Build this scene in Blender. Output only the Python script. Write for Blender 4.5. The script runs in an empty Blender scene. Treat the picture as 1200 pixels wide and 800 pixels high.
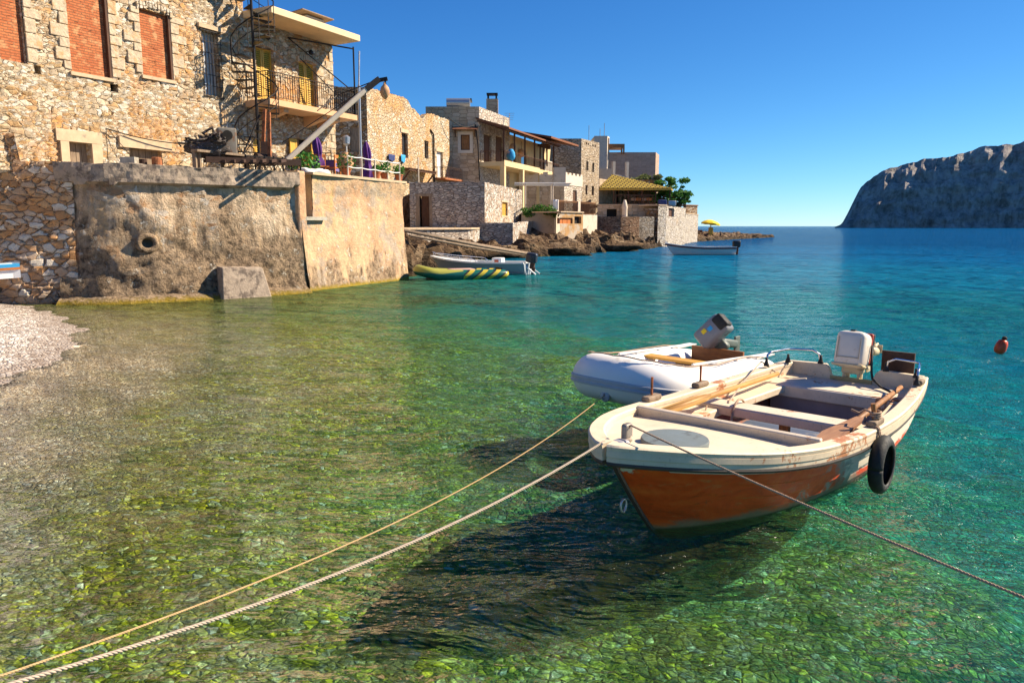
import bpy, math, random
from mathutils import Vector, Matrix, noise
random.seed(7)
R = math.radians
SC = bpy.context.scene
COL = SC.collection
# ------------------------------------------------------------------ camera maths (photo px 1200x800)
H = 2.2; P = R(8.85); F = 867.0
def ray(px, py):
    u = (px-600)/F; v = (py-400)/F
    return Vector((u, math.cos(P)-v*math.sin(P), -(math.sin(P)+v*math.cos(P))))
EYE = Vector((0, 0, H))
def G(px, py, z=0.0):
    d = ray(px, py); return EYE + d*((z-H)/d.z)
def W(px, py, Y):
    d = ray(px, py); return EYE + d*(Y/d.y)
def XY(px, Y, py=240):
    p = W(px, py, Y); return (p.x, p.y)
def lerp(a, b, t): return a+(b-a)*t
def interp(tab, x):
    if x <= tab[0][0]: return tab[0][1]
    for (a, va), (b, vb) in zip(tab, tab[1:]):
        if x <= b: return va+(vb-va)*(x-a)/(b-a)
    return tab[-1][1]
def fbm(p, o=4):
    return noise.fractal(Vector(p), 1.0, 2.0, o, noise_basis='PERLIN_ORIGINAL')

# ------------------------------------------------------------------ scene graph helpers
def tag(o, label=None, cat=None, group=None, kind=None):
    if label: o['label'] = label
    if cat: o['category'] = cat
    if group: o['group'] = group
    if kind: o['kind'] = kind
    return o
def thing(name, loc, label, cat, group=None, local=False):
    o = bpy.data.objects.new(name, None); COL.objects.link(o)
    o.location = loc; o.empty_display_size = .2
    OFF[o.name] = Vector((0, 0, 0)) if local else Vector(loc)
    return tag(o, label, cat, group)
OFF = {}
def offset_of(o):
    while o is not None:
        if o.name in OFF: return OFF[o.name]
        o = o.parent
    return Vector((0, 0, 0))
def copy_tree(o, parent=None):
    c = o.copy(); COL.objects.link(c)
    if parent is not None: c.parent = parent
    for ch in [x for x in o.children]:
        copy_tree(ch, c)
    return c

class MB:
    def __init__(s): s.v = []; s.f = []; s.mi = []; s.cur = 0
    def add(s, vs, fs):
        b = len(s.v); s.v += [Vector(x) for x in vs]
        for f in fs: s.f.append(tuple(b+i for i in f)); s.mi.append(s.cur)
        return b
    def box(s, c, size, rot=None, taper=1.0):
        x, y, z = size[0]/2, size[1]/2, size[2]/2
        vs = []
        for k, (a, b, d) in enumerate([(-x,-y,-z),(x,-y,-z),(x,y,-z),(-x,y,-z),(-x,-y,z),(x,-y,z),(x,y,z),(-x,y,z)]):
            w = Vector((a*(taper if k > 3 else 1), b*(taper if k > 3 else 1), d))
            if rot is not None: w = rot @ w
            vs.append(w+Vector(c))
        s.add(vs, [(3,2,1,0),(4,5,6,7),(0,1,5,4),(1,2,6,5),(2,3,7,6),(3,0,4,7)]); return s
    def bar(s, a, b, w, h=None, up=(0,0,1)):
        a = Vector(a); b = Vector(b); h = h or w
        x = (b-a); L = x.length
        if L < 1e-6: return s
        x = x/L; up = Vector(up)
        if abs(x.dot(up)) > .98: up = Vector((1,0,0))
        y = up.cross(x).normalized(); z = x.cross(y)
        m = Matrix((x, y, z)).transposed()
        return s.box((a+b)/2, (L, w, h), m)
    def tube(s, pts, r, n=8, cap=True, flat=1.0, closed=False):
        pts = [Vector(p) for p in pts]; m = len(pts)
        rr = r if isinstance(r, (list, tuple)) else [r]*m
        b0 = len(s.v); prev = None
        for i, p in enumerate(pts):
            if closed: t = pts[(i+1) % m]-pts[i-1]
            else: t = pts[min(i+1, m-1)]-pts[max(i-1, 0)]
            t = t.normalized() if t.length > 1e-9 else Vector((1,0,0))
            if prev is None:
                up = Vector((0,0,1)) if abs(t.z) < .95 else Vector((1,0,0))
                nn = (up-t*up.dot(t)).normalized()
            else:
                nn = prev-t*prev.dot(t)
                nn = nn.normalized() if nn.length > 1e-6 else prev
            prev = nn; bb = t.cross(nn)
            for k in range(n):
                a = 2*math.pi*k/n
                s.v.append(p+(nn*math.cos(a)*flat+bb*math.sin(a))*rr[i])
        rng = m if closed else m-1
        for i in range(rng):
            j = (i+1) % m
            for k in range(n):
                s.f.append((b0+i*n+k, b0+i*n+(k+1) % n, b0+j*n+(k+1) % n, b0+j*n+k)); s.mi.append(s.cur)
        if cap and not closed:
            s.f.append(tuple(b0+k for k in range(n))[::-1]); s.mi.append(s.cur)
            s.f.append(tuple(b0+(m-1)*n+k for k in range(n))); s.mi.append(s.cur)
        return s
    def lathe(s, prof, c, n=20, axis=None):
        c = Vector(c); b0 = len(s.v)
        for (r, z) in prof:
            for k in range(n):
                a = 2*math.pi*k/n; w = Vector((r*math.cos(a), r*math.sin(a), z))
                if axis is not None: w = axis @ w
                s.v.append(c+w)
        for i in range(len(prof)-1):
            for k in range(n):
                s.f.append((b0+i*n+k, b0+i*n+(k+1) % n, b0+(i+1)*n+(k+1) % n, b0+(i+1)*n+k)); s.mi.append(s.cur)
        s.f.append(tuple(b0+k for k in range(n))[::-1]); s.mi.append(s.cur)
        s.f.append(tuple(b0+(len(prof)-1)*n+k for k in range(n))); s.mi.append(s.cur)
        return s
    def prism(s, poly, z0, z1):
        n = len(poly)
        s.add([(p[0], p[1], z0) for p in poly]+[(p[0], p[1], z1) for p in poly],
              [tuple(range(n))[::-1], tuple(range(n, 2*n))]+[(i, (i+1) % n, n+(i+1) % n, n+i) for i in range(n)])
        return s
    def poly3(s, pts, thick):
        # planar polygon with thickness vector
        n = len(pts); t = Vector(thick)
        s.add([Vector(p) for p in pts]+[Vector(p)+t for p in pts],
              [tuple(range(n))[::-1], tuple(range(n, 2*n))]+[(i, (i+1) % n, n+(i+1) % n, n+i) for i in range(n)])
        return s
    def grid(s, rows):
        m = len(rows[0]); b = len(s.v)
        for r in rows: s.v += [Vector(x) for x in r]
        for i in range(len(rows)-1):
            for j in range(m-1):
                s.f.append((b+i*m+j, b+i*m+j+1, b+(i+1)*m+j+1, b+(i+1)*m+j)); s.mi.append(s.cur)
        return s
    def rbox(s, c, size, r=.03, rot=None, seg=3):
        # rounded box by superquadric-ish shell
        x, y, z = size[0]/2, size[1]/2, size[2]/2
        n = 6
        import itertools
        vs = {}; b = len(s.v)
        def sph(ax, i, j):
            # cube face grid to rounded
            a = -1+2*i/n; d = -1+2*j/n
            p = [0, 0, 0]; k = ax//2; sg = 1 if ax % 2 else -1
            p[k] = sg; p[(k+1) % 3] = a*(sg); p[(k+2) % 3] = d
            hx = Vector((p[0]*x, p[1]*y, p[2]*z))
            inner = Vector((max(-x+r, min(x-r, hx.x)), max(-y+r, min(y-r, hx.y)), max(-z+r, min(z-r, hx.z))))
            dd = hx-inner
            if dd.length > 1e-9: dd = dd.normalized()*r
            return inner+dd
        # remap params so the rounded rim gets vertices
        for ax in range(6):
            k = ax//2
            def rem(i, half):
                q = [-1, -1+.4*r/half, -1+r/half, 0, 1-r/half, 1-.4*r/half, 1][i]
                return (q+1)*n/2
            halves = [x, y, z]
            rows = []
            for i in range(n+1):
                row = []
                for j in range(n+1):
                    w = sph(ax, rem(i, halves[(k+1) % 3]), rem(j, halves[(k+2) % 3]))
                    if rot is not None: w = rot @ w
                    row.append(w+Vector(c))
                rows.append(row)
            s.grid(rows)
        return s
    def build(s, name, mat, parent=None, smooth=False, merge=False, angle=None):
        off = offset_of(parent) if parent is not None else Vector((0,0,0))
        me = bpy.data.meshes.new(name)
        me.from_pydata([tuple(v-off) for v in s.v], [], s.f)
        mats = mat if isinstance(mat, (list, tuple)) else [mat]
        for m in mats: me.materials.append(m)
        if len(mats) > 1: me.polygons.foreach_set('material_index', s.mi)
        import bmesh
        bm = bmesh.new(); bm.from_mesh(me)
        if merge: bmesh.ops.remove_doubles(bm, verts=bm.verts, dist=1e-4)
        bmesh.ops.recalc_face_normals(bm, faces=bm.faces) if merge or s.recalc else None
        bm.to_mesh(me); bm.free()
        if smooth: me.polygons.foreach_set('use_smooth', [True]*len(me.polygons))
        me.update()
        o = bpy.data.objects.new(name, me); COL.objects.link(o)
        if parent is not None: o.parent = parent
        if smooth and angle:
            me.set_sharp_from_angle(angle=R(angle))
        return o
    recalc = True

def catenary(a, b, sag, n=40):
    a = Vector(a); b = Vector(b)
    return [a.lerp(b, i/n)+Vector((0, 0, -sag*4*(i/n)*(1-i/n))) for i in range(n+1)]
def rope_mb(path, r, pitch=None, strands=3, n=5):
    pitch = pitch or r*9
    pts = [Vector(p) for p in path]; L = [0]
    for a, b in zip(pts, pts[1:]): L.append(L[-1]+(b-a).length)
    tot = L[-1]; m = MB(); steps = max(8, int(tot/pitch*8))
    def at(d):
        for i in range(len(L)-1):
            if d <= L[i+1] or i == len(L)-2:
                t = (d-L[i])/max(1e-9, L[i+1]-L[i]); return pts[i].lerp(pts[i+1], t), (pts[i+1]-pts[i]).normalized()
    for k in range(strands):
        pp = []
        for i in range(steps+1):
            d = tot*i/steps; c, t = at(d)
            up = Vector((0,0,1)) if abs(t.z) < .9 else Vector((1,0,0))
            nn = (up-t*up.dot(t)).normalized(); bb = t.cross(nn)
            a = 2*math.pi*(d/pitch+k/strands)
            pp.append(c+(nn*math.cos(a)+bb*math.sin(a))*r*.5)
        m.tube(pp, r*.56, n)
    return m

# ------------------------------------------------------------------ walls
class Wall:
    def __init__(s, A, B):
        s.A = Vector(A[:2]); s.B = Vector(B[:2]); s.L = (s.B-s.A).length
        s.d = (s.B-s.A)/s.L; s.n = Vector((s.d.y, -s.d.x))
    def pt(s, q, z, o=0.0):
        p = s.A+s.d*q+s.n*o; return Vector((p.x, p.y, z))
    def px(s, px, py):
        d = ray(px, py); n3 = Vector((s.n.x, s.n.y, 0)); a3 = Vector((s.A.x, s.A.y, 0))
        t = (a3-EYE).dot(n3)/d.dot(n3); w = EYE+d*t
        return ((Vector((w.x, w.y))-s.A).dot(s.d), w.z)
    def rect(s, x0, y0, x1, y1):
        a = s.px(x0, (y0+y1)/2)[0]; b = s.px(x1, (y0+y1)/2)[0]
        xm = (x0+x1)/2
        return (min(a, b), max(a, b), s.px(xm, y1)[1], s.px(xm, y0)[1])
    def box(s, mb, q0, q1, z0, z1, o0, o1):
        V = [s.pt(q0, z0, o0), s.pt(q1, z0, o0), s.pt(q1, z0, o1), s.pt(q0, z0, o1),
             s.pt(q0, z1, o0), s.pt(q1, z1, o0), s.pt(q1, z1, o1), s.pt(q0, z1, o1)]
        mb.add(V, [(3,2,1,0),(4,5,6,7),(0,1,5,4),(1,2,6,5),(2,3,7,6),(3,0,4,7)])
        return mb
    def face(s, mb, z0, z1, holes=(), depth=.25, step=None, top=None, rough=None, q0=0.0, q1=None):
        q1 = s.L if q1 is None else q1
        qs = {q0, q1}; zs = {z0, z1}
        for h in holes:
            qs |= {max(q0, h[0]), min(q1, h[1])}; zs |= {max(z0, h[2]), min(z1, h[3])}
        def sub(v):
            v = sorted(v); out = [v[0]]
            for a, b in zip(v, v[1:]):
                if b-a < 1e-4: continue
                n = max(1, int(math.ceil((b-a)/step))) if step else 1
                out += [a+(b-a)*k/n for k in range(1, n+1)]
            return out
        qs = sub(qs); zs = sub(zs)
        idx = {}
        def vid(i, j):
            if (i, j) not in idx:
                q, z = qs[i], zs[j]
                if top: z = min(z, max(top(q), z0+.01))
                o = rough(q, z) if rough else 0
                idx[(i, j)] = len(mb.v); mb.v.append(s.pt(q, z, o))
            return idx[(i, j)]
        for i in range(len(qs)-1):
            qc = (qs[i]+qs[i+1])/2
            for j in range(len(zs)-1):
                zc = (zs[j]+zs[j+1])/2
                if any(h[0] < qc < h[1] and h[2] < zc < h[3] for h in holes): continue
                if top and zs[j] >= max(top(qs[i]), top(qs[i+1])): continue
                mb.f.append((vid(i, j), vid(i+1, j), vid(i+1, j+1), vid(i, j+1))); mb.mi.append(mb.cur)
        for (a, b, c, d) in holes:
            a = max(a, q0); b = min(b, q1); c = max(c, z0); d = min(d, z1)
            P_ = lambda q, z, o: s.pt(q, z, o)
            mb.add([P_(a,c,0),P_(a,d,0),P_(a,d,-depth),P_(a,c,-depth)], [(0,1,2,3)])
            mb.add([P_(b,c,0),P_(b,c,-depth),P_(b,d,-depth),P_(b,d,0)], [(0,1,2,3)])
            mb.add([P_(a,d,0),P_(b,d,0),P_(b,d,-depth),P_(a,d,-depth)], [(0,1,2,3)])
            mb.add([P_(a,c,0),P_(a,c,-depth),P_(b,c,-depth),P_(b,c,0)], [(0,1,2,3)])
        return mb
MB.recalc = True
# ------------------------------------------------------------------ materials
class NT:
    def __init__(s, name, disp=None):
        s.m = bpy.data.materials.new(name); s.m.use_nodes = True; s.nt = s.m.node_tree
        s.nt.nodes.clear(); s.out = s.nt.nodes.new('ShaderNodeOutputMaterial')
        if disp: s.m.displacement_method = disp
    def n(s, typ, ins=None, **props):
        nd = s.nt.nodes.new('ShaderNode'+typ)
        for k, v in props.items(): setattr(nd, k, v)
        for k, v in (ins or {}).items(): s.set(nd.inputs[k], v)
        return nd
    def set(s, sock, v):
        if isinstance(v, bpy.types.NodeSocket): s.nt.links.new(v, sock)
        elif isinstance(v, bpy.types.Node): s.nt.links.new(v.outputs[0], sock)
        else:
            if isinstance(v, (tuple, list)) and len(v) == 3 and sock.type == 'RGBA': v = (*v, 1)
            sock.default_value = v
    def math(s, op, a, b=0.0, c=0.0, clamp=False):
        return s.n('Math', {0: a, 1: b, 2: c}, operation=op, use_clamp=clamp).outputs[0]
    def mapr(s, v, a, b, c=0.0, d=1.0, smooth=False):
        return s.n('MapRange', {0: v, 1: a, 2: b, 3: c, 4: d}, interpolation_type='SMOOTHSTEP' if smooth else 'LINEAR').outputs[0]
    def mix(s, f, a, b, mode='MIX'):
        nd = s.n('Mix', data_type='RGBA', blend_type=mode)
        s.set(nd.inputs[0], f); s.set(nd.inputs[6], a); s.set(nd.inputs[7], b)
        return nd.outputs[2]
    def ramp(s, f, stops, interp='LINEAR'):
        nd = s.n('ValToRGB', {0: f}); cr = nd.color_ramp; cr.interpolation = interp
        while len(cr.elements) < len(stops): cr.elements.new(.5)
        for e, (p, c) in zip(cr.elements, stops):
            e.position = p; e.color = (*c, 1) if len(c) == 3 else c
        return nd.outputs[0]
    def coord(s, kind='Object', scale=(1,1,1), rot=(0,0,0), loc=(0,0,0)):
        t = s.n('NewGeometry').outputs['Position'] if kind == 'World' else s.n('TexCoord').outputs[kind]
        return s.n('Mapping', {0: t, 1: loc, 2: rot, 3: scale}).outputs[0]
    def noise(s, vec, scale, detail=4, rough=.55, dist=0.0):
        return s.n('TexNoise', {'Vector': vec, 'Scale': scale, 'Detail': detail, 'Roughness': rough, 'Distortion': dist}).outputs[0]
    def warp(s, vec, scale, amt):
        nz = s.n('TexNoise', {'Vector': vec, 'Scale': scale, 'Detail': 2.0}).outputs[1]
        sub = s.n('VectorMath', {0: nz, 1: (.5,.5,.5)}, operation='SUBTRACT').outputs[0]
        sc = s.n('VectorMath', {0: sub, 3: amt}, operation='SCALE').outputs[0]
        return s.n('VectorMath', {0: vec, 1: sc}, operation='ADD').outputs[0]
    def bump(s, h, strength=.5, dist=.02, nrm=None):
        ins = {'Height': h, 'Strength': strength, 'Distance': dist}
        if nrm is not None: ins['Normal'] = nrm
        return s.n('Bump', ins).outputs[0]
    def principled(s, col, rough=.7, nrm=None, metal=0.0, spec=.5, **kw):
        b = s.n('BsdfPrincipled', {'Base Color': col, 'Roughness': rough, 'Metallic': metal, 'Specular IOR Level': spec})
        for k, v in kw.items(): s.set(b.inputs[k], v)
        if nrm is not None: s.set(b.inputs['Normal'], nrm)
        s.nt.links.new(b.outputs[0], s.out.inputs[0]); return b

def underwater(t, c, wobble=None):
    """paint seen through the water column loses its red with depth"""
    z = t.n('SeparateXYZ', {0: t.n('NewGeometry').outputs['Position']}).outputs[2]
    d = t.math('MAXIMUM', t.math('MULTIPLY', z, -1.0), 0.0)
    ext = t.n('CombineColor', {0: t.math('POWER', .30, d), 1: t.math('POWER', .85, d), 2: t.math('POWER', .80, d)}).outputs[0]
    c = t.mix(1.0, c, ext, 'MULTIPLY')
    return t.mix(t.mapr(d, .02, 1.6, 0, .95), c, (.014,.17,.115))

def stone(name, cols, mortar, scale=3.5, squash=1.5, dist=.04, disp=False, warp=.18, mort_w=.06, patches=None, rnd=1.0, stretch=1.0, grime=None, point=False):
    """rubble masonry: irregular stones of mixed tone set in mortar"""
    t = NT(name, 'BOTH' if disp else 'BUMP')
    co = t.coord('World', scale=(1/stretch, 1/stretch, squash))
    w = t.warp(co, scale*.7, warp); w = t.warp(w, scale*3, warp*.3)
    v1 = t.n('TexVoronoi', {'Vector': w, 'Scale': scale, 'Randomness': rnd}, feature='F1')
    ve = t.n('TexVoronoi', {'Vector': w, 'Scale': scale, 'Randomness': rnd}, feature='DISTANCE_TO_EDGE')
    vcol = v1.outputs['Color']; vedge = ve.outputs[0]
    if point:   # courses of small rubble between the larger stones
        w2 = t.n('Mapping', {0: w, 3: (1,1,1.25)}).outputs[0]
        v2 = t.n('TexVoronoi', {'Vector': w2, 'Scale': scale*1.75, 'Randomness': rnd}, feature='F1')
        ve2 = t.n('TexVoronoi', {'Vector': w2, 'Scale': scale*1.75, 'Randomness': rnd}, feature='DISTANCE_TO_EDGE')
        mk = t.math('GREATER_THAN', t.noise(t.coord('World', scale=(.8,.8,2.2), loc=(1,5,2)), .9, 3, .6), .47)
        vcol = t.mix(mk, vcol, v2.outputs['Color']); vedge = t.math('ADD', t.math('MULTIPLY', vedge, t.math('SUBTRACT', 1.0, mk)), t.math('MULTIPLY', t.math('MULTIPLY', ve2.outputs[0], 1.3), mk))
    cell = t.n('SeparateColor', {0: vcol})
    big = t.noise(co, .45, 3, .6)
    sel = t.math('ADD', cell.outputs[0], t.mapr(big, .3, .7, -.25, .25), clamp=True)
    n = len(cols)
    c = t.ramp(sel, [((i+.02)/n if i else 0.0, cc) for i, cc in enumerate(cols)], 'CONSTANT' if False else 'LINEAR')
    fine = t.noise(co, scale*9, 4, .7)
    c = t.mix(.55, c, t.ramp(fine, [(.25, (.32,.26,.2)), (.5, (.78,.76,.74)), (.75, (1,1,1))]), 'MULTIPLY')
    if patches:
        for (pc, ps, lo, hi) in patches:
            pn = t.noise(t.coord('World', scale=(1,1,.8), loc=(ps*13, 3, 1)), ps, 5, .65)
            c = t.mix(t.mapr(pn, lo, hi, 0, .85, True), c, t.mix(.35, pc, c, 'MIX'))
    mw = t.math('ADD', mort_w, t.mapr(t.noise(co, scale*1.3, 2), .3, .7, -mort_w*.5, mort_w*.8))
    pn_ = t.mapr(t.noise(t.coord('World', loc=(7,7,7)), .8, 5, .65), .54, .66, 0, .16 if point else 0, True)
    mw = t.math('ADD', mw, pn_)
    em = t.n('MapRange', {0: vedge, 1: 0.0, 2: mw, 3: 0.0, 4: 1.0}, interpolation_type='SMOOTHSTEP').outputs[0]
    mc = t.mix(t.mapr(fine, .3, .7), mortar, tuple(x*.55 for x in mortar))
    c = t.mix(em, mc, c)
    if grime:
        z = t.n('SeparateXYZ', {0: t.n('NewGeometry').outputs['Position']}).outputs[2]
        gz = t.math('ADD', z, t.mapr(big, .3, .7, -.7, .7))
        c = t.mix(t.mapr(gz, grime[0], grime[1], .85, 0, True), c, grime[2])
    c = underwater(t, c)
    hgt = t.math('ADD', t.math('MULTIPLY', em, t.math('ADD', .6, t.math('MULTIPLY', cell.outputs[1], .7))), t.math('MULTIPLY', fine, .45))
    if disp:
        dn = t.n('Displacement', {'Height': hgt, 'Midlevel': .9, 'Scale': dist*1.6})
        t.nt.links.new(dn.outputs[0], t.out.inputs['Displacement']); t.principled(c, .9, spec=.15)
    else:
        t.principled(c, .9, t.bump(hgt, 1.0, dist), spec=.15)
    return t.m

def plain(name, col, rough=.6, bump=.0, var=.25, scale=6, metal=0.0, dirt=None, spec=.4, bdist=.01, uw=False):
    t = NT(name)
    co = t.coord('Object'); nz = t.noise(co, scale, 5, .65)
    c = t.mix(t.mapr(nz, .3, .7, 0, var), col, tuple(x*.45 for x in col))
    if dirt:
        dn = t.noise(t.coord('Object', loc=(4,5,6)), dirt[1], 6, .7)
        c = t.mix(t.mapr(dn, dirt[2], dirt[2]+.12, 0, .9, True), c, dirt[0])
    if uw: c = underwater(t, c)
    t.principled(c, t.mapr(nz, .3, .7, max(0.05, rough-.12), min(1, rough+.12)), t.bump(nz, bump, bdist) if bump else None, metal, spec)
    return t.m

def wood(name, col, dark, rough=.7, axis=0, scale=1.0):
    t = NT(name)
    sc = [9*scale]*3; sc[axis] = .8*scale
    co = t.coord('Object', scale=tuple(sc)); nz = t.noise(co, 2.2, 5, .7, .6)
    nb = t.noise(t.coord('Object'), 3, 4)
    c = t.mix(t.mapr(nz, .3, .7), col, dark); c = t.mix(t.mapr(nb, .45, .75, 0, .4), c, tuple(x*.5 for x in dark))
    t.principled(c, rough, t.bump(nz, .4, .006), spec=.3); return t.m

M = {}
CREAM = (.62,.50,.34); PALE=(.76,.70,.58); ORA=(.52,.25,.09); TAN=(.55,.38,.2); GREY=(.36,.33,.29); BROWN=(.3,.17,.08)
M['rubble'] = stone('rubble_stone', [(.54,.41,.27), (.56,.34,.16), TAN, CREAM, (.70,.58,.42), PALE, (.72,.66,.55), CREAM, (.5,.4,.28)], (.50,.38,.25), 3.5, 1.75, .034, True,
                    patches=[((.62,.28,.07), .55, .52, .62)], mort_w=.075, point=True)
M['rubble_pale'] = stone('rubble_stone_pale', [TAN, CREAM, (.68,.57,.42), PALE, (.6,.46,.3), PALE], (.5,.38,.26), 3.6, 1.6, .03, True,
                    patches=[((.55,.3,.12), .5, .62, .72)], mort_w=.08)
M['ruin_stone'] = stone('ruin_stone', [TAN, CREAM, (.66,.52,.34), PALE, (.58,.38,.2), CREAM], (.44,.31,.18), 3.2, 1.6, .06,
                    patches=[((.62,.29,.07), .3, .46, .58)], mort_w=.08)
M['ruin_shade'] = stone('shaded_brown_stone', [BROWN, (.4,.25,.14), (.5,.36,.22), (.66,.54,.4), BROWN, (.46,.24,.09)], (.22,.14,.08), 2.6, 1.9, .06, mort_w=.08)  # darker brown copy of the ruin stone, with shade in its colour
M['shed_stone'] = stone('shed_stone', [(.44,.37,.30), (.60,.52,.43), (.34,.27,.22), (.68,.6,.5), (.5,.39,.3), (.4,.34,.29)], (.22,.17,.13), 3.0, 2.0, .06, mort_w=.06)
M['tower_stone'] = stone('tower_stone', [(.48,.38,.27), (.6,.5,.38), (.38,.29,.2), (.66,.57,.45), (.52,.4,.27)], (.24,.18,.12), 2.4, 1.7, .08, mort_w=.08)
M['ashlar'] = stone('ashlar_stone', [(.56,.40,.25), (.62,.47,.31), (.47,.33,.20), (.66,.5,.34)], (.36,.25,.15), 1.5, 1.9, .03, warp=.06, mort_w=.035, rnd=.45)
M['grey_block'] = stone('grey_block_stone', [(.52,.37,.27), (.58,.42,.31), (.46,.33,.24), (.55,.4,.3)], (.42,.3,.22), 1.6, 2.2, .02, warp=.06, mort_w=.03, rnd=.4)
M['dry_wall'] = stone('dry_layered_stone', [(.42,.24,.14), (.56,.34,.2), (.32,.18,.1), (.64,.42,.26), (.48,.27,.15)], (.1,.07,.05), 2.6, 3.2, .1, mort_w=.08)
M['white_rubble'] = stone('whitewashed_rubble', [(.62,.56,.48), (.72,.66,.58), (.5,.42,.34), (.7,.62,.5)], (.36,.29,.22), 2.4, 1.5, .08, mort_w=.09,
                    patches=[((.6,.36,.14), .4, .6, .7)])
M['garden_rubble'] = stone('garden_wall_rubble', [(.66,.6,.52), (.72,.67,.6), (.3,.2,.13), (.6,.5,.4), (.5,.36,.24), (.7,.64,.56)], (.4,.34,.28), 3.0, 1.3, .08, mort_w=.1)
M['orange_rubble'] = stone('orange_rubble_stone', [(.58,.30,.13), (.68,.37,.16), (.70,.56,.42), (.54,.31,.17), (.72,.42,.2), (.6,.44,.3), (.64,.33,.14), (.76,.68,.56)], (.50,.33,.2), 3.2, 1.7, .04, True, mort_w=.07,
                    grime=(.0, 1.1, (.24,.18,.13)))

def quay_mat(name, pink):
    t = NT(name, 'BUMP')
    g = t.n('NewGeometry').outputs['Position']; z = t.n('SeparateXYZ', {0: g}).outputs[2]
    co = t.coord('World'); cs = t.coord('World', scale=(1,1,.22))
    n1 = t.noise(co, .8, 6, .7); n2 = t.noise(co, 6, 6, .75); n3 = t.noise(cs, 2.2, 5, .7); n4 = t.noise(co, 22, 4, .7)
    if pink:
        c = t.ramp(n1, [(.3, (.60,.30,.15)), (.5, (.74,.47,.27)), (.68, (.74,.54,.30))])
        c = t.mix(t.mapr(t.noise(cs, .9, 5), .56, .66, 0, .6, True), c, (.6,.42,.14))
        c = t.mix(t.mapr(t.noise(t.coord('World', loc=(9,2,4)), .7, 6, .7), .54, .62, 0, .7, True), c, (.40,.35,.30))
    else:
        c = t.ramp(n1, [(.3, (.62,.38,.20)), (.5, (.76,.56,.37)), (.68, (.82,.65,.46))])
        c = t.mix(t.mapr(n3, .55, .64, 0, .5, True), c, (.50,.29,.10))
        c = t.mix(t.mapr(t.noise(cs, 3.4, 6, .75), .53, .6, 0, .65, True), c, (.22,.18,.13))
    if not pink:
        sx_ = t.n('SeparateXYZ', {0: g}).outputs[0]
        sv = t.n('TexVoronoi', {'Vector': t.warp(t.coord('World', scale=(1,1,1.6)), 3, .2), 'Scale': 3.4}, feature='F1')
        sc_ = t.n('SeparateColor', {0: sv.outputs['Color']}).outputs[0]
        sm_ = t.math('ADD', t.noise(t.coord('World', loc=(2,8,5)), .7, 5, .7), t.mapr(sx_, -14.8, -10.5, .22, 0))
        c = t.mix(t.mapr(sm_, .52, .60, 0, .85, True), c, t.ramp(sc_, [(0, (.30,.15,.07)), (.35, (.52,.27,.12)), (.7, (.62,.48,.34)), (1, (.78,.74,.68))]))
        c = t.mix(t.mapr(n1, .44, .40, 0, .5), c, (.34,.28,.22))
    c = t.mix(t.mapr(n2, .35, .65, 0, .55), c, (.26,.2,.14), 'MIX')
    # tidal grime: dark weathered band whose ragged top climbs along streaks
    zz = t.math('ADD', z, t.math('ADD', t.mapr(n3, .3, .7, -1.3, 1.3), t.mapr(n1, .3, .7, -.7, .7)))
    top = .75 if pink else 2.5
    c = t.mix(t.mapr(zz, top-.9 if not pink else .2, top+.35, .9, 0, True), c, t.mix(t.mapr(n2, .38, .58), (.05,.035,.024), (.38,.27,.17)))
    # pale salt and lichen flecks
    fl = t.n('TexVoronoi', {'Vector': t.warp(co, 5, .3), 'Scale': 2.6}, feature='F1')
    fm = t.math('MULTIPLY', t.mapr(fl.outputs[0], .2, .3, 1, 0), t.mapr(t.noise(co, 11, 5, .75), .50, .57, 0, 1), clamp=True)
    c = t.mix(t.math('MULTIPLY', fm, .85), c, (.74,.67,.55))
    # algae line
    c = t.mix(t.mapr(t.math('ADD', z, t.mapr(n2, .3, .7, -.07, .07)), .04, .16, .9, 0), c, (.30,.21,.02))
    c = underwater(t, c)
    h = t.math('ADD', t.math('ADD', n2, t.math('MULTIPLY', n4, .35)), t.math('MULTIPLY', fm, .2))
    st = t.n('TexVoronoi', {'Vector': t.warp(co, 3, .25), 'Scale': 3.2}, feature='DISTANCE_TO_EDGE').outputs[0]
    h = t.math('ADD', h, t.math('MULTIPLY', t.mapr(st, 0, .12), .10 if not pink else .06))
    t.principled(c, .92, t.bump(h, 1.0, .13 if not pink else .06), spec=.12); return t.m
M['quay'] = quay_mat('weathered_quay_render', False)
M['quay_pink'] = quay_mat('pink_render', True)  # pink is the render's own colour
M['concrete'] = plain('old_concrete', (.46,.42,.34), .9, .8, .5, 5, dirt=((.2,.17,.13), 2.2, .52), bdist=.03)
M['dark_concrete'] = plain('dark_wet_concrete', (.40,.31,.23), .9, .9, .6, 6, dirt=((.12,.09,.07), 3, .5), bdist=.04, uw=True)
M['cap'] = plain('cream_concrete_cap', (.60,.44,.28), .9, .6, .4, 4, dirt=((.3,.25,.18), 3, .56), bdist=.02)
M['slab'] = plain('cream_painted_slab', (.74,.56,.33), .8, .2, .15, 3, dirt=((.42,.32,.2), 2.5, .62))
M['balcony_slab'] = plain('salmon_painted_slab', (.72,.42,.22), .8, .2, .2, 3, dirt=((.42,.3,.2), 3, .6))
M['yellow_plaster'] = plain('yellow_plaster', (.68,.52,.28), .85, .3, .3, 2.5, dirt=((.4,.3,.18), 2, .6))
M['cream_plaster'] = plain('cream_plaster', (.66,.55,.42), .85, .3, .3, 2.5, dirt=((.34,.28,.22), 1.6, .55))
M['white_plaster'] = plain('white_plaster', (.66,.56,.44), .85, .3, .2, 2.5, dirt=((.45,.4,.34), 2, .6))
M['iron'] = plain('black_iron', (.025,.02,.018), .5, .2, .3, 20, .6)
M['rust'] = plain('rusted_iron', (.42,.14,.05), .8, .5, .6, 8, dirt=((.08,.04,.02), 6, .5))
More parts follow.
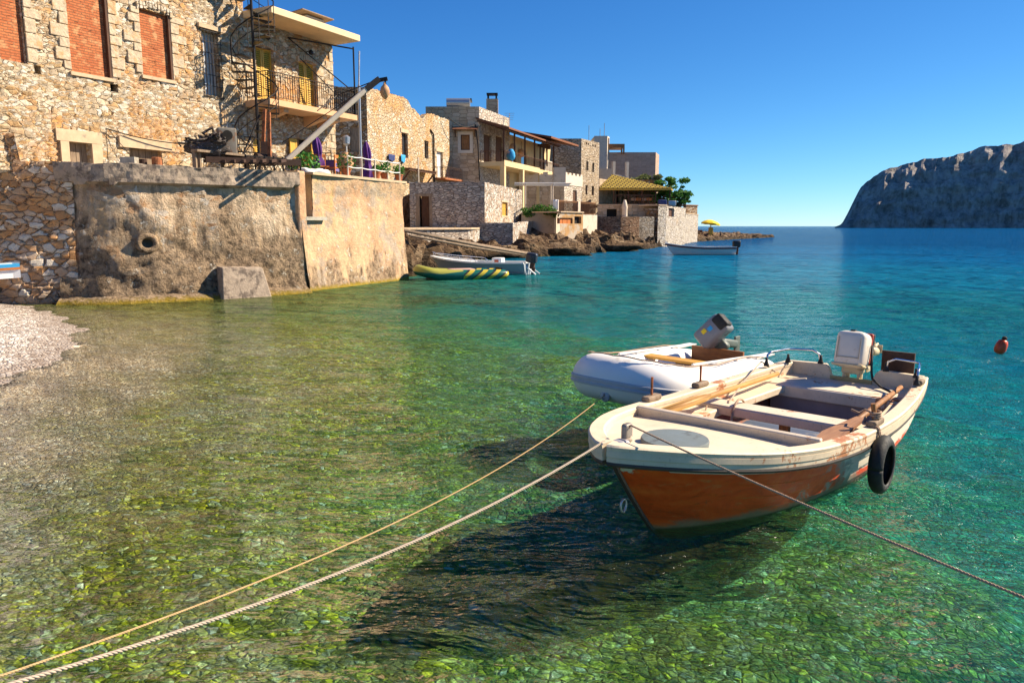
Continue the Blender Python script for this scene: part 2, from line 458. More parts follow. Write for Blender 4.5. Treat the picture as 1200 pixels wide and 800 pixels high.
M['dark_rust'] = plain('dark_rusted_iron', (.07,.035,.022), .8, .5, .5, 8)
M['beam_paint'] = plain('weathered_white_spar', (.68,.57,.44), .7, .2, .3, 5)
M['yellow_shutter'] = plain('yellow_ochre_paint', (.62,.36,.045), .55, .1, .2, 5)
M['grey_wood'] = wood('grey_weathered_wood', (.34,.25,.17), (.16,.11,.07), .8, 2)
M['dark_wood'] = wood('dark_brown_wood', (.14,.06,.028), (.05,.022,.012), .7, 2)
M['brown_wood'] = wood('brown_wood', (.36,.17,.06), (.18,.08,.03), .6, 2)
M['dark'] = plain('unlit_interior', (.02,.016,.013), .9)  # near-black colour stands in for the shade inside openings
M['glass'] = plain('dark_window_glass', (.03,.035,.04), .12, spec=.8, var=.1)
M['purple'] = plain('purple_canvas', (.10,.025,.19), .85, .4, .4, 8)
M['terracotta'] = plain('terracotta', (.56,.30,.15), .8, .3, .3, 6)
M['pot'] = plain('red_clay_pot', (.42,.13,.05), .8, .2, .3, 6)
M['white_cloth'] = plain('white_cloth', (.78,.77,.75), .85, .3, .1, 5)
M['blue_cloth'] = plain('navy_cloth', (.03,.05,.16), .85, .3, .3, 8)
M['cyan_cloth'] = plain('sky_blue_cloth', (.04,.36,.68), .8, .3, .2, 5)
M['orange_wood'] = plain('orange_chair_wood', (.55,.17,.03), .6)
M['white_metal'] = plain('white_painted_metal', (.72,.70,.66), .5)
M['galv'] = plain('galvanised_metal', (.42,.43,.45), .4, metal=.7)
M['net'] = plain('tangled_net', (.09,.07,.06), .9, 1, .6, 30, dirt=((.4,.38,.4), 14, .55), bdist=.03)
M['yellow_canvas'] = plain('yellow_beach_canvas', (.85,.6,.02), .7, var=.05)
M['orange_pole'] = plain('yellow_pole', (.7,.4,.05), .6)

def brick_mat():
    t = NT('orange_brick_infill')
    g = t.n('NewGeometry').outputs['Position']
    sx = t.n('SeparateXYZ', {0: g})
    # run along the facade direction
    al = t.math('ADD', t.math('MULTIPLY', sx.outputs[0], .48), t.math('MULTIPLY', sx.outputs[1], .877))
    co = t.n('CombineXYZ', {0: al, 1: sx.outputs[2], 2: 0.0}).outputs[0]
    co = t.warp(co, 5, .02)
    b = t.n('TexBrick', {'Vector': co, 'Color1': (.46,.13,.05,1), 'Color2': (.60,.22,.09,1), 'Mortar': (.30,.15,.08,1), 'Scale': 1.0,
                         'Mortar Size': .012, 'Brick Width': .24, 'Row Height': .075, 'Mortar Smooth': .3, 'Bias': .0})
    nz = t.noise(co, 7, 5, .7); n2 = t.noise(co, 3, 5)
    gaps = t.noise(t.n('Mapping', {0: co, 3: (1,3.2,1)}).outputs[0], 3.2, 5, .7)
    c = t.mix(t.mapr(t.noise(co, 1.1, 4, .6), .35, .65, 0, .6), b.outputs[0], (.36,.10,.045)); c = t.mix(t.mapr(gaps, .60, .64, 0, .9), c, (.10,.035,.018)); c = t.mix(t.mapr(n2, .54, .66, 0, .5), c, (.74,.44,.22)); c = t.mix(t.mapr(nz, .56, .64, 0, .55), c, (.20,.07,.03))
    h = t.math('SUBTRACT', t.math('MULTIPLY', nz, .4), b.outputs[1])
    t.principled(c, .9, t.bump(h, 1.0, .05), spec=.1); return t.m
M['brick'] = brick_mat()

def tile_roof(name, c1, c2, sc=3.2, rot=0):
    t = NT(name)
    co = t.coord('World', rot=(0,0,rot))
    wv = t.n('TexWave', {'Vector': co, 'Scale': sc, 'Distortion': .6, 'Detail': 2}, bands_direction='X')
    nz = t.noise(co, 4, 4)
    c = t.mix(nz, c1, c2)
    t.principled(c, .85, t.bump(wv.outputs[1], 1, .08), spec=.2); return t.m
M['roof_tile'] = tile_roof('brown_roof_tiles', (.34,.14,.07), (.2,.085,.05))
def lattice_mat():
    t = NT('yellow_lattice_tiles')
    co = t.coord('World')
    ch = t.n('TexBrick', {'Vector': co, 'Color1': (.46,.33,.06,1), 'Color2': (.36,.25,.05,1), 'Mortar': (.07,.045,.02,1), 'Scale': 1.0,
                         'Mortar Size': .07, 'Brick Width': .5, 'Row Height': .45, 'Mortar Smooth': .2})
    t.principled(ch.outputs[0], .8, t.bump(ch.outputs[1], -.6, .05), spec=.1); return t.m
M['lattice'] = lattice_mat()

def leaf_mat(name, a, b):
    t = NT(name)
    oi = t.coord('World'); nz = t.noise(oi, 1.3, 3)
    c = t.mix(t.mapr(nz, .35, .65), a, b)
    p = t.principled(c, .6, spec=.25)
    tr = t.n('BsdfTranslucent', {0: c}); mx = t.n('MixShader', {0: .25, 1: p.outputs[0], 2: tr.outputs[0]})
    t.nt.links.new(mx.outputs[0], t.out.inputs[0]); return t.m
M['leaf'] = leaf_mat('tree_leaves', (.035,.13,.02), (.1,.24,.03))
M['olive'] = leaf_mat('olive_leaves', (.12,.15,.05), (.2,.22,.08))
M['pot_leaf'] = leaf_mat('garden_leaves', (.03,.14,.02), (.09,.25,.04))
M['bark'] = wood('tree_bark', (.2,.12,.07), (.08,.05,.03), .9, 2)

def rock_mat(name, a, b, c_, wet=True):
    t = NT(name)
    co = t.coord('World', scale=(1,1,1.8)); n1 = t.noise(co, .9, 7, .72, .6); n2 = t.noise(co, 5, 6, .75)
    vo = t.n('TexVoronoi', {'Vector': t.warp(co, 1.5, .6), 'Scale': 1.6}, feature='DISTANCE_TO_EDGE')
    c = t.ramp(n1, [(.32, a), (.5, b), (.66, c_)]); c = t.mix(t.mapr(n2, .4, .65, 0, .6), c, tuple(x*.4 for x in a))
    if wet:
        z = t.n('SeparateXYZ', {0: t.n('NewGeometry').outputs['Position']}).outputs[2]
        c = t.mix(t.mapr(t.math('ADD', z, t.mapr(n1, .3, .7, -.3, .3)), .1, .9, .92, 0, True), c, (.045,.028,.015))
        c = t.mix(t.mapr(t.math('ADD', z, t.mapr(n2, .3, .7, -.08, .08)), .0, .12, .7, 0, True), c, (.10,.085,.015))
    c = underwater(t, c)
    h = t.math('ADD', t.math('ADD', n1, t.math('MULTIPLY', n2, .4)), t.mapr(vo.outputs[0], 0, .12, 0, .25))
    t.principled(c, .85, t.bump(h, 1.0, .35), spec=.2); return t.m
M['rock'] = rock_mat('shore_rock', (.08,.045,.022), (.20,.12,.06), (.42,.30,.18))
M['rock_cave'] = rock_mat('dark_shore_rock', (.05,.03,.018), (.12,.07,.035), (.22,.14,.07))
# ------------------------------------------------------------------ world, sun, camera
SUN_AZ = R(12); SUN_EL = R(37)
w = bpy.data.worlds.new('World'); SC.world = w; w.use_nodes = True
nt = w.node_tree; nt.nodes.clear()
sky = nt.nodes.new('ShaderNodeTexSky'); sky.sky_type = 'NISHITA'; sky.sun_disc = False
sky.sun_elevation = SUN_EL; sky.sun_rotation = R(90)-SUN_AZ
sky.altitude = 0; sky.air_density = .7; sky.dust_density = 0.0; sky.ozone_density = 3.0
hsv = nt.nodes.new('ShaderNodeHueSaturation'); hsv.inputs['Saturation'].default_value = 1.0; hsv.inputs['Value'].default_value = .1
gam = nt.nodes.new('ShaderNodeGamma'); gam.inputs[1].default_value = 1.0
bg = nt.nodes.new('ShaderNodeBackground'); bg.inputs[1].default_value = .10
wo = nt.nodes.new('ShaderNodeOutputWorld')
nt.links.new(sky.outputs[0], hsv.inputs['Color']); nt.links.new(hsv.outputs[0], gam.inputs[0])
tint = nt.nodes.new('ShaderNodeMix'); tint.data_type = 'RGBA'; tint.blend_type = 'MULTIPLY'; tint.inputs[0].default_value = 1; tint.inputs[7].default_value = (4.9, 5.9, 6.6, 1); 
sepc = nt.nodes.new('ShaderNodeSeparateColor'); comb = nt.nodes.new('ShaderNodeCombineColor'); nt.links.new(gam.outputs[0], sepc.inputs[0])
for k_, pw in enumerate((1.45, 1.10, .82)):   # polarised, deeper blue
    q_ = nt.nodes.new('ShaderNodeMath'); q_.operation = 'POWER'; q_.inputs[1].default_value = pw
    nt.links.new(sepc.outputs[k_], q_.inputs[0]); nt.links.new(q_.outputs[0], comb.inputs[k_])
nt.links.new(comb.outputs[0], tint.inputs[6]); nt.links.new(tint.outputs[2], bg.inputs[0]); nt.links.new(bg.outputs[0], wo.inputs[0])
sd = bpy.data.lights.new('sun', 'SUN'); sd.energy = 5.0; sd.angle = R(.5); sd.color = (1, .86, .66)
so = bpy.data.objects.new('sun', sd); COL.objects.link(so)
S = Vector((math.cos(SUN_AZ)*math.cos(SUN_EL), math.sin(SUN_AZ)*math.cos(SUN_EL), math.sin(SUN_EL)))
so.rotation_euler = S.to_track_quat('Z', 'Y').to_euler(); so.location = S*60
cd = bpy.data.cameras.new('camera'); cam = bpy.data.objects.new('camera', cd); COL.objects.link(cam)
cam.location = EYE; cam.rotation_euler = (R(90)-P, 0, 0); cd.lens = F/1200*36; cd.sensor_width = 36
cd.clip_start = .05; cd.clip_end = 40000
SC.camera = cam
vs = SC.view_settings; vs.view_transform = 'Standard'; vs.look = 'None'; vs.gamma = 1; vs.exposure = 1.05; vs.use_curve_mapping = False
cy = SC.cycles; cy.use_denoising = True; cy.max_bounces = 8; cy.transparent_max_bounces = 12
cy.caustics_reflective = False; cy.caustics_refractive = False; cy.sample_clamp_indirect = 4; cy.sample_clamp_direct = 4

# ------------------------------------------------------------------ beach + seabed
SHORE = [(-5.2,-30), (-5.8,-6), (-6.2,0), (-6.9,5), (-7.35,9), (-7.5,10.8), (-7.55,12.2), (-8.3,14), (-9.3,15.9), (-11.4,18.6), (-14.2,21.0), (-30, 24)]
def seg_dist(p, a, b):
    ax, ay = a; bx, by = b; dx, dy = bx-ax, by-ay
    t = max(0, min(1, ((p[0]-ax)*dx+(p[1]-ay)*dy)/(dx*dx+dy*dy)))
    qx, qy = ax+dx*t, ay+dy*t
    side = dx*(p[1]-ay)-dy*(p[0]-ax)
    return math.hypot(p[0]-qx, p[1]-qy), side
def shore_dist(x, y):
    best = (1e9, 0)
    for a, b in zip(SHORE, SHORE[1:]):
        d, sd_ = seg_dist((x, y), a, b)
        if d < best[0]: best = (d, sd_)
    return -best[0] if best[1] > 0 else best[0]
def bed_z(x, y):
    d = shore_dist(x, y)
    if d < 0: return min(.10*-d, .03+.06*-d)
    z = -3*(1-math.exp(-.032*d))
    return z
def bed_h(x, y):
    z = bed_z(x, y); d_ = shore_dist(x, y); k = min(1, .15+max(0, -z))
    if -3.5 < d_ < 1.2: z += .035*fbm((x*1.1, y*1.1, 5), 4)+.012*fbm((x*5, y*5, 2), 2)
    return z + fbm((x*.5, y*.5, 3), 4)*.22*k*min(1, abs(z)*3+.05) + fbm((x*3, y*3, 9), 3)*.03*min(1,abs(z)*4+.2)
def axis(vals):
    out = []
    for a, b, st in vals:
        n = max(1, int(round((b-a)/st))); out += [a+(b-a)*i/n for i in range(n)]
    out.append(vals[-1][1]); return out
xs = axis([(-60,-16,4), (-16,10,.16), (10,30,.6), (30,120,8), (120,1500,200)])
ys = axis([(-40,0,4), (0,16,.16), (16,34,.4), (34,120,5), (120,1500,200)])
bed = MB(); beach = MB(); hh = [[bed_h(x, y) for x in xs] for y in ys]
nx = len(xs); P_ = [[(xs[i], ys[j], hh[j][i]) for i in range(nx)] for j in range(len(ys))]
for target, dry in ((bed, False), (beach, True)):
    idx = {}
    for j in range(len(ys)-1):
        for i in range(nx-1):
            q = [(j,i),(j,i+1),(j+1,i+1),(j+1,i)]
            mx = max(P_[a][b][2] for a, b in q)
            if (mx > .004) != dry: continue
            f = []
            for a in q:
                if a not in idx: idx[a] = len(target.v); target.v.append(Vector(P_[a[0]][a[1]]))
                f.append(idx[a])
            target.f.append(tuple(f)); target.mi.append(0)

def bed_material(dry):
    t = NT('beach_pebbles' if dry else 'seabed_stones')
    g = t.n('NewGeometry').outputs['Position']; z = t.n('SeparateXYZ', {0: g}).outputs[2]
    dd = t.math('MINIMUM', t.math('MULTIPLY', z, -1/3), .8)
    dist = t.math('MULTIPLY', t.math('LOGARITHM', t.math('SUBTRACT', 1.0, dd), 2.71828), -31.25)   # metres out from the beach
    depth = t.math('ADD', t.math('MULTIPLY', dist, .062), t.math('MULTIPLY', t.math('MULTIPLY', dist, dist), .0062))
    co = t.coord('World', scale=(1,1,0.0))
    layers = []
    # pebble layers of several sizes, edges bent by noise
    wv = t.warp(t.warp(co, 1.8, .16), 7, .06)
    big = t.n('TexVoronoi', {'Vector': t.n('Mapping', {0: wv, 2: (0,0,.5), 3: (1,1.35,1)}).outputs[0], 'Scale': 14.0}, feature='F1')
    bige = t.n('TexVoronoi', {'Vector': t.n('Mapping', {0: wv, 2: (0,0,.5), 3: (1,1.35,1)}).outputs[0], 'Scale': 14.0}, feature='DISTANCE_TO_EDGE')
    sm = t.n('TexVoronoi', {'Vector': t.warp(co, 14, .05), 'Scale': 24.0}, feature='F1')
    sme = t.n('TexVoronoi', {'Vector': t.warp(co, 14, .05), 'Scale': 24.0}, feature='DISTANCE_TO_EDGE')
    rb = t.n('SeparateColor', {0: big.outputs['Color']}); rs = t.n('SeparateColor', {0: sm.outputs['Color']})
    n1 = t.noise(co, .55, 5, .65); n2 = t.noise(co, 2.2, 5, .7, .8); n3 = t.noise(co, 8, 5, .75, 1.2)
    if dry:
        tiny = t.n('TexVoronoi', {'Vector': co, 'Scale': 15.0}, feature='F1')
        rt = t.n('SeparateColor', {0: tiny.outputs['Color']})
        te = t.n('TexVoronoi', {'Vector': co, 'Scale': 15.0}, feature='DISTANCE_TO_EDGE')
        c = t.ramp(rt.outputs[0], [(0, (.22,.17,.14)), (.25, (.52,.43,.35)), (.6, (.74,.65,.55)), (1, (.88,.84,.78))])
        c = t.mix(t.mapr(te.outputs[0], 0, .10, .85, 0), c, (.08,.06,.06))
        c = t.mix(t.mapr(t.math('ADD', z, t.mapr(n2, .3, .7, -.04, .04)), .02, .12, .6, 0), c, (.20,.14,.10))
        hgt = t.mapr(te.outputs[0], 0, .3)
        t.principled(c, .8, t.bump(hgt, 1.0, .018), spec=.2); return t.m
    # a few larger stones scattered among the pebbles
    lg = t.n('TexVoronoi', {'Vector': t.n('Mapping', {0: wv, 2: (0,0,.3), 3: (1,1.4,1)}).outputs[0], 'Scale': 3.3}, feature='F1')
    lgc = t.n('SeparateColor', {0: lg.outputs['Color']})
    lgm = t.math('MULTIPLY', t.mapr(lg.outputs[0], .26, .32, 1, 0), t.math('GREATER_THAN', lgc.outputs[0], .74), clamp=True)
    # stone colours, bare in the shallows and overgrown with yellow-green weed further out
    cs = t.ramp(rs.outputs[0], [(0, (.22,.14,.09)), (.3, (.48,.34,.24)), (.65, (.68,.53,.42)), (.9, (.85,.78,.7)), (1, (.92,.9,.87))])
    cs = t.mix(t.mapr(sme.outputs[0], 0, .12, .7, 0), cs, (.08,.055,.04))
    cb = t.ramp(rb.outputs[1], [(0, (.06,.065,.01)), (.16, (.26,.25,.01)), (.32, (.85,.74,.02)), (.45, (.50,.36,.05)), (.6, (.72,.70,.05)), (.72, (.12,.13,.02)), (.84, (.80,.78,.24)), (.95, (.62,.66,.55)), (1, (.95,.96,.9))])
    streak = t.ramp(n3, [(.40, (.02,.028,.008)), (.49, (.30,.32,.12)), (.54, (1,1,.8)), (.64, (1.0,1.0,.9))])
    cb = t.mix(.85, cb, streak, 'MULTIPLY')
    cb = t.mix(t.mapr(bige.outputs[0], 0, .06, .5, 0), cb, (.02,.025,.01))
    grow = t.mapr(t.math('ADD', depth, t.mapr(n1, .3, .7, -.22, .22)), .04, .40, 0, 1, True)
    grow = t.math('MULTIPLY', grow, t.mapr(n2, .35, .5, .55, 1))
    c = t.mix(grow, cs, cb)
    c = t.mix(t.math('MULTIPLY', lgm, .9), c, t.mix(t.mapr(n3, .35, .6), (.12,.09,.05), t.ramp(lgc.outputs[1], [(0, (.30,.22,.10)), (.5, (.55,.50,.22)), (1, (.75,.74,.66))])))
    c = t.mix(t.mapr(t.noise(co, 1.1, 4, .7, .5), .53, .63, 0, .55, True), c, (.03,.075,.025))
    c = t.mix(t.mapr(n1, .35, .6, .2, 0), c, (.05,.07,.02))
    c = t.mix(t.mapr(depth, .0, .12, 0, 0), c, c)
    # water column takes out the red first: stones seen deeper turn green, then teal
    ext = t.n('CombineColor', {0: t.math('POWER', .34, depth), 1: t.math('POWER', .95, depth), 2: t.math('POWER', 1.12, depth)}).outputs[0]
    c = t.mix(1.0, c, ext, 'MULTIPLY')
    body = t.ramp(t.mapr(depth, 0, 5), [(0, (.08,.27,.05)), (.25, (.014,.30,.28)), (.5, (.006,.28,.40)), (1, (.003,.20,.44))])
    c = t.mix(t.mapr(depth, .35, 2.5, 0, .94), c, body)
    c = t.mix(t.mapr(depth, 0, .2, .7, 0), c, t.ramp(rs.outputs[0], [(0, (.26,.19,.14)), (.5, (.60,.48,.38)), (1, (.85,.8,.73))]))
    c = t.mix(1.0, c, (1.9,1.75,1.5), 'MULTIPLY')
    t.principled(c, .9, t.bump(t.math('ADD', t.mapr(bige.outputs[0], 0, .2), t.math('MULTIPLY', n3, .8)), .7, .05), spec=.0); return t.m
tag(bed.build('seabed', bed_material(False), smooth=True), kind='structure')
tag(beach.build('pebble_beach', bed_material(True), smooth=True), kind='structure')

# ------------------------------------------------------------------ sea surface
def water_material():
    t = NT('sea_water')
    co = t.coord('World')
    a = t.noise(t.n('Mapping', {0: co, 2: (0,0,.25), 3: (1,2.3,1)}).outputs[0], .85, 4, .62, .5)
    b = t.noise(t.n('Mapping', {0: co, 2: (0,0,-.25), 3: (1,1.7,1)}).outputs[0], 4.2, 3, .6, .5)
    c = t.noise(t.n('Mapping', {0: co, 2: (0,0,.1), 3: (1,1.5,1)}).outputs[0], .22, 3, .6)
    d = t.noise(co, 13, 2, .5, .3)
    e_ = t.noise(t.n('Mapping', {0: co, 2: (0,0,-.12), 3: (1,1.9,1)}).outputs[0], .42, 3, .6, .4)
    h = t.math('ADD', t.math('ADD', t.math('MULTIPLY', a, 1.7), t.math('MULTIPLY', b, .34)), t.math('ADD', t.math('ADD', t.math('MULTIPLY', c, 4.5), t.math('MULTIPLY', e_, 2.4)), t.math('MULTIPLY', d, .05)))
    nrm = t.bump(h, 1.0, WAVE)
    fr = t.n('Fresnel', {'IOR': 1.33, 'Normal': nrm}).outputs[0]
    fr = t.math('MINIMUM', t.math('MULTIPLY', t.math('POWER', fr, 1.3), 1.05), .60)
    gl = t.n('BsdfGlossy', {'Color': (1,1,1,1), 'Roughness': .05, 'Normal': nrm})
    tr = t.n('BsdfTransparent', {0: (.97,1,.99,1)})
    rf = t.n('BsdfRefraction', {'Color': (.97,1,.99,1), 'Roughness': 0.0, 'IOR': 1.12, 'Normal': t.bump(h, 1.0, WAVE)})
    tx = t.n('MixShader', {0: REFR, 1: tr.outputs[0], 2: rf.outputs[0]})
    # turbidity: the flatter one looks into the water, the longer the path and the more its own colour shows
    ge = t.n('NewGeometry'); cosi = t.math('ABSOLUTE', t.n('SeparateXYZ', {0: ge.outputs['Incoming']}).outputs[2])
    ps = t.n('SeparateXYZ', {0: ge.outputs['Position']})
    off = t.math('ADD', ps.outputs[1], t.math('MULTIPLY', ps.outputs[0], 1.4))
    patch = t.noise(t.coord('World', scale=(.6,1.6,1)), .06, 4, .6)
    off = t.math('ADD', off, t.mapr(patch, .3, .7, -9, 9))
    bc = t.ramp(t.mapr(off, 8, 150), [(0, (.11,.12,.035)), (.06, (.055,.125,.045)), (.14, (.010,.15,.13)), (.3, (.004,.15,.25)), (.6, (.002,.115,.28)), (1, (.001,.07,.2))])
    bc = t.mix(t.mapr(patch, .52, .68, 0, .45), bc, (.001,.03,.06))
    body = t.n('BsdfDiffuse', {0: bc, 'Normal': t.bump(h, 1.0, WAVE*1.8)})
    op = t.mapr(cosi, .05, .19, .97, 0, True)
    op = t.math('MAXIMUM', op, t.mapr(off, 60, 110, .10, .97))
    tb = t.n('MixShader', {0: op, 1: tx.outputs[0], 2: body.outputs[0]})
    mx = t.n('MixShader', {0: fr, 1: tb.outputs[0], 2: gl.outputs[0]})
    t.nt.links.new(mx.outputs[0], t.out.inputs[0]); return t.m
WAVE = .21; REFR = .33
wm = MB()
wx = axis([(-60,-2,10), (-2,40,10), (40,400,60), (400,12000,2000)]); wxn = [-x for x in axis([(60,400,60),(400,12000,2000)])][::-1]
wx = wxn[:-1]+wx; wy = axis([(-200,0,50), (0,400,50), (400,20000,2000)])
wm.grid([[(x, y, 0) for x in wx] for y in wy])
tag(wm.build('sea_water', water_material()), kind='structure')

# ------------------------------------------------------------------ headland across the bay
def headland():
    sil = [(975,267),(984,262),(990,247),(997,232),(1003,216),(1010,209),(1022,202),(1037,193),(1052,189),(1066,186),(1078,181),(1100,180),(1112,177),(1128,171),(1145,166),(1170,163),(1200,160),(1260,156),(1350,150),(1450,146),(1600,150)]
    xs_ = []; n = 260; m = MB(); rows = []
    K = 60
    for i in range(n+1):
        px = lerp(975, 1600, (i/n)); Y = 900-180*(i/n)
        p = W(px, 265, Y); top = W(px, interp(sil, px), Y).z
        top = max(.5, top+fbm((px*.06, 0, 2), 4)*2.5)
        prof = []
        for k in range(K+1):
            t_ = k/K
            # cliff face leaning back, ledges and gullies
            back = 8+t_*t_*26+t_*16
            z = -3+(top+3)*(t_**.92)
            g = abs(fbm((p.x*.022, t_*1.2, 5), 5))*13*min(1, t_*3+.2)+fbm((p.x*.05, z*.02, 1), 5)*6+fbm((p.x*.2, z*.05, 8), 4)*1.8+1.6*math.sin(z*.35+2*fbm((p.x*.01, z*.02, 4), 3))
            left = 1-min(1, (px-975)/60)
            u_ = p.x/p.y; prof.append((p.x+u_*(back+g)+left*4*t_, p.y+back+g, z+fbm((p.x*.05, z*.1, 4), 3)*3*math.sin(math.pi*t_)))
        for k in range(1, 9): prof.append((p.x+u_*(prof[K][1]-p.y+k*22)+3*k, prof[K][1]+k*22, top+fbm((p.x*.03, k*.8, 7), 3)*4-(k*k*.4)))
        rows.append(prof)
    m.grid(rows)
    t = NT('limestone_cliff')
    co = t.coord('World', scale=(1,1,.35)); n1 = t.noise(co, .03, 8, .7, .4); n2 = t.noise(t.coord('World'), .12, 7, .75); n3 = t.noise(t.coord('World', scale=(1,1,.2)), .35, 5, .7)
    c = t.ramp(n1, [(.3, (.22,.20,.195)), (.48, (.42,.37,.34)), (.6, (.54,.49,.45)), (.72, (.44,.31,.23))])
    c = t.mix(t.mapr(n2, .45, .62, 0, .6), c, (.10,.095,.07)); c = t.mix(t.mapr(n3, .50, .68, 0, .6), c, (.46,.42,.39)); c = t.mix(t.mapr(t.noise(t.coord('World', scale=(1,1,.12)), .09, 6, .7), .52, .64, 0, .55), c, (.13,.12,.12))
    t.principled(c, .95, t.bump(t.math('ADD', n1, t.math('MULTIPLY', n2, .5)), 1.0, 9), spec=.05)
    tag(m.build('headland_cliff', t.m), kind='structure')
headland()

# ------------------------------------------------------------------ rocky shore
SPX = [(470,330),(478,325),(500,315),(540,307),(570,303),(600,301),(640,301),(668,299),(700,296),(735,294.5),(765,291),(790,285.5),(812,283.5),(850,281),(880,279.5),(908,278)]
SP = [G(a, b, 0) for a, b in SPX]
def shore_terrain():
    pts = []
    for a, b in zip(SP, SP[1:]):
        n = max(2, int((b-a).length/(.35 if a.y < 75 else .8)))
        pts += [a.lerp(b, i/n) for i in range(n)]
    pts.append(SP[-1]); N_ = len(pts)
    offs = [-2.6,-2,-1.6,-1.2,-.7,-.3,0,.2,.4,.6,.8,1.0,1.25,1.5,1.8,2.1,2.5,2.9,3.4,4,4.7,5.5,6.5,8,10,12,14,18,26,40]
    rows = []
    for i, p in enumerate(pts):
        f = i/N_
        inx, iny = (-.88, .47) if p.y < 50 else (-.75, .66)
        if p.y > 72: k_ = min(1, (p.y-72)/30); inx, iny = lerp(-.75, -.2, k_), lerp(.66, .98, k_)
        row = []
        tip = interp([(0,1.1),(75,1.1),(100,.95),(118,.85),(135,.6),(153,.3)], p.y)
        for o in offs:
            prof = interp([(-2.6,-3.5),(-2,-2),(-1.2,-1.0),(0,-.05),(.4,.6),(1.2,.95),(3,1.15),(5.5,1.3),(8,1.7),(12,2.4),(18,3.6),(40,4.0)], o)
            if o > 0: prof *= tip
            if p.y > 100 and o > 6: prof = prof*max(0, 1-(o-6)/14)-max(0, o-14)*.2
            q = Vector((p.x+inx*o, p.y+iny*o, 0))
            amp = (.75*min(1, max(0, o+.6))*max(.15, 1-max(0, o-5)/9))*max(.35, tip)
            amp *= 1.15
            r1 = fbm((q.x*.42, q.y*.42, 1.7), 5); r2 = abs(fbm((q.x*1.1, q.y*1.1, 6), 4))
            prof = prof+amp*(r1*1.0+r2*.55-.18)
            jitter = fbm((q.x*.7, q.y*.7, 12), 4)*.9*min(1, max(0, 1.2-abs(o)*.12))
            row.append((q.x+inx*jitter, q.y+iny*jitter, prof))
        rows.append(row)
    m = MB(); m.grid(rows)
    tag(m.build('rocky_shore', M['rock']), kind='structure')
shore_terrain()
def boulder(m, c, s, seed, flat=.7):
    rows = []
    for i in range(13):
        th = math.pi*i/12; r = []
        for j in range(20):
            ph = 2*math.pi*(j % 20)/20
            d = Vector((math.sin(th)*math.cos(ph), math.sin(th)*math.sin(ph), math.cos(th)))
            k = 1+.55*fbm((d.x*1.1+seed, d.y*1.1, d.z*1.1), 4)
            k = k if i not in (0, 12) else 1
            r.append(Vector(c)+Vector((d.x*s[0]*k, d.y*s[1]*k, d.z*s[2]*k)))
        r.append(r[0]); rows.append(r)
    m.grid(rows)
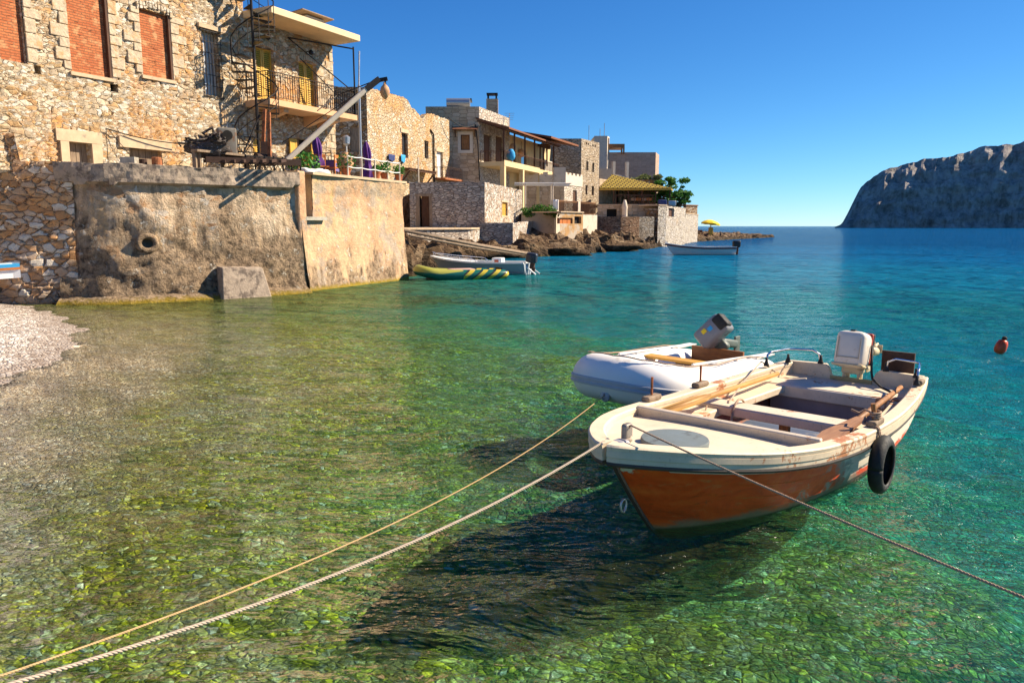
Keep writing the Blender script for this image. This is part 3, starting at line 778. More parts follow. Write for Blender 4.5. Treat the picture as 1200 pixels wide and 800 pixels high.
# ------------------------------------------------------------------ quay walls
ZT = 3.95
gA0 = G(-60, 358); gA1 = G(150, 354); gA2 = G(262, 348); gA3 = G(356, 342)
gB0 = G(358, 341); gB1 = G(474, 327)
def quay():
    root = thing('quay_wall', (gA1.x, gA1.y, 0), 'weathered dark stained sea wall with round drain hole below the stone house', 'wall')
    plan = [XY(78, 21.4, 355), (gA1.x, gA1.y), (gA2.x, gA2.y), (gA3.x, gA3.y)]
    w1 = Wall(plan[1], plan[2]); hq, hz = w1.px(172, 285); hc = w1.pt(hq, hz)
    # smooth run of points along the wall foot
    pv = [Vector(p) for p in plan]; ext = [pv[0]*2-pv[1]]+pv+[pv[-1]*2-pv[-2]]; run = []
    for i in range(1, len(ext)-2):
        n = int((ext[i+1]-ext[i]).length/.09)
        for k in range(n):
            t_ = k/n; p0, p1, p2, p3 = ext[i-1], ext[i], ext[i+1], ext[i+2]
            run.append(.5*((2*p1)+(-p0+p2)*t_+(2*p0-5*p1+4*p2-p3)*t_*t_+(-p0+3*p1-3*p2+p3)*t_**3))
    run.append(pv[-1])
    def nrm(i):
        d = (run[min(i+1, len(run)-1)]-run[max(i-1, 0)]).normalized(); return Vector((d.y, -d.x))
    def strip(zs, off, name, mat, hole=None, smooth=True):
        m = MB(); nz = len(zs); vid = []
        for i, p in enumerate(run):
            n_ = nrm(i)
            for z in zs:
                o = off(p, z); m.v.append(Vector((p.x+n_.x*o, p.y+n_.y*o, z)))
        for i in range(len(run)-1):
            for j in range(nz-1):
                q = [i*nz+j, (i+1)*nz+j, (i+1)*nz+j+1, i*nz+j+1]
                if hole and (sum((m.v[a] for a in q), Vector())/4-hole).length < .2: continue
                m.f.append(tuple(q)); m.mi.append(0)
        return m
    zs = [-1.2+.09*k for k in range(int(4.75/.09)+1)]
    face = strip(zs, lambda p, z: .13*fbm((p.x*.8, p.y*.8, z*.9), 4)+.06*fbm((p.x*3, p.y*3, z*3), 5)+.34*max(0, 1-z/3.4)**1.3-.1, 'wall_face', None, hc-Vector((0,0,0))+Vector((.05,-.1,0)))
    e = Wall(pv[-1], (pv[-1].x-.9, pv[-1].y+1.6)); e.face(face, -1.2, ZT, step=.3, rough=lambda q, z: .25*max(0, 1-z/3.4)**1.3-.03)
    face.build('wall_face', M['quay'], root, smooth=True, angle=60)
    d_ = Vector((w1.n.x, w1.n.y, 0)); k = MB(); k.tube([hc+d_*.10, hc-d_*.6], .24, 20, cap=False); k.tube([hc-d_*.58, hc-d_*.6], .3, 20)
    k.build('drain_pipe', M['dark'], root, smooth=True)  # bore is coloured near-black so the hole looks shaded
    k = MB(); side_ = Vector((w1.d.x, w1.d.y, 0)); k.tube([hc+d_*.10+side_*(.24*math.cos(a))+Vector((0,0,.22*math.sin(a))) for a in [2*math.pi*i/24 for i in range(24)]], .09, 8, closed=True); k.build('drain_rim', M['quay'], root, smooth=True)
    cz = [3.36, 3.45, 3.55, 3.65, 3.75, 3.85, ZT-.01, ZT+.02, ZT+.021]
    def coff(p, z):
        if z > ZT+.0205: return -.5
        return (.06+.05*fbm((p.x*1.5, p.y*1.5, z*2), 4)+.03*fbm((p.x*6, p.y*6, z*6), 3)) if z > 3.4+.12*fbm((p.x*1.2, p.y, 3), 3) else -.12
    c_ = strip(cz, coff, 'coping', None)
    for v in c_.v:
        if v.z > ZT-.1: v.z += .05*fbm((v.x*2, v.y*2, 7), 3)
    c_.build('coping', M['dark_concrete'], root)
    l = MB(); rows = []
    for i, p in enumerate(run):
        n_ = nrm(i); f = lambda o, z: Vector((p.x+n_.x*o, p.y+n_.y*o, z)); s_ = i*.09
        rows.append([f(.75, -.8), f(.6+.12*fbm((s_*1.3, 2, 1), 4), .02+.05*fbm((s_*2.5,0,1),3)), f(.42, .14+.06*fbm((s_*3,4,1),3)), f(.05, .24)])
    l.grid(rows); l.build('foot_ledge', M['quay'], root, smooth=True)
    # left part: orange rubble rising to the house
    root2 = thing('rubble_sea_wall', (plan[0][0], plan[0][1], 0), 'orange rubble stone wall at the left edge rising from the pebble beach', 'wall')
    m = MB(); p0 = XY(-160, 20.6, 355); dd_ = (Vector(plan[0])-Vector(p0)).normalized(); wl = Wall(p0, (plan[0][0]+dd_.x*.45, plan[0][1]+dd_.y*.45))
    wl.face(m, -.5, 4.9, step=.07, rough=lambda q, z: .12*fbm((q*.5, z*.6, 3), 3)+.28*max(0, 1-z/3.4)+.0, top=lambda q: 4.75 if q < wl.L-1.35 else 4.0)
    m.build('wall_face', M['orange_rubble'], root2)
    # pink terrace wall
    root3 = thing('terrace_sea_wall', (gB0.x, gB0.y, 0), 'sunlit pink rendered sea wall under the railed terrace', 'wall')
    wl = Wall((gB0.x, gB0.y), (gB1.x, gB1.y)); m = MB()
    nq = wl.px(357, 240)[0]; ne = wl.px(366, 240)[0]; zn = wl.px(360, 254)[1]
    R_ = lambda q, z: .05*fbm((q*.9, z*.9, 21), 4)+.02*fbm((q*4, z*4, 2), 4)+.22*max(0, 1-z/3.6)**2+.16*max(0, (z-3.3)/.6)*min(1, q/wl.L*2)
    wl.face(m, -1.2, ZT, [(-1, max(.45, ne), zn, 9)], .45, .1, rough=R_)
    e = Wall((gB1.x, gB1.y), (gB1.x-1.6, gB1.y+1.0)); e.face(m, -1.2, ZT, step=.12, rough=lambda q, z: .03*fbm((q*2, z*2, 5), 4)+.25*max(0, 1-z/2.5)**2)
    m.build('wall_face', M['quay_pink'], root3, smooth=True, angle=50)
    k = MB(); wl.box(k, .42, wl.L+.05, ZT-.02, ZT+.07, -.35, .19); k.build('coping', M['cap'], root3)
    s = MB(); wl.box(s, -.34, .04, -1, ZT+.06, -.6, .17); o = s.build('corner_pier', M['quay_pink'], root3); bv = o.modifiers.new('b','BEVEL'); bv.width = .03
    s = MB(); wl.box(s, -.02, 1.1, zn-.12, zn, -.3, .18); s.build('stone_step', M['concrete'], root3)
    # concrete block standing in the water
    bl = thing('concrete_block', tuple(G(280, 346)), 'slanted grey concrete block standing in the water against the dark sea wall', 'block')
    wl = Wall((gA2.x-.5, gA2.y-.35), (gA3.x, gA3.y)); b = MB()
    q0 = wl.px(252, 330)[0]; q1 = wl.px(307, 330)[0]
    V = [wl.pt(q0-.05,-.6,.3), wl.pt(q1+.15,-.6,.3), wl.pt(q1+.05,-.6,1.0), wl.pt(q0-.15,-.6,1.0), wl.pt(q0,.98,.2), wl.pt(q1-.15,.93,.2), wl.pt(q1-.2,.90,.62), wl.pt(q0+.02,.95,.62)]
    b.add(V, [(3,2,1,0),(4,5,6,7),(0,1,5,4),(1,2,6,5),(2,3,7,6),(3,0,4,7)])
    o = b.build('block_body', M['dark_concrete'], bl)
    bv = o.modifiers.new('b', 'BEVEL'); bv.width = .04; bv.segments = 3
    # terrace ground behind the walls
    g = MB(); far = [(-30, 60), (-30, 20)]
    poly = [(gA3.x+.0,gA3.y+.15), (gB0.x-.3,gB0.y+.3), (gB1.x-.3,gB1.y), (gB1.x-1.9,gB1.y+1.0), (-6.4, 40), (-9.2, 56), (-10.5,60), (-40, 60), (-40, 23), (plan[0][0]-.3, plan[0][1]+.4), (plan[1][0]-.1, plan[1][1]+.3)]
    g.prism(poly, 0, ZT-.01); tag(g.build('terrace_ground', M['concrete']), kind='structure')
quay()
for nm, c, s_, sd, lb in [('shore_boulder', G(20, 357), (.55,.5,.35), 3, 'brown boulder at the foot of the orange rubble wall beside the pebble beach'),]:
    pass
# ------------------------------------------------------------------ helper pieces for openings
def pane(wl, root, r, name, mat, inset=.2, thick=.05, grow=0.0):
    m = MB(); wl.box(m, r[0]-grow, r[1]+grow, r[2]-grow, r[3]+grow, -inset-thick, -inset); return m.build(name, mat, root)
def frame_mb(wl, m, r, o0, o1, w):
    wl.box(m, r[0], r[0]+w, r[2], r[3], o0, o1); wl.box(m, r[1]-w, r[1], r[2], r[3], o0, o1)
    wl.box(m, r[0]+w, r[1]-w, r[3]-w, r[3], o0, o1); wl.box(m, r[0]+w, r[1]-w, r[2], r[2]+w, o0, o1); return m
def window(wl, root, r, frame=M['dark_wood'], inset=.18, w=.06, name='window', bars=1, glass=None):
    m = MB(); frame_mb(wl, m, r, -inset-.05, -inset, w)
    for k in range(bars):
        q = lerp(r[0], r[1], (k+1)/(bars+1)); wl.box(m, q-w*.35, q+w*.35, r[2]+w, r[3]-w, -inset-.045, -inset-.005)
    o = m.build(name, frame, root)
    g = MB(); wl.box(g, r[0]+w*.5, r[1]-w*.5, r[2]+w*.5, r[3]-w*.5, -inset-.04, -inset-.03); g.build('pane', glass or M['glass'], o)
    return o
def door(wl, root, r, mat, inset=.15, boards=4, handle=True, name='door'):
    m = MB(); n = boards; W_ = (r[1]-r[0])/n
    for k in range(n): wl.box(m, r[0]+k*W_+.008, r[0]+(k+1)*W_-.008, r[2], r[3], -inset-.05, -inset+.004*(k % 2))
    wl.box(m, r[0], r[1], r[2], r[3], -inset-.08, -inset-.052)
    return m.build(name, mat, root)
def louvre_shutters(wl, root, r, inset=.12, arch=.12, mat=M['yellow_shutter']):
    mid = (r[0]+r[1])/2
    for a, b in ((r[0], mid-.012), (mid+.012, r[1])):
        m = MB(); frame_mb(wl, m, (a, b, r[2], r[3]), -inset-.05, -inset, .07)
        n = int((r[3]-r[2]-.14)/.075)
        for k in range(n):
            z = r[2]+.07+(k+.5)*(r[3]-r[2]-.14)/n
            V = [wl.pt(a+.07, z-.035, -inset-.006), wl.pt(b-.07, z-.035, -inset-.006), wl.pt(b-.07, z+.03, -inset-.045), wl.pt(a+.07, z+.03, -inset-.045)]
            m.poly3(V, (0, 0, .008))
        wl.box(m, a+.07, b-.07, (r[2]+r[3])/2-.05, (r[2]+r[3])/2+.05, -inset-.05, -inset-.002)
        m.build('shutter', mat, root)
def railing(root_or_none, name, pts, z0, h, sp=.13, mat=M['iron'], post=1.2, r=.009, rail=.018, parent=None, build=True, mids=True):
    m = MB()
    for a, b in zip(pts, pts[1:]):
        a = Vector((a[0], a[1], z0)); b = Vector((b[0], b[1], z0)); L = (b-a).length; n = max(1, int(L/sp))
        up = Vector((0,0,1))
        m.bar(a+up*h, b+up*h, rail*2.2, rail*1.4); m.bar(a+up*.1, b+up*.1, rail*1.4, rail)
        if mids: m.bar(a+up*(h-.12), b+up*(h-.12), rail*1.2, rail)
        for k in range(n+1):
            p = a.lerp(b, k/n); big = (k % max(1, int(post/sp)) == 0) or k == n
            m.bar(p+up*(0 if big else .1), p+up*h, (rail*1.6 if big else r*2))
    return m.build(name, mat, root_or_none)
def vring(c, r, n, z=0, ph=0):
    return [(c[0]+r*math.cos(ph+2*math.pi*i/n), c[1]+r*math.sin(ph+2*math.pi*i/n), c[2]+z) for i in range(n)]

# ------------------------------------------------------------------ near stone house
D1 = Vector((.48, .877)); C1 = Vector((-7.65, 33.0))
A1 = C1-D1*21
FW = Wall((A1.x, A1.y), (C1.x, C1.y)); L1 = FW.L
def near_house():
    root = thing('stone_house', (C1.x, C1.y, ZT), 'large rubble stone house with bricked up windows and yellow shutters under a cream roof slab', 'house')
    rc = FW.rect
    b0 = rc(-6, -60, 25, 66); b1 = rc(78, -60, 125, 88); b2 = rc(165, 12, 200, 91)
    br = [b0, b1, b2]; b2 = (b2[0], b2[1], b2[2], FW.px(180, 14)[1]); br[2] = b2
    b0 = (b0[0], b0[1], FW.px(15, 72)[1], 9.4); b1 = (b1[0], b1[1], FW.px(100, 87)[1], 9.4); br = [b0, b1, b2]
    lo1 = rc(80, 167, 107, 195); lo2 = rc(152, 175, 190, 197); wb = rc(238, 38, 257, 112)
    zb = 6.83
    s1 = rc(300, 57, 321, 110); s1 = (s1[0], s1[1], zb+.02, s1[3]); s2 = rc(351, 74, 370, 120); s2 = (s2[0], s2[1], zb+.02, s2[3])
    lw1 = rc(296, 162, 306, 180); ld = rc(345, 163, 362, 196)
    ld = (ld[0], ld[1], ZT, ld[3]); lo1 = (lo1[0], lo1[1], ZT, lo1[3]); lo2 = (lo2[0], lo2[1], ZT+.02, lo2[3])
    holes = [b0, b1, b2, lo1, lo2, wb, s1, s2, lw1, ld]
    sq1 = rc(40, 77, 48, 87); sq2 = rc(129, 99, 138, 108); holes += [sq1, sq2]
    m = MB()
    q_split = FW.px(284, 10)[0]
    rough = lambda q, z: .05*fbm((q*.6, z*.6, 2), 3)
    for lo, hi, zt in ((0, q_split, 11.5), (q_split, L1, 9.79)):
        FW.face(m, ZT-.2, zt, [h for h in holes if h[1] > lo and h[0] < hi], .3, .085, q0=lo, q1=hi, rough=rough)
    side = Wall((C1.x, C1.y), (C1.x-6.5, C1.y+3.6)); side.face(m, ZT-.2, 9.79, step=.3)
    m.build('wall', M['rubble'], root)
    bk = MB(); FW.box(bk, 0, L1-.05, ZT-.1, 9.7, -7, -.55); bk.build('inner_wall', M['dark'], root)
    for b in br: 
        o = pane(FW, root, b, 'brick_infill', M['brick'], .10, .05, .0)
    for r in (sq1, sq2): pane(FW, root, r, 'putlog_hole', M['dark'], .28, .02)
    # dark strips painted as the shadow in the blocked windows' right reveals, lintel over the third
    for b in br[1:]:
        j = MB(); FW.box(j, b[1]-.07, b[1]-.004, b[2], b[3]-.004, -.095, .03); j.build('reveal_shadow', M['dark_wood'], root)
        s = MB(); FW.box(s, b[0]-.06, b[1]+.08, b[2]-.1, b[2]+.003, -.09, .07); s.build('window_sill', M['cap'], root)
    def jamb_stones(q, side, z0, z1, seed):
        rnd = random.Random(seed); z = z0; m = MB(); k = 0
        while z < z1-.1:
            h = min(rnd.uniform(.24,.42), z1-z); w_ = rnd.uniform(.42,.62) if k % 2 else rnd.uniform(.22,.34)
            a, b_ = (q-w_, q-.002) if side < 0 else (q+.002, q+w_)
            FW.box(m, a+.01, b_-.01, z+.012, z+h-.012, -.1, .034+rnd.uniform(0,.02)); z += h; k += 1
        o = m.build('jamb_stones', QUOIN, root); bv = o.modifiers.new('b', 'BEVEL'); bv.width = .014; bv.segments = 2
    QUOIN = plain('pale_cut_stone', (.64,.51,.35), .9, 1.0, .7, 7, dirt=((.5,.30,.14), 2.6, .5), bdist=.05)
    for i_, b_ in enumerate(br):
        jamb_stones(b_[1]+(.0 if i_ else 0), 1, b_[2]+.05, min(b_[3], 9.4), 20+i_)
        if i_: jamb_stones(b_[0], -1, b_[2]+.05, min(b_[3], 9.4), 30+i_)
    jamb_stones(s1[0], -1, s1[2], s1[3], 41); jamb_stones(s2[1], 1, s2[2], s2[3], 42); jamb_stones(L1-.02, -1, ZT, 9.7, 43)
    def arch(r, n=9, name='brick_arch', mt=M['cap'], th=.2, rise=.14):
        a = MB(); 
        for k in range(n):
            f0 = k/n+.012; f1 = (k+1)/n-.012; q0 = lerp(r[0]-.1, r[1]+.1, f0); q1 = lerp(r[0]-.1, r[1]+.1, f1)
            zc = r[3]+rise*math.sin(math.pi*(f0+f1)/2)-.06
            FW.box(a, q0, q1, zc, zc+th, -.28, .075)
        a.build(name, mt, root)
    arch(b2, 12, 'window_arch', M['rubble_pale']); arch(s1, 11); arch(s2, 11)
    for r in (lo1, lo2):
        l = MB(); FW.box(l, r[0]-.35, r[1]+.35, r[3]-.003, r[3]+.34, -.25, .085); l.build('stone_lintel', M['cap'], root)
    for qa, qb in ((lo1[1]-.003, lo1[1]+.32), (lo1[0]-.25, lo1[0]+.003)):
        j = MB(); FW.box(j, qa, qb, ZT, lo1[3]-.01, -.2, .09); j.build('door_jamb', M['cap'], root)
    d = door(FW, root, lo1, M['grey_wood'], .2, 4); d = door(FW, root, lo2, M['grey_wood'], .2, 5)
    # barred window with laundry and meter
    window(FW, root, wb, M['white_metal'], .24, .05, glass=M['galv'], bars=3)
    gr = MB(); n = 6
    for k in range(n+1): q = lerp(wb[0]-.05, wb[1]+.05, k/n); gr.tube([FW.pt(q, wb[2]-.1, .06), FW.pt(q, wb[3]+.05, .06)], .012, 5)
    for k in range(7): z = lerp(wb[2]-.05, wb[3], k/6); FW.box(gr, wb[0]-.1, wb[1]+.1, z-.012, z+.012, .05, .075)
    gr.build('window_grille', M['iron'], root)
    l = MB(); FW.box(l, wb[0]-.15, wb[1]+.15, wb[3]+.06, wb[3]+.2, -.1, .1); l.build('stone_lintel', M['cap'], root)
    for s in (s1, s2):
        pane(FW, root, s, 'door_recess', M['dark'], .24, .03); louvre_shutters(FW, root, s)
    lw = louvre_shutters(FW, root, lw1, .1)
    pane(FW, root, ld, 'door_recess', M['dark'], .27, .02)
    dl = MB(); FW.box(dl, ld[0], (ld[0]+ld[1])/2-.02, ld[2], ld[3], -.2, -.12); dl.build('door', M['brown_wood'], root)
    sh = rc(337, 163, 345, 185); m = MB(); FW.box(m, sh[0], sh[1], ZT+.6, sh[3], .09, .14); frame_mb(FW, m, (sh[0], sh[1], ZT+.6, sh[3]), .141, .155, .05); m.build('open_shutter', M['yellow_shutter'], root)
    sh = rc(362, 165, 369, 190); m = MB(); FW.box(m, sh[0], sh[1], ZT+.2, sh[3], .09, .14); frame_mb(FW, m, (sh[0], sh[1], ZT+.2, sh[3]), .141, .155, .05); m.build('open_shutter', M['yellow_shutter'], root)
    # roof slab with soffit
    qe = FW.px(284, 10)[0]
    m = MB(); FW.box(m, qe, L1+.1, 9.79, 10.04, -7, 1.46); o = m.build('roof_slab', M['slab'], root)
    bv = o.modifiers.new('b', 'BEVEL'); bv.width = .02; bv.segments = 2
    # small box with tilted sheet on the roof
    c = FW.pt(L1-1.3, 10.05, .2); c2 = MB(); c2.box((c.x, c.y, 10.3), (.3, 1.0, .5), Matrix.Rotation(-.5, 3, 'Z')); c2.build('roof_hatch', M['concrete'], root)
    c2 = MB(); c2.box((c.x-.1, c.y, 10.6), (.9, 1.8, .04), Matrix.Rotation(-.5, 3, 'Z') @ Matrix.Rotation(-.1, 3, 'Y')); c2.build('roof_sheet', M['grey_wood'], root)
    # lamps
    for s in (s1, s2):
        q = (s[0]+s[1])/2; m = MB(); m.tube([FW.pt(q, s[3]+.42, 0), FW.pt(q, s[3]+.46, .22)], .02, 6); p = FW.pt(q, s[3]+.36, .25)
        m.lathe([(.02,.12),(.1,.05),(.09,-.05),(.03,-.08)], p, 10); m.build('wall_lamp', M['iron'], root)
    # balcony
    q0 = FW.px(300, 111)[0]-.55
    b = MB(); FW.box(b, q0, L1+.02, zb-.22, zb, .0, 1.25); o = b.build('balcony_slab', M['balcony_slab'], root)
    bv = o.modifiers.new('b', 'BEVEL'); bv.width = .015; bv.segments = 2
    for q in (q0+.9, q0+3.0, L1-1.1):
        b = MB(); p = [FW.pt(q, zb-.222, .0), FW.pt(q, zb-.222, 1.05), FW.pt(q, zb-.36, 1.05), FW.pt(q, zb-.62, .0)]
        b.poly3(p, (FW.d.x*.25, FW.d.y*.25, 0)); b.build('balcony_bracket', M['balcony_slab'], root)
    pl = [FW.pt(q0+.04, 0, .1), FW.pt(q0+.04, 0, 1.2), FW.pt(L1-.1, 0, 1.2), FW.pt(L1-.1, 0, .1)]
    railing(root, 'balcony_railing', [(p.x, p.y) for p in pl], zb, .98, .12)
    # iron frame standing on the balcony's end, tied back to the wall
    m = MB(); e = FW.pt(L1-.05, zb, 1.2)
    m.tube([e, e+Vector((0,0,2.75))], .035, 8)
    a = FW.pt(L1-2.6, 9.55, .05); m.tube([a, Vector((e.x, e.y, 9.5))], .03, 6)
    m.tube([a, Vector((e.x, e.y, zb+.9))], .025, 6); m.tube([FW.pt(L1-2.0, 8.9, .05), Vector((e.x, e.y, zb+.05))], .02, 6)
    m.build('awning_frame', M['iron'], root)
    # wires
    m = MB(); m.tube(catenary(FW.px(122,150) and FW.pt(FW.px(122,151)[0], FW.px(122,151)[1], .1), FW.pt(FW.px(225,170)[0], FW.px(225,170)[1], .35), .12, 14), .018, 5)
    m.tube([FW.pt(FW.px(122,151)[0], FW.px(122,151)[1], .1), FW.pt(FW.px(122,190)[0], ZT+.2, .2)], .012, 5)
    m.tube([FW.pt(FW.px(124,151)[0], FW.px(124,151)[1], .1), FW.pt(FW.px(158,192)[0], ZT+.05, .35)], .010, 5)
    m.build('hanging_cable', M['iron'], root)
near_house()

def spiral_stair():
    q = FW.px(277, 90)[0]; c = FW.pt(q, ZT, .95)
    # slide so that it lies on px 277
    root = thing('spiral_staircase', tuple(c), 'black iron spiral staircase climbing the facade left of the balcony', 'staircase')
    m = MB(); m.tube([c, c+Vector((0,0,7.4))], .05, 10); m.build('centre_pole', M['iron'], root)
    n = 30; r = .78; sw = .5; pts = []
    a0 = math.atan2(FW.n.y, FW.n.x)
    for k in range(n):
        a = a0+2.6+k*sw; z = ZT+.2+k*.235; d = Vector((math.cos(a), math.sin(a), 0)); s = Vector((-d.y, d.x, 0))
        t = MB(); p = c.copy(); p.z = z
        t.poly3([p+d*.05-s*.03, p+d*r-s*.17, p+d*r+s*.17, p+d*.05+s*.03], (0,0,.03)); t.build('tread', M['iron'], root)
        e = p+d*r; pts.append(e+Vector((0,0,.92)))
    m = MB(); m.tube(pts, .024, 6)
    for e in pts: m.tube([e, e-Vector((0,0,.92))], .016, 5)
    m.tube([e-Vector((0,0,.45)) for e in pts], .014, 5)
    m.build('stair_railing', M['iron'], root)
spiral_stair()

# ------------------------------------------------------------------ things on the quay and terrace
def crane():
    base = W(336, 188, 25.6); tip = W(431, 103, 27.0); end = W(444, 93, 27.2)
    root = thing('lifting_spar', (base.x, base.y, ZT), 'long pale wooden crane spar slanting over the terrace with black tip and pulley', 'crane')
    m = MB(); m.bar(base, tip, .17, .17); o = m.build('spar', M['beam_paint'], root); bv = o.modifiers.new('b', 'BEVEL'); bv.width = .03
    m = MB(); m.bar(tip-(tip-base).normalized()*.1, end, .2, .2); m.bar(end-Vector((.02,0,.04)), end+Vector((.3,.02,.02)), .12); m.bar(end+Vector((.22,0,.0)), end+Vector((.24,0,-.35)), .06, .05); m.build('spar_head', M['iron'], root)
    h = end+Vector((.2, 0, -.42)); m = MB(); m.lathe([(.04,.32),(.05,.24),(.14,.14),(.18,0),(.13,-.16),(.04,-.26)], h, 12); m.build('pulley_block', M['terracotta'], root, smooth=True)
    m = MB(); m.tube([end, W(395, 112, 27.6), W(372,130,26.5)], .02, 5); m.tube([end, W(330, 168, 26.0)], .014, 5); m.build('stay_cable', M['iron'], root)
    # rusty base frame and winch
    m = MB(); 
    for x, y0, y1, Y in ((308,128,186,25.9),(316,132,186,25.5)): 
        m.bar(W(x, y1, Y), W(x+(2 if x<310 else -1), y0, Y), .10)
    m.build('rusty_upright', M['rust'], root)
    m = MB(); m.bar(W(241, 184, 24.2), W(345, 189, 25.9), .22, .16); m.bar(W(241, 187, 23.6), W(352, 191, 25.0), .2, .18)
    for k in range(9): 
        m.bar(W(246+k*11, 188, 24.6), W(240+k*11, 189, 23.7), .09)
    m.build('rusty_base_frame', M['dark_rust'], root)
    m = MB(); m.bar(W(312, 168, 25.8), W(312, 192, 25.6), .3, .3); m.tube([W(300,187,25.4), W(322,187,25.9)], .22, 10); m.build('winch_drum', M['dark_rust'], root)
    m = MB(); m.tube([W(283,185,25), W(304,135,25.9)], .03, 6); m.tube([W(283,185,25), W(300,160,25.7)], .02, 6); m.build('brace_rod', M['iron'], root)
crane()
def terrace_things():
    # timber deck legs below the frame
    d = thing('timber_trestle', tuple(G(241,195,ZT)), 'rough timber trestle with short posts on the quay edge under the rusty frame', 'trestle')
    for k, x in enumerate((229, 234, 262, 290)):
        m = MB(); p = W(x, 200, 23.3+.03*(x-229)); p.z = ZT; m.bar(p, (p.x, p.y, ZT+.5), .11); m.build('post', M['grey_wood'], d)
    m = MB(); a = W(228, 185, 23.2); b = W(292, 186, 25.1); a.z = b.z = ZT+.53; m.bar(a, b, .3, .07); m.build('deck_board', M['grey_wood'], d)
    # grey motor block
    p = W(266, 175, 24.9); r = thing('engine_cabinet', (p.x, p.y, ZT), 'grey upright engine cabinet with a round dark opening behind the rusty frame', 'cabinet')
    m = MB(); m.rbox((p.x, p.y, ZT+.9), (.6, .45, 1.0), .06, Matrix.Rotation(.5, 3, 'Z')); m.build('cabinet_body', plain('grey_machine_paint', (.20,.18,.15), .7, .4, .6, 5, dirt=((.16,.07,.03),4,.5)), r, smooth=True, merge=True)
    m = MB(); f = Matrix.Rotation(.5, 3, 'Z') @ Vector((0,-.28,0)); m.lathe([(.16,.02),(.16,-.02)], Vector((p.x, p.y, ZT+1.15))+f, 14, Matrix.Rotation(.5,3,'Z') @ Matrix.Rotation(R(90),3,'X')); m.build('opening', M['dark'], r)
    # net pile
    p = W(242, 174, 23.9); m = MB(); n = 26
    rnd = random.Random(3)
    for k in range(26):
        c = Vector((p.x+rnd.uniform(-.55,.5), p.y+rnd.uniform(-.3,.3), ZT+.62+rnd.uniform(0,.4)))
        pts = [c+Vector((rnd.gauss(0,.14), rnd.gauss(0,.12), rnd.gauss(0,.09))) for _ in range(7)]
        m.tube(pts, rnd.choice([.03,.045,.06]), 5)
    boulder(m, (p.x, p.y, ZT+.66), (.62,.35,.26), 4)
    tag(m.build('net_pile', M['net'], smooth=True), 'dark tangled pile of fishing nets on the trestle at the quay edge', 'fishing nets')
    # rope bundle and bric on the wall top
    for k, (x, y, s_, lb, mt) in enumerate([(184, 192, .14, 'rusty tin standing on the wall coping near the low doors', M['rust']), (168, 194, .11, 'small rust brown can on the wall coping beside the tin', M['dark_rust'])]):
        p = W(x, y, 22.3); m = MB(); m.lathe([(s_,0),(s_,s_*1.5),(s_*.8,s_*1.6)], (p.x, p.y, ZT+.02), 14); tag(m.build('rusty_can', mt), lb, 'can')
    p = W(152, 194, 22.0); m = MB(); m.box((p.x, p.y, ZT+.12), (.42,.25,.2)); tag(m.build('wall_stone', M['concrete']), 'loose grey stone lying on the wall coping below the second low door', 'stone')
    # lattice fence and shrubs
    a = G(288, 196, ZT); a = W(288, 190, 24.6); b = W(352, 190, 26.0)
    f = thing('lattice_fence', (a.x, a.y, ZT), 'low dark lattice fence along the quay edge behind the rusty frame', 'fence'); m = MB()
    wl = Wall((a.x,a.y),(b.x,b.y)); n = int(wl.L/.16)
    for k in range(n):
        q = k*.16; m.bar(wl.pt(q, ZT), wl.pt(min(wl.L,q+.32), ZT+.5), .018); m.bar(wl.pt(min(wl.L,q+.32), ZT), wl.pt(q, ZT+.5), .018)
    m.bar(wl.pt(0,ZT+.5), wl.pt(wl.L,ZT+.5), .04); m.build('lattice', M['iron'], f)
    m = MB()
    for k in range(7): m.bar(wl.pt(wl.L*k/6,ZT), wl.pt(wl.L*k/6,ZT+.55), .045)
    m.build('fence_posts', M['iron'], f)
    # umbrellas
    for x0, y0, y1, Y, lb in ((372, 160, 207, 28.6, 'closed purple parasol beside the black railing and orange chairs'), (430, 166, 206, 33.2, 'closed purple parasol in front of the shaded stone side wall')):
        base = W(x0, y1, Y); r = thing('closed_parasol', (base.x, base.y, ZT), lb, 'parasol', 'closed purple parasols on the terrace')
        zt = W(x0, y0, Y).z; m = MB(); m.tube([(base.x, base.y, ZT), (base.x, base.y, zt+.05)], .025, 8); m.build('pole', M['white_metal'], r)
        h = zt-(ZT+.35); rows = []
        for i in range(15):
            t_ = i/14; z = ZT+.35+h*t_; rr = .19*(1-t_)**.35*(.55+.45*abs(math.sin(t_*5+1)))+.03
            if t_ > .3 and t_ < .4: rr *= .8
            row = []
            for k in range(24):
                a_ = 2*math.pi*k/24; q = rr*(1+.35*math.cos(a_*6+t_*2))
                row.append((base.x+q*math.cos(a_)+.10*math.sin(t_*3)*(1-t_), base.y+q*math.sin(a_), z))
            row.append(row[0]); rows.append(row)
        m = MB(); m.grid(rows); m.build('folded_canopy', M['purple'], r, smooth=True)
    # amphora on stand
    p = W(405, 205, 28.3); r = thing('clay_amphora', (p.x, p.y, ZT), 'large round terracotta jar standing on the terrace wall', 'jar')
    m = MB(); m.lathe([(.10,.18),(.18,.24),(.29,.40),(.31,.55),(.26,.72),(.15,.83),(.10,.87),(.13,.92),(.12,.94),(.08,.94)], (p.x,p.y,ZT+.02), 28); m.build('jar_body', M['terracotta'], r, smooth=True)
    m = MB(); m.lathe([(.22,0),(.24,.06),(.16,.12),(.14,.2),(.08,.2)], (p.x,p.y,ZT+.02), 20); m.build('stand', M['cap'], r, smooth=True)
    # black railing behind jar
    a = W(362, 205, 30.2); b = W(402, 205, 30.8); rl = thing('iron_railing', (a.x, a.y, ZT), 'black iron railing section between the purple parasol and the clay jar', 'railing')
    railing(rl, 'railing_bars', [(a.x,a.y),(b.x,b.y)], ZT, 1.15, .2, r=.014)
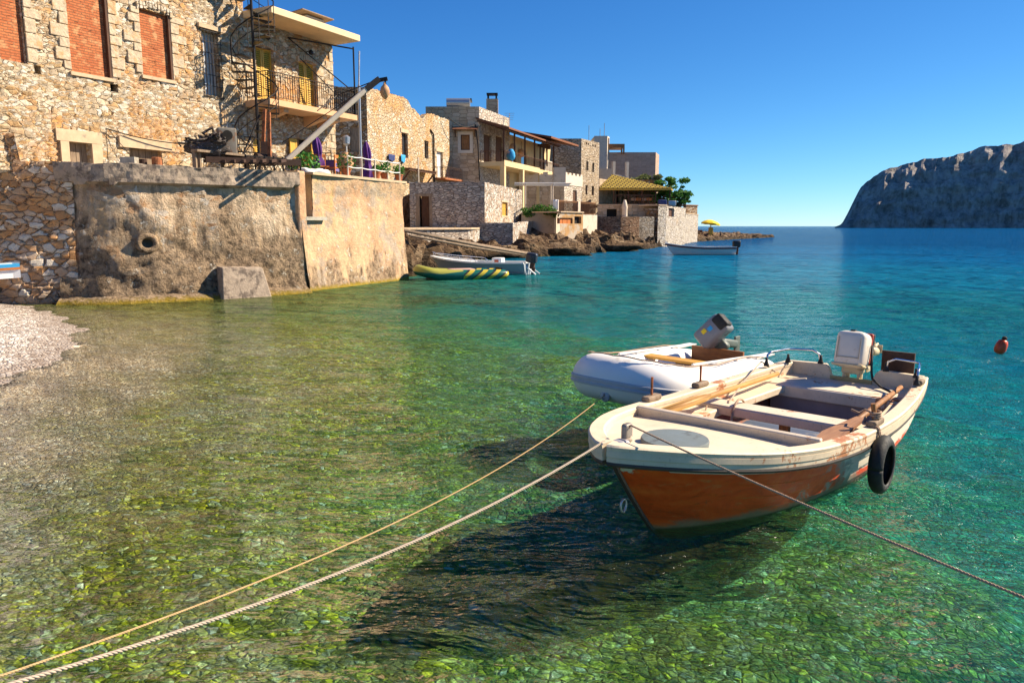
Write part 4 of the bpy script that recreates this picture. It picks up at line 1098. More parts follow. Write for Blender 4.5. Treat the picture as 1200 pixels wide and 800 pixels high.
    # chairs and table
    def chair(x, y, Y, rot, lb):
        p = W(x, y, Y); r = thing('wooden_chair', (0,0,0), lb, 'chair', 'orange wooden chairs on the terrace', local=True)
        m = MB(); m.box((0,0,.45), (.42,.42,.04)); m.build('seat', M['orange_wood'], r)
        m = MB(); m.box((0,.2,.86), (.42,.03,.12)); m.box((0,.2,.66), (.42,.025,.08)); m.build('backrest', M['orange_wood'], r)
        for sx in (-1,1):
            for sy in (-1,1):
                m = MB(); m.bar((sx*.19,sy*.19,0),(sx*.19,sy*.19,.9 if sy > 0 else .45), .035); m.build('leg', M['orange_wood'], r)
        r.location = (p.x, p.y, ZT); r.rotation_euler = (0,0,rot)
    chair(378, 207, 28.4, .6, 'orange wooden chair just left of the clay jar'); chair(391, 208, 29.0, -1.9, 'orange wooden chair half hidden behind the clay jar'); chair(364, 206, 28.6, 2.4, 'orange wooden chair closest to the parasol foot')
    p = W(383, 204, 29.4); r = thing('purple_table', (p.x,p.y,ZT), 'small square table with violet cloth behind the orange chairs', 'table')
    m = MB(); m.box((p.x,p.y,ZT+.74),(.8,.8,.03)); m.box((p.x,p.y-.39,ZT+.55),(.8,.02,.4)); m.box((p.x+.39,p.y,ZT+.55),(.02,.76,.4)); m.build('tablecloth', plain('violet_cloth', (.16,.13,.3), .8), r)
    for sx in (-1,1):
        for sy in (-1,1): m = MB(); m.bar((p.x+sx*.35,p.y+sy*.34,ZT),(p.x+sx*.35,p.y+sy*.34,ZT+.72), .04); m.build('leg', M['brown_wood'], r)
    # white sacks near the step
    m = MB(); q = W(357, 209, 26.6); 
    boulder(m, (q.x, q.y, ZT+.12), (.36,.28,.16), 2); tag(m.build('white_sack', M['white_cloth'], smooth=True), 'crumpled white sack lying beside the wall step', 'sack', 'white sacks by the step')
    m = MB(); q = W(370, 212, 27.0); boulder(m, (q.x, q.y, ZT+.12), (.42,.26,.14), 8); tag(m.build('white_sack', M['white_cloth'], smooth=True), 'flatter white sack nearer the clay jar', 'sack', 'white sacks by the step')
    # pipe rail along terrace edge
    wl = Wall((gB0.x, gB0.y), (gB1.x, gB1.y))
    q0 = wl.px(409, 205)[0]; r = thing('rope_railing', tuple(wl.pt(q0, ZT)), 'low railing of pale ropes on thin posts along the pink wall edge', 'railing')
    qs = [q0, lerp(q0, wl.L, .5), wl.L-.15]
    for k in range(5):
        q = lerp(q0, wl.L-.12, k/4); m = MB(); m.tube([wl.pt(q, ZT, -.05), wl.pt(q, ZT+.85, -.05)], .03, 7); m.build('post', M['beam_paint'], r)
        if k < 4:
            q2 = lerp(q0, wl.L-.12, (k+1)/4)
            for z in (.42, .8):
                m = MB(); m.tube(catenary(wl.pt(q, ZT+z, -.05), wl.pt(q2, ZT+z, -.05), .03, 10), .02, 6); m.build('rail_rope', M['white_cloth'], r, smooth=True)
    # potted plants
    for x, y, s_, lb in ((412, 211, .5, 'bushy green plant in a red pot beside the clay jar'), (456, 214, .42, 'green plant in red pots at the middle of the rope railing'), (473, 217, .36, 'small plant in a pot at the far end of the rope railing'), (447, 213, .25, 'tiny potted sprig left of the middle pots')):
        q, z = wl.px(x, y); c = wl.pt(q, ZT+.07, -.22); r = thing('potted_plant', tuple(c), lb, 'plant', 'potted plants on the terrace edge')
        m = MB(); m.lathe([(.11,0),(.16,.24),(.18,.25),(.18,.29),(.14,.29)], c, 16); m.build('pot', M['pot'], r)
        m = MB(); rnd = random.Random(x); leaves(m, rnd, c+Vector((0,0,.29+s_*.45)), (s_*.7,s_*.7,s_*.6), 150, .07); m.build('foliage', M['pot_leaf'], r)
    m = MB(); q = W(357, 196, 27.2); rnd = random.Random(5); r = thing('leafy_shrub', (q.x,q.y,ZT), 'dark leafy shrub between the lattice fence and the purple parasol', 'shrub')
    leaves(m, rnd, Vector((q.x,q.y,ZT+.45)), (.55,.5,.42), 320, .09); m.build('foliage', M['pot_leaf'], r); m = MB(); m.tube([(q.x,q.y,ZT),(q.x,q.y,ZT+.5)], .03, 6); m.build('stem', M['bark'], r)
    # garden tap lamp pole
    p = W(407, 205, 31); r = thing('garden_lamp', (p.x, p.y, ZT), 'thin pale lamp post with small glass lantern behind the jar', 'lamp')
    m = MB(); t_ = W(407, 168, 31); m.tube([(p.x,p.y,ZT),(p.x,p.y,t_.z)], .03, 7); m.build('post', M['white_metal'], r); m = MB(); m.lathe([(.04,0),(.14,.08),(.17,.34),(.05,.42)], (p.x,p.y,t_.z-.1), 12); m.build('lantern', M['galv'], r)
    # antenna mast
    p = W(421, 130, 34.5); r = thing('antenna_mast', (p.x,p.y,8.0), 'slim grey mast rising behind the balcony end', 'mast')
    m = MB(); m.tube([(p.x,p.y,3.9), W(420.5,100,34.5)], .06, 7); m.tube([W(420.5,100,34.5), W(421,60,34.5)], .035, 6); m.build('mast_pole', M['galv'], r)
def leaves(m, rnd, c, s, n, size, clump=0):
    cl = [(rnd.gauss(0,.5), rnd.gauss(0,.5), rnd.gauss(0,.5)) for _ in range(clump)] if clump else None
    for _ in range(n):
        while True:
            if cl:
                a = rnd.choice(cl); d = Vector((a[0]+rnd.gauss(0,.2), a[1]+rnd.gauss(0,.2), a[2]+rnd.gauss(0,.16)))
            else: d = Vector((rnd.uniform(-1,1), rnd.uniform(-1,1), rnd.uniform(-1,1)))
            if d.length < 1.1: break
        p = c+Vector((d.x*s[0], d.y*s[1], d.z*s[2])); a = Vector((rnd.gauss(0,1), rnd.gauss(0,1), rnd.gauss(0,1))).normalized()
        b = a.cross(Vector((rnd.gauss(0,1), rnd.gauss(0,1), rnd.gauss(0,1)))).normalized(); k = size*rnd.uniform(.6,1.3)
        m.add([p-a*k, p+b*k*.45, p+a*k, p-b*k*.45], [(0,1,2,3)])
_r = MB.recalc
terrace_things()
# ------------------------------------------------------------------ village along the shore
def corner_building(xl, xc, Yc, dirv=(.35,.94), xr=None, Lr=None, py=200):
    """frontal wall (shaded) ending at corner px xc, then side wall towards the sea"""
    C = Vector(XY(xc, Yc, py)); Lp = Vector(XY(xl, Yc, py)); d = Vector(dirv).normalized()
    if xr is not None:
        u = ray(xr, py); k = u.x/u.y
        Lr = (k*C.y-C.x)/(d.x-k*d.y)
    E = C+d*Lr
    return Wall(Lp, C), Wall(C, E)
def zpx(py, Y, px=600): return W(px, py, Y).z
def shell(root, f, s, z0, zt, mat, fh=(), sh=(), depth=.25, ft=None, st=None, step=None, name='wall', mat2=None, roof=True, back=3.0):
    m = MB(); f.face(m, z0, zt, fh, depth, step, top=ft); m2 = m if mat2 is None else MB()
    s.face(m2, z0, zt, sh, depth, step, top=st)
    e = Wall((s.B.x, s.B.y), (s.B.x-s.n.x*back, s.B.y-s.n.y*back)); e.face(m2, z0, zt-.02)
    g = Wall((f.A.x, f.A.y+back+2), (f.A.x, f.A.y)); g.face(m, z0, zt-.02)
    m.build(name, mat, root)
    if mat2 is not None: m2.build('side_wall', mat2, root)
    if roof:
        r = MB(); zz = zt-.35
        r.add([(f.A.x+.02, f.A.y+.25, zz), (s.A.x-.25, s.A.y+.25, zz), (s.B.x-.3, s.B.y-.1, zz), (s.B.x-s.n.x*back, s.B.y-s.n.y*back, zz), (f.A.x+.02, f.A.y+back+2, zz)], [(0,1,2,3,4)])
        r.build('roof', M['concrete'], root)
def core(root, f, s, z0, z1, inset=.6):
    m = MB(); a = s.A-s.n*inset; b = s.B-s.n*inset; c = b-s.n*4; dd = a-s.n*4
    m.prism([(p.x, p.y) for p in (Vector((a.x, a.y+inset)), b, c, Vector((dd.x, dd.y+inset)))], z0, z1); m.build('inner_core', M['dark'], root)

# ruined house
def ruin():
    f, s = corner_building(385, 432, 56, (.34,.94), xr=527)
    root = thing('ruined_house', (s.A.x, s.A.y, ZT), 'roofless sunlit ochre stone house with ragged wall top and a small wooden balcony', 'house')
    tops = [(432,103),(440,105),(447,107),(458,110),(470,113),(478,117),(482,126),(488,130),(493,138),(496,139),(500,133),(508,134),(518,138),(527,141)]
    tab = [(s.px(x, y)[0], s.px(x, y)[1]) for x, y in tops]
    st = lambda q: interp(tab, q)+.12*fbm((q*2.2, 0, 3), 3)
    rc = s.rect
    w1 = rc(471, 156, 478, 185); w2 = rc(509, 168, 514, 176); w3 = rc(508.5, 170, 514, 203); hole = rc(475,143,478,147); w3b = rc(497,163,503,184)
    dr = rc(511, 176, 518, 206)
    sh = [w1, rc(509.5-12, 165, 502, 186), rc(512, 178, 519, 208)]
    fw = f.rect(410, 149, 424, 178); fs = f.rect(429.5,125,431.5,128)
    m = MB(); f.face(m, ZT-1, 13.4, [fw], .25, .5, top=lambda q: tab[0][1]+.08*fbm((q,1,1),3))
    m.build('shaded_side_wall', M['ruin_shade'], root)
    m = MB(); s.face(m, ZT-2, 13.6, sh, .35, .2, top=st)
    # thickness of the broken top
    n = 60; rows = [[s.pt(s.L*i/n, st(s.L*i/n), 0), s.pt(s.L*i/n, st(s.L*i/n)-.05, -.6), s.pt(s.L*i/n, 4, -.6)] for i in range(n+1)]; m.grid(rows)
    m.build('wall', M['ruin_stone'], root)
    core(root, f, s, ZT-1, 8.5, .75)
    d = door(f, root, fw, M['grey_wood'], .12, 4, name='shutter')
    window(s, root, sh[0], M['dark_wood'], .22, .06); window(s, root, sh[1], M['grey_wood'], .22, .07); 
    o = door(s, root, sh[2], M['white_metal'], .2, 2)
    for r in (sh[0], sh[2]):
        m = MB(); s.box(m, r[0]-.2, r[1]+.2, r[3]-.003, r[3]+.3, -.2, .06); m.build('lintel', M['cap'], root)
    # small plank balcony
    q0 = s.px(466, 205)[0]; q1 = s.px(499, 205)[0]; z = s.px(480, 199)[1]
    m = MB()
    for k in range(12): a = lerp(q0, q1, k/12); s.box(m, a, a+(q1-q0)/12-.04, z-.06, z, .0, 1.1)
    s.box(m, q0, q1, z-.2, z-.07, .9, 1.02); m.build('wooden_balcony', M['dark_wood'], root)
    for q in (q0+.3, q1-.4):
        m = MB(); m.bar(s.pt(q, z-.15, 1.0), s.pt(q, z-1.3, .02), .1); m.build('balcony_strut', M['dark_wood'], root)
    q = s.px(475.5, 205)[0]; m = MB(); m.tube([s.pt(q, ZT-.5, 1.15), s.pt(q, z+.9, 1.15)], .05, 6); m.build('balcony_post', M['beam_paint'], root)
    # drain pipe
    q, z = s.px(507, 158); m = MB(); m.tube([s.pt(q-.5, z+.35, .05), s.pt(q, z, .1), s.pt(q, ZT-1, .1)], .07, 8); m.build('drain_pipe', M['iron'], root)
    # iron balcony at far end
    r = sh[2]; m = MB(); s.box(m, r[0]-.6, s.L+.5, r[2]-.25, r[2]-.1, 0, 1.1); m.build('iron_balcony_slab', M['rust'], root)
    pl = [s.pt(r[0]-.55, 0, .05), s.pt(r[0]-.55, 0, 1.05), s.pt(s.L+.45, 0, 1.05)]; railing(root, 'iron_balcony_railing', [(p.x,p.y) for p in pl], r[2]-.1, .95, .2, r=.016, mat=M['dark_rust'])
    # washing
    for x, y, sz, mt, lb in ((457, 185, (.6,.42), M['blue_cloth'], 'navy blue cloth hanging on the ochre ruin wall'), (470.5, 186, (.42,.5), M['cyan_cloth'], 'light blue cloth hanging beside the navy one on the ruin wall')):
        q, z = s.px(x, y); rows = []
        for i in range(9):
            rows.append([s.pt(q+sz[0]*(2*i/8-1)*.8, z+sz[1]*(.6-j/5*1.2*(1-.15*math.sin(i))), .12+.05*math.sin(i*1.7+j*.4)) for j in range(6)])
        m = MB(); m.grid(rows); o = m.build('hanging_cloth', mt, smooth=True); sm = o.modifiers.new('s', 'SOLIDIFY'); sm.thickness = .015; tag(o, lb, 'cloth', 'washing on the ruin wall')
ruin()

# house with tiled balcony roof
def porch_house():
    Y = 71; f, s = corner_building(500, 562, Y, (.35,.94), xr=597)
    s = Wall(s.A, s.A+s.d*(s.L*1.0)); root = thing('porch_house', (s.A.x, s.A.y, 4), 'stone house with brown tiled balcony roof on dark posts and a square chimney', 'house')
    zt = zpx(125, Y); zb = zpx(190, Y)
    w0 = f.rect(540, 158, 550.5, 176); ds = [s.rect(567, 158, 576, 190), s.rect(581, 160, 590, 190)]
    ds = [(a, b, zb+.02, d_) for a, b, c, d_ in ds]
    big = Wall(s.A, s.A+s.d*24)
    lowdoor = f.rect(549,190,552,211)
    m = MB(); f.face(m, 3, zt, [w0], .25, None); m.build('wall', M['ashlar'], root)
    m = MB(); s.face(m, 3, zt, ds, .3, None); e = Wall(s.B, s.B+Vector((-6, 1.5))); e.face(m, 3, zt); m.build('sea_wall_side', M['white_rubble'], root)
    # lower continuation of the house behind the balcony (yellow plaster)
    m = MB(); big2 = Wall(s.B, s.A+s.d*22); ar = [(big2.px(x0, 170)[0], big2.px(x1, 170)[0], zb, zb+2.3) for x0, x1 in ((600,605),(611,618),)]
    big2.face(m, 3, zb+3.4, ar, .4); m.build('plastered_wing', M['yellow_plaster'], root)
    core(root, f, s, 3, zt-.5, .8)
    m = MB(); m.add([(f.A.x,f.A.y+.3,zt-.3),(s.A.x-.2,s.A.y+.3,zt-.3),(s.B.x,s.B.y,zt-.3),(s.B.x-6,s.B.y+1.5,zt-.3)], [(0,1,2,3)]); m.build('flat_roof', M['concrete'], root)
    o = window(f, root, w0, M['dark_wood'], .1, .08, bars=0, glass=M['brown_wood'])
    m = MB(); a = (w0[0]-.28, w0[1]+.28, w0[2]-.28, w0[3]+.28); frame_mb(f, m, a, .0, .07, .28); m.build('window_surround', M['white_plaster'], root)
    m = MB(); V = [f.pt(w0[0]-.8, w0[3]+.65, 0), f.pt(w0[1]+.8, w0[3]+.65, 0), f.pt(w0[1]+.7, w0[3]+.35, .8), f.pt(w0[0]-.7, w0[3]+.35, .8)]; m.poly3(V, (0,0,.08)); m.build('window_canopy', M['roof_tile'], root)
    for q in (w0[0]-.5, w0[1]+.5): m = MB(); m.bar(f.pt(q, w0[3]-.2, .03), f.pt(q, w0[3]+.4, .6), .08); m.bar(f.pt(q, w0[3]-.2, .04), f.pt(q, w0[3]+.5, .04), .08); m.build('canopy_bracket', M['dark_wood'], root)
    for d in ds: o = door(s, root, d, M['dark_wood'], .2, 3)
    # balcony deck
    P0 = s.A; wq = 2.5; Lb = 17.5
    z0 = zb-.75
    m = MB(); s.box(m, .0, Lb, z0+.35, zb, .01, wq); o = m.build('balcony_floor', M['yellow_plaster'], root)
    m = MB(); s.box(m, .0, 10.5, zb+.003, zb+.12, wq-.15, wq-.02); m.build('balcony_kerb', M['yellow_plaster'], root)
    for q in (.05, 5.2, 10.4, 14.2):
        m = MB(); s.box(m, q, q+.42, 2.5, z0+.35, wq-.45, wq-.03); m.build('column', M['yellow_plaster'], root)
    pl = [s.pt(0, 0, .1), s.pt(.0, 0, wq-.1), s.pt(Lb, 0, wq-.1)]
    railing(root, 'balcony_railing', [(p.x, p.y) for p in pl], zb, 1.0, .25, M['dark_wood'], r=.02, rail=.03)
    # tiled roof and posts
    zr = zpx(143, Y)
    V = [s.pt(-.15, zr+.25, -.3), s.pt(Lb*.94, zr+.25, -.3), s.pt(Lb*.94, zr-.75, wq+.5), s.pt(-.15, zr-.75, wq+.5)]
    m = MB(); m.poly3([v+Vector((0,0,.0)) for v in V], (0,0,.16)); m.build('tiled_roof', M['roof_tile'], root)
    m = MB(); m.bar(s.pt(-.1, zr-.72, wq+.15), s.pt(Lb*.94, zr-.72, wq+.15), .16, .2)
    for k in range(12): q = -.05+Lb*.93*k/11; m.bar(s.pt(q, zr+.1, -.2), s.pt(q, zr-.78, wq+.4), .1, .12)
    m.build('roof_rafters', M['dark_wood'], root)
    for q in (.1, 3.0, 6.0, 9.0, 12, 15.6): m = MB(); m.bar(s.pt(q, zb, wq-.12), s.pt(q, zr-.75, wq-.12), .17); m.build('roof_post', M['dark_wood'], root)
    # second roof fin
    V = [s.pt(11.2, zr+.3, -.2), s.pt(Lb+3, zr+.3, -.2), s.pt(Lb+3, zr-.4, wq+1.4), s.pt(11.2, zr-.4, wq+1.0)]
    m = MB(); m.poly3(V, (0,0,.2)); m.build('far_tiled_roof', M['roof_tile'], root)
    # chimney
    p = W(577, 150, Y+5); zc = zpx(117, Y+5); m = MB(); m.box((p.x,p.y,(zc+zt-1)/2),(1.15,1.15,zc-zt+1)); o = m.build('chimney', M['ashlar'], root)
    m = MB()
    for a in (-.4,.4):
        for b in (-.4,.4): m.box((p.x+a,p.y+b,zc+.22),(.16,.16,.44))
    m.box((p.x,p.y,zc+.5),(1.1,1.1,.12)); m.build('chimney_cap', M['iron'], o)
    # water heater
    p = W(539, 125, Y+1.5); zc = zpx(120, Y+1.5); h = thing('solar_water_heater', (p.x,p.y,zt), 'shiny cylindrical water tank on the flat roof left of the chimney', 'water tank')
    m = MB(); m.tube([(p.x-1.25,p.y,zc-.05),(p.x+.95,p.y,zc-.05)], .42, 16); m.build('tank', M['galv'], h, smooth=True, angle=40)
    m = MB(); m.poly3([(p.x-1.3,p.y+.3,zc+.35),(p.x+1.1,p.y+.3,zc+.35),(p.x+1.1,p.y+1.6,zc+.2),(p.x-1.3,p.y+1.6,zc+.2)], (0,0,.06)); m.build('solar_panel', M['glass'], h)
    m = MB()
    for a in (-1.1,.8): m.bar((p.x+a,p.y,zt-.4),(p.x+a,p.y,zc-.3), .08); m.bar((p.x+a,p.y+1.4,zt-.4),(p.x+a,p.y+1.4,zc+.2), .06)
    m.build('support_frame', M['iron'], h)
    # hanging cloths / blue towel, lanterns
    q, z = s.px(582, 184); c = s.pt(q*0+1.9, zb+.75, wq-.05); m = MB()
    rows = [[(c.x+.35*math.cos(2*math.pi*k/14)*(1+.1*math.sin(k*3))*w_, c.y+.25*math.sin(2*math.pi*k/14)*w_, c.z+dz) for k in range(15)] for dz, w_ in ((.55,.05),(.5,.5),(.2,1.0),(-.15,1.15),(-.45,.9),(-.5,.1))]
    m.grid(rows); tag(m.build('blue_bag', M['cyan_cloth'], smooth=True), 'bright blue bag hanging over the balcony railing', 'bag')
    for x, Yk in ((601, 76), (611, 81)):
        c = W(x, 170, Yk); c.z = zb+1.9; r = thing('wicker_lantern', tuple(c), 'rounded wicker lantern hanging under the tiled balcony roof', 'lantern', 'lanterns hanging under the tiled balcony roof')
        m = MB(); m.lathe([(.08,.35),(.25,.2),(.34,-.05),(.3,-.4),(.12,-.55)], c, 12); m.build('shade', M['terracotta'], r); m = MB(); m.tube([c+Vector((0,0,.3)), c+Vector((0,0,1.1))], .02, 5); m.build('cord', M['iron'], r)
    # antennas
    for x, y0, y1, lb in ((597, 165, 133, 'thin television antenna beside the square chimney'),):
        a = W(x, y0, Y+6); b = W(x, y1, Y+6); m = MB(); m.tube([a, b], .04, 5)
        for k in range(4): m.bar(b+Vector((-.5+.05*k,0,-.2*k)), b+Vector((.5-.05*k,0,-.2*k)), .03)
        tag(m.build('tv_antenna', M['galv']), lb, 'antenna')
    # telephone wire
    m = MB(); m.tube(catenary(W(525,137,68), W(557,146,Y-.3), .5, 12), .035, 5); m.tube([W(557,146,Y-.3), W(560,170,Y-.3), W(562,212,Y-.3)], .05, 5)
    tag(m.build('overhead_cable', M['iron'], smooth=True), 'black cable sagging from the ruin to the porch house corner', 'cable')
porch_house()

def shed():
    Y = 56; f, s = corner_building(480, 568, Y, (.23,.97), xr=612, py=235)
    root = thing('stone_shed', (s.A.x, s.A.y, 2.1), 'low flat roofed grey stone shed with a dark doorway beside the water', 'shed')
    zt = zpx(212.5, Y); z0 = 1.2
    d = f.rect(489, 230, 505, 264.5); w_ = s.rect(588, 237, 594.5, 253); hs = s.rect(602,240,604,247)
    d = (d[0], d[1], 2.15, d[3])
    rough = None
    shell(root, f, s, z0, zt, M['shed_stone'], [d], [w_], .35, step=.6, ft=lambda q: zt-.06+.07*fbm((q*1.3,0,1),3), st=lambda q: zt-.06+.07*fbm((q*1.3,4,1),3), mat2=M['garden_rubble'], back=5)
    core(root, f, s, z0, zt-.5, 1.0)
    m = MB(); f.box(m, d[0]+.3, d[1]-.0, d[2], d[3]-.0, -.34, -.28); m.build('door', M['dark_wood'], root)
    m = MB(); f.box(m, d[0]-.08, d[0]+.18, d[2], d[3], -.25, .02); f.box(m, d[1]-.12, d[1]+.1, d[2], d[3], -.25, .02); f.box(m, d[0]-.15, d[1]+.15, d[3]-.003, d[3]+.2, -.25, .03); m.build('door_frame', M['grey_wood'], root)
    louvre_shutters(s, root, w_, .12, mat=M['yellow_shutter']); m = MB(); frame_mb(s, m, (w_[0]-.12, w_[1]+.12, w_[2]-.1, w_[3]+.12), .0, .03, .12); m.build('window_surround', M['cap'], root)
    # ledge in front, low wall
    f2 = Wall(XY(476, 47, 272), XY(549, 51.5, 272)); e2 = Wall(f2.B, Vector(XY(562, 54.8, 272)))
    r2 = thing('ledge_wall', (f2.A.x, f2.A.y, .8), 'low shaded stone ledge wall in front of the shed door', 'wall')
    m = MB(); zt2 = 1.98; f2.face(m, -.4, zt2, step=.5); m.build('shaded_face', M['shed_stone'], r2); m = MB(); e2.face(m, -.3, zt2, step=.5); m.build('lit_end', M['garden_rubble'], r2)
    m = MB(); m.poly3([f2.pt(-1, zt2, .15), f2.pt(f2.L+.12, zt2, .15), (e2.B.x, e2.B.y, zt2), (-4, 56.3, zt2), (-9.5, 56.5, zt2)], (0,0,.12)); m.build('ledge_top', M['cap'], r2)
    # garden wall
    f3, s3 = corner_building(561, 601, 55, (.16,.98), xr=655, py=272)
    r3 = thing('garden_wall', (s3.A.x, s3.A.y, .8), 'whitewashed rubble garden wall stepping down to the rocks right of the shed', 'wall')
    z3 = zpx(261, 55)
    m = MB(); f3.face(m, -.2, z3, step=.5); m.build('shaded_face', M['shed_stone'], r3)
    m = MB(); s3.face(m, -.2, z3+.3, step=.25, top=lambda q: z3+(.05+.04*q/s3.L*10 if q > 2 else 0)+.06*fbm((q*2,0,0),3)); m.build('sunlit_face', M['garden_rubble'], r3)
    m = MB(); m.add([s3.pt(0,z3-.02,0), s3.pt(s3.L,z3,0), s3.pt(s3.L,z3,-3), f3.pt(0,z3-.02,-2), f3.pt(0,z3-.02,0)], [(0,1,2,3,4)]); m.build('wall_top', M['cap'], r3)
    # timber slipway: two long logs
    for k, (a, b, rr, lb) in enumerate(((W(473, 270, 36.5), W(622, 297.5, 52.2), .10, 'upper long weathered log of the slipway sloping across the rocks'), (W(480, 276, 37), W(614, 298.5, 51.2), .07, 'lower long weathered log of the slipway sloping across the rocks'))):
        m = MB(); m.tube([a, a.lerp(b,.5)+Vector((0,0,-.05)), b], [rr*.9, rr, rr], 8); tag(m.build('slipway_log', M['grey_wood'], smooth=True), lb, 'log', 'slipway logs on the rocks')
    for k, (x, y, Y_, s_, mt, nm) in enumerate([(488, 283, 40, (1.3,1.6,1.15), 'rock_cave', 'dark hollowed boulder right of the sea wall corner'), (512, 287, 43.5, (1.2,1.3,.9), 'rock_cave', 'dark boulder below the ledge wall, second from the sea wall corner'), (528, 291, 45.5, (1.1,1.0,.75), 'rock', 'ochre boulder under the slipway logs near the speedboat bow'), (556, 291, 50, (1.7,1.2,.7), 'rock_cave', 'broad dark boulder under the middle of the slipway logs'), (585, 291, 52.8, (1.8,1.2,.6), 'rock', 'low brown boulder below the garden wall corner'), (660, 293, 56.5, (2.0,1.3,.55), 'rock', 'flat brown boulder at the waterline below the orange door wall'), (720, 291, 66, (2.4,1.5,.6), 'rock', 'flat boulder at the waterline below the brown layered wall')]):
        p = W(x, y, Y_); m = MB(); boulder(m, (p.x,p.y,.35), s_, k*3.1+1); tag(m.build('shore_boulder', M[mt], smooth=True), nm, 'boulder', 'boulders along the shore')
shed()

def annex():
    # crenellated annex + terrace with vines
    Y = 80; f, s = corner_building(612, 661, Y, (.45,.9), xr=682, py=230)
    root = thing('crenellated_house', (s.A.x, s.A.y, 3), 'cream house with notched parapet in front of the stone tower', 'house')
    zt = zpx(203, Y); zm = zpx(216.5, Y)
    d = s.rect(671.5, 223, 676, 235); d=(d[0],d[1],zpx(238,Y),d[3])
    m = MB(); f.face(m, 2.5, zm); m.build('front_wall', M['ashlar'], root); m = MB(); s.face(m, 2.5, zm, [d], .25); m.build('wall', M['white_rubble'], root)
    door(s, root, d, M['dark_wood'], .15, 2); core(root, f, s, 2.5, zm-.2, .8)
    m = MB(); f.box(m, 0, f.L, zm, zt-.15, -.35, .06)
    k = 0; q = .2
    while q < f.L-.7: f.box(m, q, q+.5, zt-.15, zt+.12, -.3, .05); q += 1.0
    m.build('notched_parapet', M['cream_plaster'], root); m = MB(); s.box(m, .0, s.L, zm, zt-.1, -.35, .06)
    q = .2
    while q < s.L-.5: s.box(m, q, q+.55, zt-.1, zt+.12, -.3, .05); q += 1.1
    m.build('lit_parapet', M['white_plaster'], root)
    m = MB(); m.box((s.A.x-.5, s.A.y+.45, (zm+zt+.6)/2), (1.3, 1.3, zt+.6-zm)); m.build('corner_pier', M['cream_plaster'], root)
    m = MB(); m.add([(f.A.x,f.A.y+.3,zm+.05),(s.A.x,s.A.y+.3,zm+.05),(s.B.x,s.B.y,zm+.05),(s.B.x-8,s.B.y+2,zm+.05)], [(0,1,2,3)]); m.build('flat_roof', M['concrete'], root)
    # vine terrace
    T = Wall(XY(611, 66, 245), XY(650, 66, 245)); T2 = Wall(T.B, Vector(XY(700, 74, 245)))
    r = thing('vine_terrace', (T.A.x, T.A.y, 1.5), 'small terrace with cream walls and brown slatted railings below the notched parapet house', 'terrace')
    z0 = .8; z1 = zpx(249, 66); m = MB(); T.face(m, z0, z1, step=None); T2.face(m, z0, z1-.1); m.build('terrace_wall', M['cream_plaster'], r)
    m = MB(); m.add([T.pt(0,z1-.03), T.pt(T.L,z1-.03), T2.pt(T2.L,z1-.13), (T2.B.x-3,T2.B.y+8,z1-.1), (T.A.x,T.A.y+10,z1)], [(0,1,2,3,4)]); m.build('terrace_floor', M['concrete'], r)
    railing(r, 'slatted_railing', [tuple(T2.pt(.3,0)[:2]), tuple(T2.pt(T2.L*.95,0)[:2])], z1-.1, 1.15, .2, M['brown_wood'], r=.035, rail=.04)
    for q in (.1, T2.L*.5): m = MB(); T2.box(m, q, q+.5, z0, z1+1.1, -.4, .1); m.build('terrace_pier', M['cream_plaster'], r)
    # pergola of poles
    pg = thing('pole_pergola', (T.A.x, T.A.y, z1), 'thin pale pole pergola over the vine terrace', 'pergola')
    zp = zpx(216.5, 68)
    for q in (.3, 2.3): 
        for o in (-.2, -3.5): m = MB(); m.tube([T.pt(q*1.2, z1-.03, o), T.pt(q*1.2, zp, o)], .05, 6); m.build('post', M['beam_paint'], pg)
    m = MB()
    for k in range(7): m.tube([T.pt(-.6, zp+.05, -.2-k*.6), T.pt(4.4, zp+.02+.05*math.sin(k), -.2-k*.62)], .045, 6)
    m.tube([T.pt(.36, zp, .2), T.pt(.36, zp, -4.2)], .05, 6); m.tube([T.pt(2.8, zp, .2), T.pt(2.8, zp, -4.2)], .05, 6); m.build('roof_poles', M['white_metal'], pg)
    m = MB(); rnd = random.Random(11)
    for k in range(9): leaves(m, rnd, T.pt(.3+k*.33, z1+.05, .25)+Vector((0,0,rnd.uniform(-.2,.35))), (.4,.4,.35), 110, .11)
    tag(m.build('garden_vine', M['leaf']), 'green vine spilling over the terrace wall under the pole pergola', 'vine')
    c = T.pt(3.0, z1+.65, .1); m = MB(); rows = [[(c.x-.25+.07*i, c.y+.05*math.sin(i*1.4), c.z+.45-.18*j) for j in range(6)] for i in range(8)]; m.grid(rows); o = m.build('hanging_towel', M['white_cloth'], smooth=True); sm = o.modifiers.new('s','SOLIDIFY'); sm.thickness = .03; tag(o, 'white towel hanging on the terrace rail near the pergola', 'towel')
    # orange/brown low boathouse wall at px 640-683
    B = Wall(XY(656, 62, 275), XY(683, 64.5, 275)); z2 = zpx(254, 62)
    rb = thing('boathouse_wall', (B.A.x, B.A.y, .6), 'ochre plastered boathouse wall with orange doors above the rocks', 'wall')
    dd = (B.px(655,268)[0], B.px(671,268)[0], zpx(262,62), zpx(255.2,62)); d2 = (B.px(673,268)[0], B.px(681,268)[0], zpx(262,63), zpx(253.5,63))
    m = MB(); B.face(m, -.2, z2+.35, [dd, d2], .3); m.build('wall_face', plain('ochre_plaster', (.52,.29,.11), .85, .6, .5, 2, dirt=((.5,.42,.32),1.1,.47), bdist=.05), rb)
    m = MB(); B.box(m, 0, B.L, z2+.35, z2+.45, -3, .1); m.build('wall_cap', M['cap'], rb)
